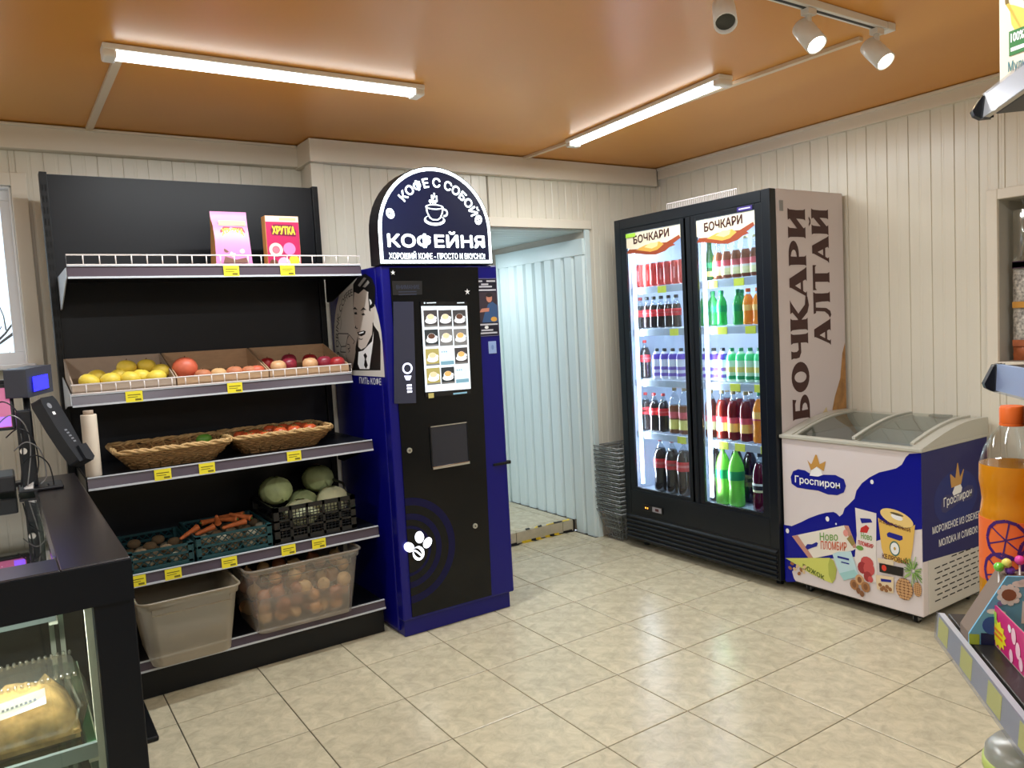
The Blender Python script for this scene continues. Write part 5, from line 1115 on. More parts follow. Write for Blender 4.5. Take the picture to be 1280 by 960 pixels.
ICE = [M('ice_pack_%s' % n, c, .4) for n, c in (('cream', (226, 216, 190)), ('brown', (150, 104, 74)), ('blue', (96, 126, 176)), ('pink', (214, 150, 160)))]
CN = ('cream', 'brown', 'blue', 'pink'); k = 0
for i in range(3):
    for j in range(5):
        x, y = ZX0+.085+i*.155, ZY0+.09+j*.118; h = .60 + .03*((i+j) % 3)
        b = MB().box(x, x+.12, y, y+.09, .3815, h, ICE[(i*2+j) % 4])
        t = thing('ice_cream_box', (x+.06, y+.045, .3815), '%s ice cream box in the freezer, %s row, %s from its right end' % (CN[(i*2+j) % 4], ORD[i], ORD[j]), 'ice cream box', 'ice cream boxes in the freezer')
        part('carton', b, t, .004); part('print', MB().box(x+.02, x+.10, y+.02, y+.07, h, h+.0008, WHT), t)
# casters
for x, y in ((ZX0+.07, ZY0+.07), (ZX0+.07, ZY1-.10), (ZX1-.07, ZY0+.07), (ZX1-.07, ZY1-.10)):
    c = part('caster', MB().box(x-.018, x+.018, y-.018, y+.018, .044, .0505, GREYM).box(x-.010, x+.022, y-.013, y-.010, .016, .046, GREYM).box(x-.010, x+.022, y+.010, y+.013, .016, .046, GREYM), fz)
    w = MB().lathe([(.008, -.008), (.022, -.008), (.0225, 0), (.022, .008), (.008, .008)], BLACK, n=16); w.xf(Matrix.Translation((x+.008, y, .0228)) @ Matrix.Rotation(R(90), 4, 'X'))
    part('wheel', w, c)
# ---- print on the front
WID = .765; zf = Fr((ZX0, ZY1, 0), (0, -(ZY1-ZY0)/WID, 0), (0, 0, 1), (-1, 0, 0))
P = lambda b, pts, h, m: b.flat(zf, pts if sum((pts[i][0]*pts[(i+1) % len(pts)][1]-pts[(i+1) % len(pts)][0]*pts[i][1]) for i in range(len(pts))) > 0 else pts[::-1], h*.0006, m)
up = [(0.052, 0.360), (0.112, 0.392), (0.160, 0.421), (0.218, 0.450), (0.263, 0.468), (0.307, 0.479), (0.323, 0.475), (0.341, 0.462), (0.359, 0.478), (0.370, 0.508), (0.394, 0.531), (0.426, 0.565), (0.437, 0.606), (0.468, 0.648), (0.509, 0.682), (0.559, 0.712), (0.607, 0.728), (0.645, 0.742), (0.673, 0.763), (0.692, 0.799), (0.710, 0.817)]
lo = [(0.732, 0.467), (0.637, 0.427), (0.537, 0.376), (0.489, 0.326), (0.431, 0.277), (0.280, 0.234), (0.140, 0.202), (0.083, 0.150), (0.046, 0.112), (0.056, 0.079), (0.069, 0.063)]
mb = MB(); P(mb, [(.0, [(-0.003, 0.358)][0][1])] + up + [(WID, [(0.755, 0.826)][0][1])] + [(WID, [(0.762, 0.477)][0][1])] + lo + [(.012, [(0.023, 0.046)][0][1]), (0, [(0.003, 0.051)][0][1])], 1, FBL)
for p, r in zip([(0.271, 0.437), (0.320, 0.420), (0.024, 0.329), (0.521, 0.661)], (.012, .005, .012, .010)): mb.ell(zf, p[0], p[1], r*.9, r*1.1, .0013, WHT, 12)
fp = part('front_print', mb, fz, label='blue and cream splash print on the front')
LB_ = M('logo_blue', (16, 26, 140), .3); GOLDP = M('crown_gold', (196, 146, 72), .4)
mb = MB()
P(mb, [(0.054, 0.623), (0.071, 0.657), (0.103, 0.671), (0.144, 0.670), (0.184, 0.653), (0.223, 0.650), (0.257, 0.662), (0.323, 0.669), (0.370, 0.654), (0.381, 0.622), (0.369, 0.588), (0.331, 0.568), (0.277, 0.564), (0.221, 0.575), (0.153, 0.573), (0.094, 0.573), (0.059, 0.589)], 2, LB_)
P(mb, [(0.172, 0.647), (0.185, 0.679), (0.214, 0.698), (0.241, 0.681), (0.248, 0.659), (0.223, 0.648), (0.199, 0.647)], 3, WHT)
P(mb, [(0.160, 0.727), (0.182, 0.707), (0.187, 0.712), (0.210, 0.760), (0.218, 0.759), (0.234, 0.713), (0.270, 0.733), (0.256, 0.680), (0.218, 0.699), (0.181, 0.674)], 3, GOLDP)
q = [(0.081, 0.601), (0.348, 0.604)]; mb.text(zf, 'Гроспирон', q[0][0], q[1][0], q[0][1]-.012, q[0][1]+.036, .0022, WHT, .02, skew=q[1][1]-q[0][1])
part('logo', mb, fp)
PK = lambda n, c, r=.4: M('print_' + n, c, r)
mb = MB()   # flat ice cream slab
P(mb, [(0.052, 0.306), (0.365, 0.421), (0.390, 0.424), (0.434, 0.321), (0.412, 0.304), (0.157, 0.204)], 2, PK('slab_cream', (232, 224, 212))); P(mb, [(0.052, 0.306), (0.089, 0.318), (0.184, 0.214), (0.157, 0.204)], 3, PK('slab_pink', (196, 140, 124))); P(mb, [(0.365, 0.421), (0.390, 0.424), (0.434, 0.321), (0.414, 0.317)], 3, PK('slab_pink', (196, 140, 124)))
q = [(0.224, 0.316), (0.329, 0.375), (0.228, 0.272), (0.378, 0.334)]; mb.text(zf, 'Ново', q[0][0], q[1][0], q[0][1], q[0][1]+.042, .0022, PK('leaf_green', (110, 160, 70)), .01, skew=.02).text(zf, 'ПЛОМБИР', q[2][0], q[3][0], q[2][1], q[2][1]+.044, .0022, PK('orange_red', (206, 92, 56)), .01, skew=.022)
P(mb, [(0.134, 0.264), (0.148, 0.282), (0.176, 0.287), (0.203, 0.304), (0.213, 0.300), (0.205, 0.282), (0.175, 0.268), (0.147, 0.252)], 4, LB_); P(mb, [(0.379, 0.357), (0.404, 0.381), (0.427, 0.344), (0.408, 0.325)], 4, PK('olive', (150, 130, 70))); mb.ell(zf, [(0.374, 0.384)][0][0], [(0.374, 0.384)][0][1], .014, .018, .0024, PK('rose', (226, 150, 140)), 10)
part('slab_picture', mb, fp)
mb = MB()   # cone
P(mb, [(0.007, 0.177), (0.280, 0.238), (0.302, 0.229), (0.319, 0.186), (0.310, 0.137), (0.292, 0.109), (0.256, 0.112), (0.160, 0.129), (0.084, 0.155)], 4, PK('cone_lime', (208, 210, 104))); P(mb, [(0.280, 0.238), (0.302, 0.229), (0.319, 0.186), (0.310, 0.137), (0.292, 0.109), (0.272, 0.147), (0.271, 0.203)], 5, PK('cone_dark', (176, 182, 84)))
q = [(0.117, 0.148), (0.246, 0.160)]; mb.text(zf, 'рожок', q[0][0], q[1][0], q[0][1]-.01, q[0][1]+.025, .0034, PK('cone_letters', (96, 110, 40)), .02, skew=-.035)
for i, p in enumerate([(0.050, 0.157), (0.083, 0.150), (0.105, 0.136), (0.066, 0.131), (0.093, 0.113), (0.122, 0.130), (0.037, 0.130), (0.128, 0.156)]): mb.ell(zf, p[0], p[1], .013, .009, .0036+.0001*i, PK(('nut_brown', 'nut_pale')[i % 2], ((150, 100, 60), (216, 186, 140))[i % 2]), 8, i)
part('cone_picture', mb, fp)
mb = MB()   # pale blue pack
P(mb, [(0.296, 0.261), (0.327, 0.279), (0.402, 0.298), (0.443, 0.181), (0.359, 0.140), (0.334, 0.171)], 5, PK('pack_pale_blue', (190, 220, 226))); P(mb, [(0.334, 0.171), (0.419, 0.210), (0.443, 0.181), (0.359, 0.140)], 6, PK('pack_mint', (160, 206, 206)))
q = [(0.326, 0.249), (0.391, 0.257)]; mb.rect(zf, q[0][0], q[1][0], q[0][1], q[0][1]+.010, .0040, LB_); mb.rect(zf, q[0][0]+.02, q[1][0], q[0][1]-.02, q[0][1]-.014, .0040, LB_)
part('blue_pack_picture', mb, fp)
mb = MB()   # tall sachet with strawberries
P(mb, [(0.429, 0.521), (0.541, 0.512), (0.536, 0.318), (0.538, 0.176), (0.485, 0.153), (0.448, 0.189), (0.421, 0.265), (0.435, 0.387)], 3, PK('sachet_cream', (230, 222, 216)))
P(mb, [(0.454, 0.474), (0.511, 0.480), (0.520, 0.464), (0.463, 0.450)], 4, LB_); P(mb, [(0.458, 0.426), (0.487, 0.446), (0.503, 0.434), (0.491, 0.407), (0.453, 0.404)], 4, PK('berry_red', (196, 44, 44)))
q = [(0.442, 0.347), (0.523, 0.373)]; mb.text(zf, 'ПЛОМБИР', q[0][0], q[1][0], q[0][1]-.006, q[0][1]+.016, .003, PK('berry_red', (196, 44, 44)), .02, skew=-.006)
q = [(0.452, 0.383), (0.523, 0.404)]; mb.text(zf, 'Ново', q[0][0]+.006, q[1][0]-.006, q[0][1]-.01, q[0][1]+.022, .003, PK('leaf_green', (110, 160, 70)), .01)
mb.ell(zf, [(0.451, 0.325)][0][0], [(0.451, 0.325)][0][1], .02, .012, .003, PK('leaf_green', (110, 160, 70)), 10)
for i, p in enumerate([(0.488, 0.260), (0.463, 0.229), (0.498, 0.230), (0.491, 0.191), (0.505, 0.181)]): mb.ell(zf, p[0], p[1], (.034, .026, .03, .022, .014)[i], (.03, .03, .034, .026, .016)[i], .0034+.0002*i, PK(('strawberry', 'strawberry_dark')[i % 2], ((198, 80, 80), (158, 44, 50))[i % 2]), 12)
part('sachet_picture', mb, fp)
mb = MB()   # tub
P(mb, [(0.550, 0.493), (0.593, 0.471), (0.655, 0.463), (0.707, 0.470), (0.734, 0.493), (0.719, 0.375), (0.706, 0.308), (0.652, 0.295), (0.581, 0.306), (0.566, 0.351)], 6, PK('tub_gold', (228, 186, 92)))
c, a, b = [(0.644, 0.508), (0.548, 0.493), (0.644, 0.549)]; mb.ell(zf, c[0], c[1], .083, .036, .0042, PK('tub_lid', (236, 204, 128)), 28, -.22); mb.ell(zf, c[0]+.002, c[1]+.004, .030, .013, .0045, WHT, 16, -.2); mb.ell(zf, c[0]+.002, c[1]+.018, .034, .006, .0046, PK('lid_brown', (96, 84, 60)), 12, -.12)
c = [(0.633, 0.360)][0]; mb.ell(zf, c[0], c[1], .026, .036, .0042, PK('emblem_ring', (60, 110, 100)), 20).ell(zf, c[0], c[1], .021, .029, .0045, WHT, 16).ell(zf, c[0], c[1], .006, .008, .0048, PK('emblem_gold', (196, 160, 70)), 10)
P(mb, [(0.594, 0.423), (0.606, 0.434), (0.672, 0.427), (0.673, 0.412), (0.658, 0.402), (0.597, 0.410)], 7, LB_)
q = [(0.565, 0.340), (0.696, 0.344)]; mb.text(zf, 'КЕДРОВЫЙ', q[0][0]+.004, q[1][0], q[1][1]-.048, q[1][1]-.012, .0046, PK('tub_letters', (104, 56, 30)), .02, skew=-.004)
q = [(0.559, 0.489), (0.711, 0.493)]; mb.text(zf, 'КЕДРОВЫЙ', q[0][0], q[1][0], q[0][1]-.020, q[0][1]+.004, .0047, PK('tub_letters', (104, 56, 30)), .02, skew=-.02)
part('tub_picture', mb, fp)
mb = MB()   # black bar pack, biscuit pack
P(mb, [(0.544, 0.297), (0.626, 0.303), (0.625, 0.276), (0.549, 0.276)], 8, PK('small_pack_cream', (226, 208, 176))); P(mb, [(0.553, 0.273), (0.676, 0.278), (0.672, 0.235), (0.554, 0.230)], 9, PK('black_pack', (24, 18, 18))); c = [(0.578, 0.255)][0]; mb.ell(zf, c[0], c[1], .013, .015, .0058, PK('flame_red', (220, 60, 40)), 10)
P(mb, [(0.532, 0.211), (0.626, 0.222), (0.623, 0.142), (0.578, 0.139), (0.539, 0.142)], 8, PK('biscuit_pack', (228, 206, 170))); P(mb, [(0.559, 0.199), (0.613, 0.205), (0.613, 0.193), (0.561, 0.185)], 9, LB_)
for i, p in enumerate([(0.556, 0.167), (0.574, 0.158), (0.592, 0.167), (0.607, 0.158), (0.587, 0.148), (0.564, 0.148)]): mb.ell(zf, p[0], p[1], .010, .010, .0056+.0001*i, PK('nut_brown', (150, 100, 60)), 8)
part('pack_pictures', mb, fp)
mb = MB()   # pine branch, cones, walnuts
random.seed(4)
c = [(0.721, 0.273)][0]
for i in range(46):
    t = random.uniform(0, 6.28); L = random.uniform(.03, .065); mb.stroke(zf, [(c[0]+.01*math.cos(t), c[1]+.01*math.sin(t)), (min(WID-.002, c[0]+L*math.cos(t)), c[1]+L*1.15*math.sin(t))], .004, .0055+.00002*i, PK(('needle', 'needle_pale')[i % 2], ((96, 136, 62), (150, 180, 104))[i % 2]))
part('needle_picture', mb, fp); mb = MB()
for cc, ra, rb in (([(0.678, 0.178)][0], .042, .052), ([(0.742, 0.192)][0], .020, .034)):
    mb.ell(zf, cc[0], cc[1], ra, rb, .0066, PK('cone_brown', (120, 74, 44)), 20)
    for j in range(7):
        yy = cc[1]-rb*.8+rb*1.6*j/6; w = ra*math.sqrt(max(.05, 1-((yy-cc[1])/rb)**2))
        for k in range(4): mb.ell(zf, cc[0]-w*.75+w*1.5*k/3, yy, w*.26, rb*.13, .0069+.0001*j, PK('cone_scale', (202, 156, 108)), 8)
part('cone_picture', mb, fp); mb = MB()
for i, p in enumerate([(0.418, 0.134), (0.448, 0.166), (0.480, 0.138), (0.441, 0.110), (0.460, 0.099)]): mb.ell(zf, p[0], p[1], .024 if i < 3 else .013, .026 if i < 3 else .013, .0064+.0003*i, PK(('walnut', 'walnut_pale')[i % 2], ((168, 116, 72), (206, 160, 112))[i % 2]), 14).ell(zf, p[0], p[1], .012, .016, .0066+.0003*i, PK('walnut_dark', (130, 84, 52)), 10)
part('walnut_picture', mb, fp)
# ---- the right end: blue print, grey vent panel
zs = Fr((ZX0, ZY0, 0), (1, 0, 0), (0, 0, 1), (0, -1, 0)); XW = ZX1-ZX0
BLE = M('freezer_end_blue', (5, 8, 92), .3, spec=.25); HALO = M('halo_blue', (10, 34, 112), .35, spec=.25)
mb = MB().flat(zs, [(.012, .322), (XW-.002, .288), (XW-.002, ZT-.006), (.0, ZT-.006), (0, .322)], .0006, BLE)
ep = part('end_print', mb, fz, label='dark blue print on the end of the freezer')
mb = MB()
c = (.30, .575)
mb.ell(zs, c[0], c[1], .20, .13, .0009, HALO, 32)
B_ = [(.16, .555), (.17, .585), (.20, .60), (.25, .595), (.30, .585), (.35, .60), (.41, .615), (.455, .605), (.47, .575), (.45, .545), (.40, .54), (.33, .545), (.27, .53), (.20, .515), (.17, .525)]
mb.flat(zs, B_, .0012, M('logo_navy', (12, 18, 96), .3)); mb.text(zs, 'Гроспирон', .185, .445, .535, .588, .0016, WHT, .012, skew=.012)
mb.flat(zs, [(.265, .60), (.275, .585), (.345, .59), (.355, .61), (.33, .645), (.30, .645)][::1], .0014, WHT)
mb.flat(zs, [(.255, .625), (.345, .63), (.372, .695), (.368, .70), (.335, .665), (.318, .735), (.310, .735), (.292, .665), (.25, .692), (.244, .688)], .0017, GOLDP)
mb.text(zs, 'МОРОЖЕНОЕ ИЗ СВЕЖЕГО', .085, .55, .435, .470, .0012, WHT, .01).text(zs, 'МОЛОКА И СЛИВОК!', .14, .50, .365, .400, .0012, WHT, .01)
part('logo', mb, ep)
mb = MB(); SL = M('slit_dark', (40, 38, 36), .8)
for r in range(8):
    z = .112 + r*.026
    for k in range(7):
        x = .10 + k*.066 + (.02 if r % 2 else 0)
        if r == 7 and k < 2: continue
        mb.rect(zs, x, x+.048, z, z+.006, .0005, SL)
part('vent_slits', mb, fz, kind='stuff')
# ================================================================== stacked wire baskets beside the cooler
WB = M('basket_wire', (150, 154, 154), .35, .5); WBD = M('basket_rim', (128, 132, 132), .4, .4)
def wire_basket():
    t = thing('wire_basket', (0, 0, 0), 'x', 'shopping basket', 'stack of wire shopping baskets', local=True)
    L_, W_, h, e = .175, .125, .20, .055
    lp = lambda k, z: [(s*(L_-e*(1-k)), q*(W_-e*(1-k)), z) for s, q in ((-1, -1), (1, -1), (1, 1), (-1, 1))]
    part('rim', MB().tube(lp(1, h), .0042, WBD, 5, True).tube(lp(.97, h-.012), .003, WB, 4, True), t)
    b = MB()
    for k in (.1, .4, .7): b.tube(lp(k, h*k), .0018, WB, 4, True)
    for i in range(9):
        x = -1+2*i/8
        for q in (-1, 1): b.bar((x*(L_-e), q*(W_-e), 0), (x*L_, q*W_, h), .0018, WB)
        b.bar((x*(L_-e), -(W_-e), 0), (x*(L_-e), W_-e, 0), .0018, WB)
    for i in range(7):
        y = -1+2*i/6
        for q in (-1, 1): b.bar((q*(L_-e), y*(W_-e), 0), (q*L_, y*W_, h), .0018, WB)
    part('wires', b, t, kind='stuff'); return t
w0 = wire_basket()
for i in range(16):
    o = w0 if i == 0 else copy_tree(w0); o.location = (-.385 + random.uniform(-.004, .004), -.005, .003 + i*.0295)
    o['label'] = 'grey wire shopping basket, lowest of the stack beside the cooler' if i == 0 else ('grey wire shopping basket, topmost of the stack beside the cooler' if i == 15 else 'grey wire shopping basket, %s from the floor in the stack' % ORD[i])
# ================================================================== glass counter in front on the left
CTR = M('counter_top_black', (26, 20, 23), .30, noise=.25, scale=5); CTB = M('counter_navy', (5, 10, 19), .4, spec=.25)
ct = thing('display_counter', (-4.35, -1.18, 0), 'black glass-fronted display counter holding packed cakes', 'counter')
CXR, CXL, CYF, CYB = -3.70, -5.0, -1.965, -.40
part('top_frame', MB().box(-3.845, CXR, CYF, CYB, .968, 1.0, CTR).box(CXL, -3.845, CYF, -1.84, .968, 1.0, CTR).box(CXL, -3.845, -.47, CYB, .968, 1.0, CTR).box(CXL, CXL+.12, -1.84, -.47, .968, 1.0, CTR), ct, .003)
part('front_trim', MB().box(CXL, CXR+.001, CYF-.006, CYF-.0005, .90, .996, CTB), ct)
part('edge_strip', MB().box(-3.853, -3.845, -1.84, -.47, .985, 1.002, CHROME), ct)
TGL = clear('counter_top_glass', (214, 228, 226), .5, .02)
part('top_glass', MB().box(CXL+.12, -3.853, -1.84, -.47, .985, .991, TGL), ct)
part('front_frame', MB().box(CXL, CXR, CYF+.002, CYF+.07, .912, .967, CTB).box(-3.786, CXR, CYF+.002, CYF+.07, .10, .912, CTB).box(CXL, CXL+.085, CYF+.002, CYF+.07, .10, .912, CTB).box(CXL, CXR, CYF+.002, CYF+.07, .0, .10, CTB), ct, .003)
part('front_glass', MB().box(CXL+.085, -3.786, CYF+.03, CYF+.035, .10, .912, clear('counter_glass', (232, 240, 238), .06)), ct)
part('side_panel', MB().box(-3.725, CXR-.002, CYF+.07, CYB, .0, .967, CTB), ct); part('side_panel', MB().box(CXL, CXL+.02, CYF+.07, CYB, 0, .967, CTB), ct)
part('back_panel', MB().box(CXL+.02, -3.725, CYB-.02, CYB, .0, .967, M('counter_back', (26, 28, 30), .5)), ct)
part('floor_plate', MB().box(CXL+.02, -3.725, CYF+.07, CYB-.02, .08, .10, M('counter_inside', (150, 156, 148), .4)), ct)
part('base_foot', MB().box(-3.70, -3.535, -.84, -.47, 0.0, .02, BLACK), ct, .006, label='flat black foot plate on the floor')
PST = M('post_cream', (226, 222, 204), .4)
for x, y in ((-3.80, -1.86), (-3.845, -.50), (-4.9, -1.86), (-4.9, -.50)):
    p = part('shelf_post', MB().box(x, x+.05, y-.012, y+.012, .10, .967, PST), ct)
    part('post_slot', MB().box(x+.017, x+.033, y-.0135, y-.0121, .12, .95, M('slot_shadow', (70, 66, 58), .7)), p)
SGL = clear('shelf_glass', (196, 222, 208), .12); ALU = M('shelf_edge_grey', (150, 160, 160), .35, .5)
def gshelf(z, y0, y1, x1=-3.80):
    s = part('glass_shelf', MB().box(CXL+.09, x1, y0, y1, z-.006, z, SGL), ct); part('front_rail', MB().box(CXL+.09, x1, y0-.014, y0-.0005, z-.034, z+.002, ALU), s)
    part('shelf_arm', MB().box(x1-.02, x1+.004, y0, y1, z-.05, z-.0065, PST), s)
gshelf(.535, -1.86, -1.25); gshelf(.70, -1.22, -.52, -3.84); gshelf(.30, -1.80, -.6)
# glowing strip and area light added under the rail to brighten the inside
part('added_light_strip', MB().box(CXL+.1, -3.80, CYF+.075, CYF+.095, .935, .950, M('added_strip_glow', (250, 248, 235), .3, emit=3)), ct, label='added glowing strip that brightens the inside of the counter')
l = bpy.data.lights.new('counter_fill_light', 'AREA'); l.shape = 'RECTANGLE'; l.size = 1.0; l.size_y = .03; l.energy = 16; l.color = (1, .98, .9)
o = bpy.data.objects.new('counter_fill_light', l); COL.objects.link(o); o.location = (-4.35, CYF+.10, .930); o.rotation_euler = (R(25), 0, 0)
# packed cakes
CAKE = M('crumb_cake', (196, 160, 104), .8, noise=.45, scale=45, bump=.6); CAKE2 = M('cream_biscuit', (222, 190, 120), .7, noise=.25, scale=25, bump=.3); PLB = clear('clear_box', (250, 246, 236), .16, .05, haze=.06)
def cakebox(x, y, z, lab, mat, lx=.26, ly=.15, sticker=True):
    t = thing('cake_box', (x, y, z), lab, 'cake box', 'packed cakes in the counter', local=True)
    def sh(k0, k1, z0, z1, m, b):
        vs = []; n = 24
        for k, zz in ((k0, z0), (k1, z1)):
            for cx, cy, s in ((1, 1, 0), (-1, 1, 90), (-1, -1, 180), (1, -1, 270)):
                for i in range(6): q = R(s+18*i); vs.append((cx*(lx/2*k-.03)+.03*math.cos(q), cy*(ly/2*k-.03)+.03*math.sin(q), zz))
        b.add(vs, [(i, (i+1) % n, n+(i+1) % n, n+i) for i in range(n)], m, True); return vs
    b = MB(); v = sh(.86, 1, .001, .065, PLB, b); b.add(v[:24], [tuple(range(24))], PLB); part('tray', b, t)
    b = MB(); sh(1.02, 1.0, .0655, .072, PLB, b); v = sh(1.0, .86, .072, .125, PLB, b); b.add(v[24:], [tuple(range(24))], PLB); part('lid', b, t)
    b = MB()
    for i in range(22): xx = -lx*.42+lx*.84*i/21; b.bar((xx, -ly*.42, .122), (xx, -ly*.40, .130), .003, PLB, 5); b.bar((xx, ly*.42, .122), (xx, ly*.40, .130), .003, PLB, 5)
    part('lid_ribs', b, t)
    b = MB(); n, m = 14, 9; vs = []
    for j in range(m+1):
        for i in range(n+1): e = 1-max(abs(i/n*2-1), abs(j/m*2-1))**6; vs.append((lx*.43*(i/n*2-1), ly*.42*(j/m*2-1), .006+(.085+.018*random.random())*max(.08, e)))
    b.add(vs, [(j*(n+1)+i, j*(n+1)+i+1, (j+1)*(n+1)+i+1, (j+1)*(n+1)+i) for j in range(m) for i in range(n)], mat, True); b.box(-lx*.42, lx*.42, -ly*.40, ly*.40, .003, .02, mat); part('cake', b, t)
    if sticker:
        f = Fr((0, -ly*.46, .095), (1, .0, .12), (0, .30, .95), (0, -.95, .3)); b = MB().rect(f, -.085, .06, -.014, .014, .0, WHT)
        for i in range(18): b.rect(f, -.078+.007*i, -.078+.007*i+.004, -.002, .002, .0008, M('ticket_ink', (130, 130, 150), .6))
        part('sticker', b, t)
    return t
random.seed(2)
k0 = cakebox(-3.975, -1.74, .5355, 'crumbly cake in a clear plastic box with a white sticker, front of the counter', CAKE)
k1 = cakebox(-4.36, -1.74, .5355, 'crumbly cake in a clear plastic box, second along the counter front', CAKE)
k0.scale = k1.scale = (1.32, 1.35, 1.32)
cakebox(-4.04, -1.02, .7005, 'pale biscuits in a clear plastic box on the upper counter shelf', CAKE2, .22, .14, False)
cakebox(-4.30, -1.02, .7005, 'pale biscuits in a clear plastic box, further along the upper counter shelf', CAKE2, .22, .14, False)
cakebox(-4.03, -1.1, .3005, 'dark cake in a clear plastic box on the low counter shelf', M('dark_cake', (112, 80, 52), .8, noise=.4, scale=40), .22, .14, False)
# ------------------------------------------------------------------ till things on the counter
DG = M('device_dark', (26, 28, 34), .4); DG2 = M('device_slate', (58, 62, 74), .4); BLUE = M('vfd_blue', (40, 40, 255), .3, emit=2.6); PUR = M('purple_glow', (150, 96, 255), .3, emit=1.2); SCRP = M('till_screen', (176, 92, 130), .3, emit=.7)
t = thing('card_terminal', (-3.81, -.70, 1.0), 'black card payment terminal leaning on a stand at the end of the counter', 'card terminal')
part('stand_foot', MB().box(-3.90, -3.76, -.76, -.62, 1.0005, 1.012, DG), t, .004)
part('stand_post', MB().box(-3.885, -3.835, -.705, -.665, 1.012, 1.29, DG), t, .006)
ax = Vector((.36, -.25, -.90)).normalized(); sd = Vector((.62, .78, 0)).normalized(); sd = (sd - ax*sd.dot(ax)).normalized(); nm = ax.cross(sd)
o_ = Vector((-3.800, -.725, 1.325))
tf = Fr(o_, sd, -ax, -nm)
if tf.n.y > 0: tf.n = -tf.n
b = MB(); L_ = [(-.040, 0), (-.034, .008), (.034, .008), (.040, 0)]
b.prism(tf, [(-.034, 0), (-.042, -.02), (-.042, -.12), (-.036, -.20), (-.026, -.262), (.026, -.262), (.036, -.20), (.042, -.12), (.042, -.02), (.034, 0)][::-1], -.022, .020, DG); part('body', b, t, .008)
part('badge', MB().ell(tf, -.012, -.035, .011, .011, .0206, M('badge_grey', (130, 132, 138), .4)), t)
b = MB().rect(tf, -.018, -.004, -.072, -.060, .0207, WHT)
for i in range(5): b.rect(tf, -.01+.003*i, .004+.003*i, -.140-.012*i, -.134-.012*i, .0207, M('badge_grey'))
part('print', b, t)
part('receipt_slot', MB().prism(tf, [(.0, -.205), (.046, -.205), (.050, -.262), (.03, -.275), (.0, -.262)][::-1], -.03, .03, DG), t, .004)
t = thing('customer_display', (-3.815, -.66, 1.0), 'dark grey customer display with a glowing blue window, above the card terminal', 'customer display')
part('pole', MB().bar((-3.845, -.60, 1.0005), (-3.845, -.60, 1.36), .012, DG, 8).box(-3.87, -3.82, -.625, -.575, 1.0005, 1.008, DG), t)
fx = Vector((.80, -.60, 0)); fu = Vector((.60, .80, 0))
df = Fr(Vector((-3.796, -.640, 1.385)), fu, Vector((.0, 0, 1)), fx)
part('case', MB().prism(df, [(-.075, -.052), (.068, -.040), (.068, .062), (-.075, .052)], -.085, 0, DG2), t, .005)
part('window', MB().flat(df, [(-.05, -.032), (.035, -.024), (.035, .028), (-.05, .022)], .0062, BLUE), t, label='glowing blue display window')
t = thing('cash_register', (-3.98, -.60, 1.0), 'dark till screen with a reddish display at the left end of the counter', 'till')
part('base', MB().box(-4.12, -3.905, -.70, -.50, 1.0005, 1.06, DG), t, .006)
part('neck', MB().box(-4.03, -3.99, -.60, -.56, 1.06, 1.25, DG), t)
b = MB().hexa([(-4.14, -.66, 1.22), (-3.885, -.66, 1.22), (-3.885, -.63, 1.22), (-4.14, -.63, 1.22)], [(-4.14, -.62, 1.385), (-3.885, -.62, 1.385), (-3.885, -.59, 1.385), (-4.14, -.59, 1.385)], DG); part('screen_case', b, t, .006)
b = MB().add([(-4.13, -.6625, 1.232), (-3.897, -.6625, 1.232), (-3.897, -.6255, 1.373), (-4.13, -.6255, 1.373)], [(0, 1, 2, 3)], SCRP); part('screen', b, t, label='reddish lit till screen')
b = MB().add([(-3.935, -.664, 1.236), (-3.90, -.664, 1.236), (-3.90, -.655, 1.27), (-3.935, -.655, 1.27)], [(0, 1, 2, 3)], PUR); part('status_light', b, t, label='purple lit corner')
part('rear_display', MB().box(-3.895, -3.845, -.58, -.53, 1.385, 1.44, DG2).box(-3.93, -3.86, -.575, -.535, 1.355, 1.40, DG), t, .004)
part('rear_window', MB().box(-3.8445, -3.843, -.57, -.54, 1.395, 1.43, BLUE), t)
def curvy(P, k=6):
    P = [Vector(p) for p in P]; Q = [P[0]] + P + [P[-1]]; out = []
    for i in range(1, len(Q)-2):
        for j in range(k):
            t = j/k; a, b_, c, d = Q[i-1:i+3]
            out.append(0.5*((2*b_) + (c-a)*t + (2*a-5*b_+4*c-d)*t*t + (3*b_-a-3*c+d)*t**3))
    return out + [P[-1]]
b = MB(); random.seed(9)
for i in range(5):
    x, z = -3.90+.02*i, 1.30-.05*i
    b.tube(curvy([(x-.06, -.72, z), (x-.02, -.75, z+.03), (x+.02, -.745, z-.01), (x+.03, -.73, z-.10), (x+.01, -.73, 1.02)]), .0024, (DG, GREYM)[i % 2], 5)
single('cable_tangle', b, (-3.9, -.73, 1.0), 'tangle of thin black and grey cables hanging behind the card terminal', 'cables')
t = thing('key_tag', (-3.872, -.722, 1.13), 'small white round tag hanging from the cables by the till', 'tag'); part('disc', MB().lathe([(.011, -.003), (.012, 0), (.011, .003)], M('tag_disc', (206, 200, 190), .4, .5), n=16).xf(Matrix.Translation((-3.872, -.722, 1.145)) @ Matrix.Rotation(R(80), 4, 'X')), t); part('loop', MB().bar((-3.872, -.722, 1.156), (-3.875, -.722, 1.21), .0015, GREYM), t)
single('paper_slip', MB().hexa([(-3.90, -.74, 1.001), (-3.855, -.755, 1.001), (-3.85, -.70, 1.001), (-3.895, -.69, 1.001)], [(-3.90, -.74, 1.003), (-3.855, -.755, 1.022), (-3.85, -.70, 1.030), (-3.895, -.69, 1.004)], WHT), (-3.875, -.72, 1.0), 'crumpled white paper slip lying on the counter below the till', 'paper slip')
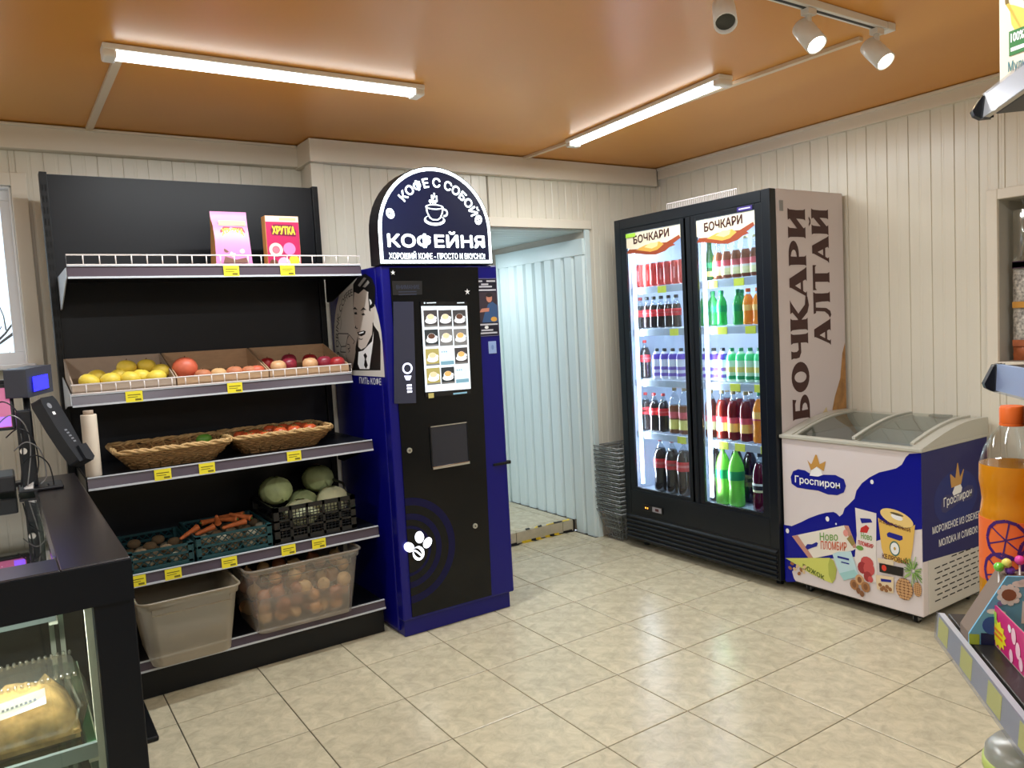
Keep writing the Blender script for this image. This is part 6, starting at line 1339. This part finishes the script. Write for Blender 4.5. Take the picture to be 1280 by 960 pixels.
# ================================================================== shelving at the right edge
GA = math.atan2(.676, .737)
GRY = M('shelf_grey_black', (32, 30, 30), .4, noise=.15, scale=12); PRC = clear('price_channel', (236, 238, 244), .05, .15, haze=.03); PRB = M('channel_back', (176, 178, 184), .35)
sh = thing('snack_shelf', (-2.525, -3.335, 0), 'dark shelving unit with three price rails at the right edge of the picture', 'shelving unit', None, GA, local=True)
LX = -1.25
part('back_panel', MB().box(LX, 0, -.43, -.415, .05, 2.1, GRY), sh); part('upright', MB().box(-.03, .0, -.415, -.36, 0, 2.1, BLACK), sh); part('upright', MB().box(LX, LX+.03, -.415, -.36, 0, 2.1, BLACK), sh)
part('base', MB().box(LX, -.03, -.41, .10, 0.0, .16, GRY), sh)
TAG2 = M('price_yellow_pale', (238, 232, 120), .6)
def gshelf2(z, yf, xe, lab, tags, strip=PRB, zr=.044, cap=True, tilt=.012):
    s = part('shelf', MB().box(LX, xe, -.41, yf-.016, z-.03, z, GRY), sh, .002)
    f = Fr((0, yf, z), (-1, 0, 0), (0, -tilt/zr, 1), (0, 1, tilt/zr))
    part('price_rail', MB().prism(f, [(-xe+.004, -zr), (-LX, -zr), (-LX, .002), (-xe+.004, .002)], -.010, 0, strip), s, label=lab)
    part('rail_cover', MB().prism(f, [(-xe+.004, -zr-.003), (-LX, -zr-.003), (-LX, .004), (-xe+.004, .004)], .0008, .003, PRC), s)
    if cap: part('end_cap', MB().prism(Fr((xe, yf, z), (0, -1, 0), (0, 0, 1), (1, 0, 0)), [(.012, -zr-.002), (-.006, -zr-.002), (-.016, -zr+.004), (-.019, -zr+.012), (-.004, .001), (.012, .003)][::-1], -.006, .008, BLACK), s, .003)
    for a in tags:
        o = part('price_tag', MB().prism(f, [(a, -zr+.003), (a+.05, -zr+.003), (a+.05, -.002), (a, -.002)], .0002, .0007, TAG2), s)
        b = MB().rect(f, a+.006, a+.044, -.014, -.010, .0034, DARKLINE).rect(f, a+.006, a+.03, -.022, -.019, .0034, DARKLINE)
        for k in range(8): b.rect(f, a+.006+.0025*k, a+.0075+.0025*k, -.036, -.028, .0034, DARKLINE)
        part('tag_print', b, s) if False else None
    return s
gshelf2(.980, .100, -.078, 'grey price rail with yellow tags', (.092, .205, .32, .43, .60), zr=.038, cap=False, tilt=.003)
gshelf2(1.388, -.010, -.018, 'pale blue price rail', (), strip=M('channel_blue', (196, 208, 232), .35), zr=.042, tilt=.002)
gshelf2(1.830, .004, -.018, 'cream price rail', (), strip=M('channel_cream', (220, 212, 196), .35), zr=.034, tilt=.004)
gshelf2(.622, .075, -.07, 'grey price rail low down', (), zr=.04)
def gput(x, y, z): c, s = math.cos(GA), math.sin(GA); return (-2.525+c*x-s*y, -3.335+s*x+c*y, z)
# big orange drink bottles
bp_ = [(.026, 0), (.042, .004), (.0455, .016), (.0455, .085), (.0445, .09), (.0445, .170), (.0455, .175), (.043, .195), (.0415, .205), (.043, .22), (.0455, .235), (.045, .262), (.039, .285), (.027, .308), (.017, .320), (.0145, .326), (.0145, .334)]
OJ = juicy('orange_drink', (236, 168, 40), .45); OLB = M('orange_drink_label', (232, 110, 52), .4); VIOP = M('label_violet', (66, 26, 110), .4)
def bigbottle(x, y, lab, ry=0):
    t = thing('orange_drink_bottle', gput(x, y, .9805), lab, 'bottle', 'large orange drink bottles', GA+ry, local=True)
    lo = [p for p in bp_ if p[1] <= .262]; hi = [(.045, .2621)] + [p for p in bp_ if p[1] > .262]
    part('body', MB().lathe(lo, OJ, n=28), t); part('neck', MB().lathe(hi, CLR, n=28), t)
    part('cap', MB().lathe([(.0168, .326), (.0172, .330), (.0172, .348), (.0155, .352)], ORGC, n=24), t); part('cap_ring', MB().lathe([(.0172, .3215), (.0176, .323), (.0172, .3255)], ORGC, n=24), t)
    lb = part('label', MB().lathe([(.0458, .080), (.0458, .178)], OLB, n=28), t)
    b = MB(); rr = .0461
    def pt(a, z): return (rr*math.cos(a), rr*math.sin(a), z)
    def band(pts, w, m):
        for (a, z), (c, d) in zip(pts, pts[1:]):
            n = 4
            for k in range(n):
                a0, z0, a1, z1 = a+(c-a)*k/n, z+(d-z)*k/n, a+(c-a)*(k+1)/n, z+(d-z)*(k+1)/n
                L = math.hypot((a1-a0)*rr, z1-z0); ux, uz = -(z1-z0)/L*w/2, (a1-a0)*rr/L*w/2
                b.add([pt(a0+ux/rr, z0+uz), pt(a0-ux/rr, z0-uz), pt(a1-ux/rr, z1-uz), pt(a1+ux/rr, z1+uz)], [(0, 1, 2, 3)], m)
    for c0, z0 in ((2.62, .150), (2.5, .098), (3.6, .13), (4.7, .12)):
        P_ = [(c0+.62*math.cos(R(q)), z0+.030*math.sin(R(q))) for q in range(0, 361, 30)]; band(P_, .005, VIOP)
        for q in (20, 80, 140, 200, 260, 320): band([(c0, z0), (c0+.58*math.cos(R(q)), z0+.028*math.sin(R(q)))], .0022, VIOP)
    part('orange_slices', b, lb)
    b = MB().add([pt(a, z) for z in (.084, .112) for a in (3.15, 3.3, 3.45, 3.6)], [(0, 1, 5, 4), (1, 2, 6, 5), (2, 3, 7, 6)], WHT)
    rr = .0464
    for k in range(6): b.add([pt(a, z) for z in (.087+.0042*k, .0892+.0042*k) for a in (3.2, 3.38, 3.55)], [(0, 1, 4, 3), (1, 2, 5, 4)], M('barcode_grey', (96, 96, 100), .6))
    part('barcode', b, lb); return t
bigbottle(-.128, .004, 'large bottle of orange drink with an orange cap, standing nearest the shelf end')
bigbottle(-.235, -.045, 'large bottle of orange drink partly hidden behind the first one', .9)
# blue lollipop display
SKY = M('display_sky_blue', (112, 180, 214), .4); PAP = M('display_inside', (120, 104, 92), .7)
t = thing('lollipop_display', gput(-.19, .03, .98), 'slanted sky blue cardboard display with coloured lollipops on top', 'candy display', None, GA, local=True)
f = Fr((-.012, 0, .0005), (0, -1, 0), (0, 0, 1), (-1, 0, 0))
pr = [(-.060, 0), (.05, 0), (.05, .106), (-.008, .106), (-.060, .016)]
part('end_panel', MB().prism(f, pr, 0, .003, SKY), t); part('box', MB().prism(Fr((.030, 0, .0005), (0, -1, 0), (0, 0, 1), (-1, 0, 0)), [(a*.98, b*.98) for a, b in pr], 0, .0415, PAP), t)
b = MB()
for a, z, r in ((.008, .095, .010), (.018, .097, .012), (-.028, .052, .008), (-.018, .050, .008)): b.ell(f, a, z, r, r*.5, .0034, WHT, 12)
for i in range(9): q = 2*math.pi*i/9; b.ell(f, -.006+.012*math.cos(q), .078+.012*math.sin(q), .005, .005, .0035, WHT, 8)
b.ell(f, -.006, .078, .010, .009, .0038, M('flower_brown', (150, 96, 70), .5), 12).ell(f, -.018, .064, .004, .004, .0034, M('flower_mauve', (150, 130, 190), .5), 8)
b.flat(f, [(.010, .035), (.03, .035), (.028, .060), (.012, .070)], .0034, WHT).rect(f, -.060, -.046, .0, .016, .0034, M('grass_green', (170, 196, 70), .5)).flat(f, [(-.044, .0), (.05, .0), (.05, .018), (-.044, .018)], .0034, M('display_navy', (24, 34, 84), .5)).ell(f, -.028, .030, .014, .014, .0036, M('display_blue_shape', (44, 84, 170), .5), 16)
b.text(f, 'ДР', -.016, -.002, .006, .014, .0038, WHT, .03); part('print', b, t)
for i, (y, z, c) in enumerate(((.014, .116, (110, 200, 60)), (.002, .121, (226, 220, 110)), (-.014, .127, (220, 70, 160)), (-.002, .110, (110, 60, 170)))):
    l = thing('lollipop', gput(-.19+.004*(i % 2), .03+y, .98+.09), '%s ball lollipop standing in the blue cardboard display' % ('lime green', 'pale yellow', 'pink', 'purple')[i], 'lollipop', 'lollipops in the display', GA, local=True)
    part('candy', MB().ball((0, 0, z-.09), .0072, .0072, .0072, M('candy_%d' % i if False else 'candy_' + ('green', 'yellow', 'pink', 'purple')[i], c, .2, coat=.5), 14, 9), l); part('stick', MB().bar((0, 0, -.06), (0, 0, z-.096), .0014, WHT, 5), l)
# pink candy carton
PKC = M('carton_magenta', (206, 40, 120), .35); GRI = M('carton_inside', (170, 160, 146), .7)
t = thing('candy_carton', gput(-.255, -.01, .98), 'open magenta candy carton with a yellow starburst, in front of the blue display', 'candy carton', None, GA, local=True)
x0, x1, y0, y1, h = -.075, .075, -.075, .065, .062
part('carton', MB().box(x0, x1, y0, y1, .0005, .002, GRI).box(x0, x1, y1-.002, y1, .002, h, PKC).box(x0, x1, y0, y0+.002, .002, h+.03, PKC).box(x0, x0+.002, y0+.002, y1-.002, .002, h, PKC).box(x1-.002, x1, y0+.002, y1-.002, .002, h, PKC), t)
part('lining', MB().box(x0+.002, x1-.002, y0+.0022, y0+.003, .002, h+.03, GRI).box(x0+.002, x0+.003, y0+.003, y1-.003, .002, h, GRI).box(x1-.003, x1-.002, y0+.003, y1-.003, .002, h, GRI).box(x0+.003, x1-.003, y1-.003, y1-.002, .002, h, GRI), t)
f = Fr((x1, y1, 0), (-1, 0, 0), (0, 0, 1), (0, 1, 0)); YB = M('burst_yellow', (240, 226, 40), .4)
b = MB().flat(f, [(.040+(.030 if i % 2 else .022)*math.cos(2*math.pi*i/24)*1.1, .024+(.030 if i % 2 else .022)*math.sin(2*math.pi*i/24)*.75) for i in range(24)], .0006, YB).rect(f, .008, .035, .036, .054, .0008, M('carton_lime', (170, 214, 80), .4)).rect(f, .022, .058, .018, .022, .0010, M('burst_orange', (236, 120, 40), .4)).rect(f, .022, .058, .026, .030, .0010, M('burst_orange'))
for a, z, r in ((.10, .045, .012), (.115, .03, .012), (.125, .015, .010), (.09, .012, .010)): b.ell(f, a, z, r*.7, r, .0008, M('carton_pale_pink', (244, 200, 214), .4), 12)
b.ell(f, .085, .05, .006, .006, .0009, WHT, 8)
f = Fr((x0, y1, 0), (0, -1, 0), (0, 0, 1), (-1, 0, 0)); b.flat(f, [(.03+(.03 if i % 2 else .02)*math.cos(2*math.pi*i/20), .02+(.02 if i % 2 else .013)*math.sin(2*math.pi*i/20)) for i in range(20)], .0006, YB)
part('print', b, t)
random.seed(6)
for i in range(6):
    o = thing('wrapped_candy', gput(-.255-.05+.045*(i % 3), -.04+.05*(i//3), .9825), '%s wrapped candy lying inside the open magenta carton' % ('red', 'green', 'purple', 'yellow', 'blue', 'orange')[i], 'candy', 'candies in the magenta carton', GA, local=True)
    cm = M('wrap_' + ('red', 'green', 'purple', 'yellow', 'blue', 'orange')[i], ((196, 40, 50), (80, 160, 70), (120, 60, 150), (226, 206, 80), (60, 100, 180), (230, 130, 50))[i], .3)
    part('candy', MB().ball((0, 0, .012), .016, .012, .012, cm, 10, 6), o); part('wrapper_end', MB().lathe([(.003, 0), (.010, .012)], cm, n=8).xf(Matrix.Translation((.015, 0, .012)) @ Matrix.Rotation(R(90), 4, 'Y')).lathe([(.003, 0), (.010, .001)], cm, (-.02, 0, .012), 8), o)
# juice carton on the top shelf
JW = M('juice_cream', (240, 224, 200), .4)
t = thing('juice_carton', gput(-.049, -.070, 1.830), 'cream fruit juice carton with a banana picture on the top right shelf', 'juice carton', 'juice cartons on the top right shelf', GA+R(35), local=True)
part('carton', MB().box(-.048, .048, -.035, .035, .0005, .215, JW).hexa([(-.048, -.035, .215), (.048, -.035, .215), (.048, .035, .215), (-.048, .035, .215)], [(-.048, -.003, .25), (.048, -.003, .25), (.048, .003, .25), (-.048, .003, .25)], JW), t, .003)
part('cap', MB().lathe([(.014, 0), (.0142, .012), (.012, .014)], GRNC, n=14).xf(Matrix.Translation((0, .020, .232)) @ Matrix.Rotation(R(-45), 4, 'X')), t)
f = Fr((.048, .035, 0), (-1, 0, 0), (0, 0, 1), (0, 1, 0))
b = MB().flat(f, [(.012, .135), (.018, .135), (.022, .10), (.036, .072), (.052, .058), (.072, .055), (.076, .062), (.062, .09), (.045, .115), (.026, .128)][::-1], .0006, M('banana_yellow', (226, 196, 92), .45)).flat(f, [(.011, .15), (.016, .15), (.018, .134), (.012, .134)][::-1], .0008, M('banana_stem', (120, 96, 40), .5))
b.ell(f, .05, .15, .018, .024, .0007, M('kiwi_brown', (176, 148, 110), .6, noise=.3, scale=90), 16).ell(f, .078, .125, .018, .022, .0008, M('berry_pink', (206, 84, 84), .45), 16).ell(f, .075, .165, .014, .02, .0007, M('leaf_teal', (140, 176, 170), .45), 12)
b.rect(f, .018, .046, .052, .090, .0011, M('badge_green', (60, 120, 66), .45)).text(f, '100%', .021, .043, .072, .086, .0014, WHT, .02).rect(f, .021, .043, .058, .064, .0014, WHT)
b.text(f, 'Мультифрукт', .016, .090, .024, .044, .0009, M('juice_letters', (84, 132, 140), .45), .008); part('print', b, t)
u = copy_tree(t); u.location = gput(-.20, -.085, 1.830); u['label'] = 'cream fruit juice carton, second along the top right shelf'
# pot on the shelf below
t = thing('seedling_pot', gput(-.155, -.008, .622), 'black tub with a lime rim and a frosted lid on the low right shelf', 'tub', None, GA, local=True)
part('tub', MB().lathe([(.045, .0005), (.048, .004), (.060, .135), (.060, .14)], BLKP, n=28), t); part('rim', MB().lathe([(.0605, .132), (.064, .136), (.064, .150), (.060, .152)], M('rim_lime', (190, 206, 110), .4), n=28), t)
part('lid', MB().lathe([(.061, .1525), (.060, .165), (.048, .180), (.001, .186)], clear('frosted_lid', (226, 228, 222), .15, .3, haze=.65), n=28), t)
# ================================================================== snack packets hanging in the niche
PKS = [('packet_brown_white', (206, 200, 192), (70, 30, 60), 'clear packet with a dark violet header and speckled white snack'), ('packet_amber', (200, 140, 60), (214, 196, 150), 'packet with an amber band hanging below the first one'), ('packet_rust', (176, 92, 52), (150, 70, 40), 'rust brown packet at the bottom of the niche')]
PX = XR+.075
def hang(y, z0, z1, body, head, lab, grp, hz=.02):
    t = thing('snack_packet', (PX, y, z0), lab, 'snack packet', grp)
    vs = []; w = .052; fs = []; n = 6
    for j in range(n+1):
        for i in range(n+1):
            b_ = math.sin(math.pi*i/n)*math.sin(math.pi*min(1, max(0, j/n))); vs.append((PX-.018*b_+.004*math.sin(i*2+j*3), y-w+2*w*i/n, z0+(z1-z0)*j/n))
    fs = [(j*(n+1)+i, j*(n+1)+i+1, (j+1)*(n+1)+i+1, (j+1)*(n+1)+i) for j in range(n) for i in range(n)]
    b = MB().add(vs, fs, body, True); m_ = len(vs); b.add([(2*PX+.006-x, yy, z) for x, yy, z in vs], [f[::-1] for f in fs], body, True); part('bag', b, t)
    part('header', MB().box(PX-.021, PX-.0185, y-w*.9, y+w*.9, z1-(z1-z0)*hz-.01, z1-(z1-z0)*hz+.02, head), t)
    return t
CLP = clear('clear_packet', (236, 234, 226), .25, .08, haze=.12); SPK = M('speckled_snack', (200, 194, 186), .6, noise=.7, scale=60); HVI = M('header_violet', (64, 24, 60), .5); AMB = M('amber_band', (206, 146, 54), .4); RST = M('rust_packet', (180, 98, 56), .5, noise=.3, scale=20)
for k in range(3):
    y = -2.245-.14*k; pos = ('next to the niche edge', 'second from the niche edge', 'third from the niche edge')[k]
    hang(y, 1.64, 1.92, CLP, HVI, 'clear snack packet hanging at the top, ' + pos, 'clear packets in the niche', .95)
    hang(y, 1.46, 1.66, SPK, HVI, 'speckled white snack packet with violet header, ' + pos, 'speckled packets in the niche', .05)
    hang(y, 1.28, 1.47, SPK, AMB, 'speckled snack packet with amber band, ' + pos, 'amber packets in the niche', .05)
    hang(y, 1.197, 1.285, RST, RST, 'rust brown snack packet at the bottom, ' + pos, 'rust packets in the niche', .1)
    t = thing('peg_hook', (XR+.15, y, 1.925), 'grey wire hook in the niche holding packets, ' + pos, 'hook', 'hooks in the niche'); part('wire', MB().tube([(XR+.238, y, 1.945), (XR+.06, y, 1.945), (XR+.05, y, 1.962)], .003, GREYM, 5), t)
# ------------------------------------------------------------------ unseen lamp added to brighten the corridor
t = thing('added_corridor_lamp', (-1.0, 1.0, 2.105), 'added unseen cool white lamp that brightens the corridor', 'lamp')
part('cover', MB().lathe([(.12, 0), (.11, -.03), (.06, -.045), (.001, -.048)], M('corridor_glow', (225, 240, 255), .4, emit=4), (-1.0, 1.0, 2.104), 24), t); part('ring', MB().lathe([(.13, -.012), (.13, 0)], WHITE, (-1.0, 1.0, 2.104), 24), t)
l = bpy.data.lights.new('corridor_fill_light', 'AREA'); l.shape = 'DISK'; l.size = .22; l.energy = 6; l.color = (.86, .95, 1)
o = bpy.data.objects.new('corridor_fill_light', l); COL.objects.link(o); o.location = (-1.0, 1.0, 2.05)
bpy.data.objects.remove(_to)
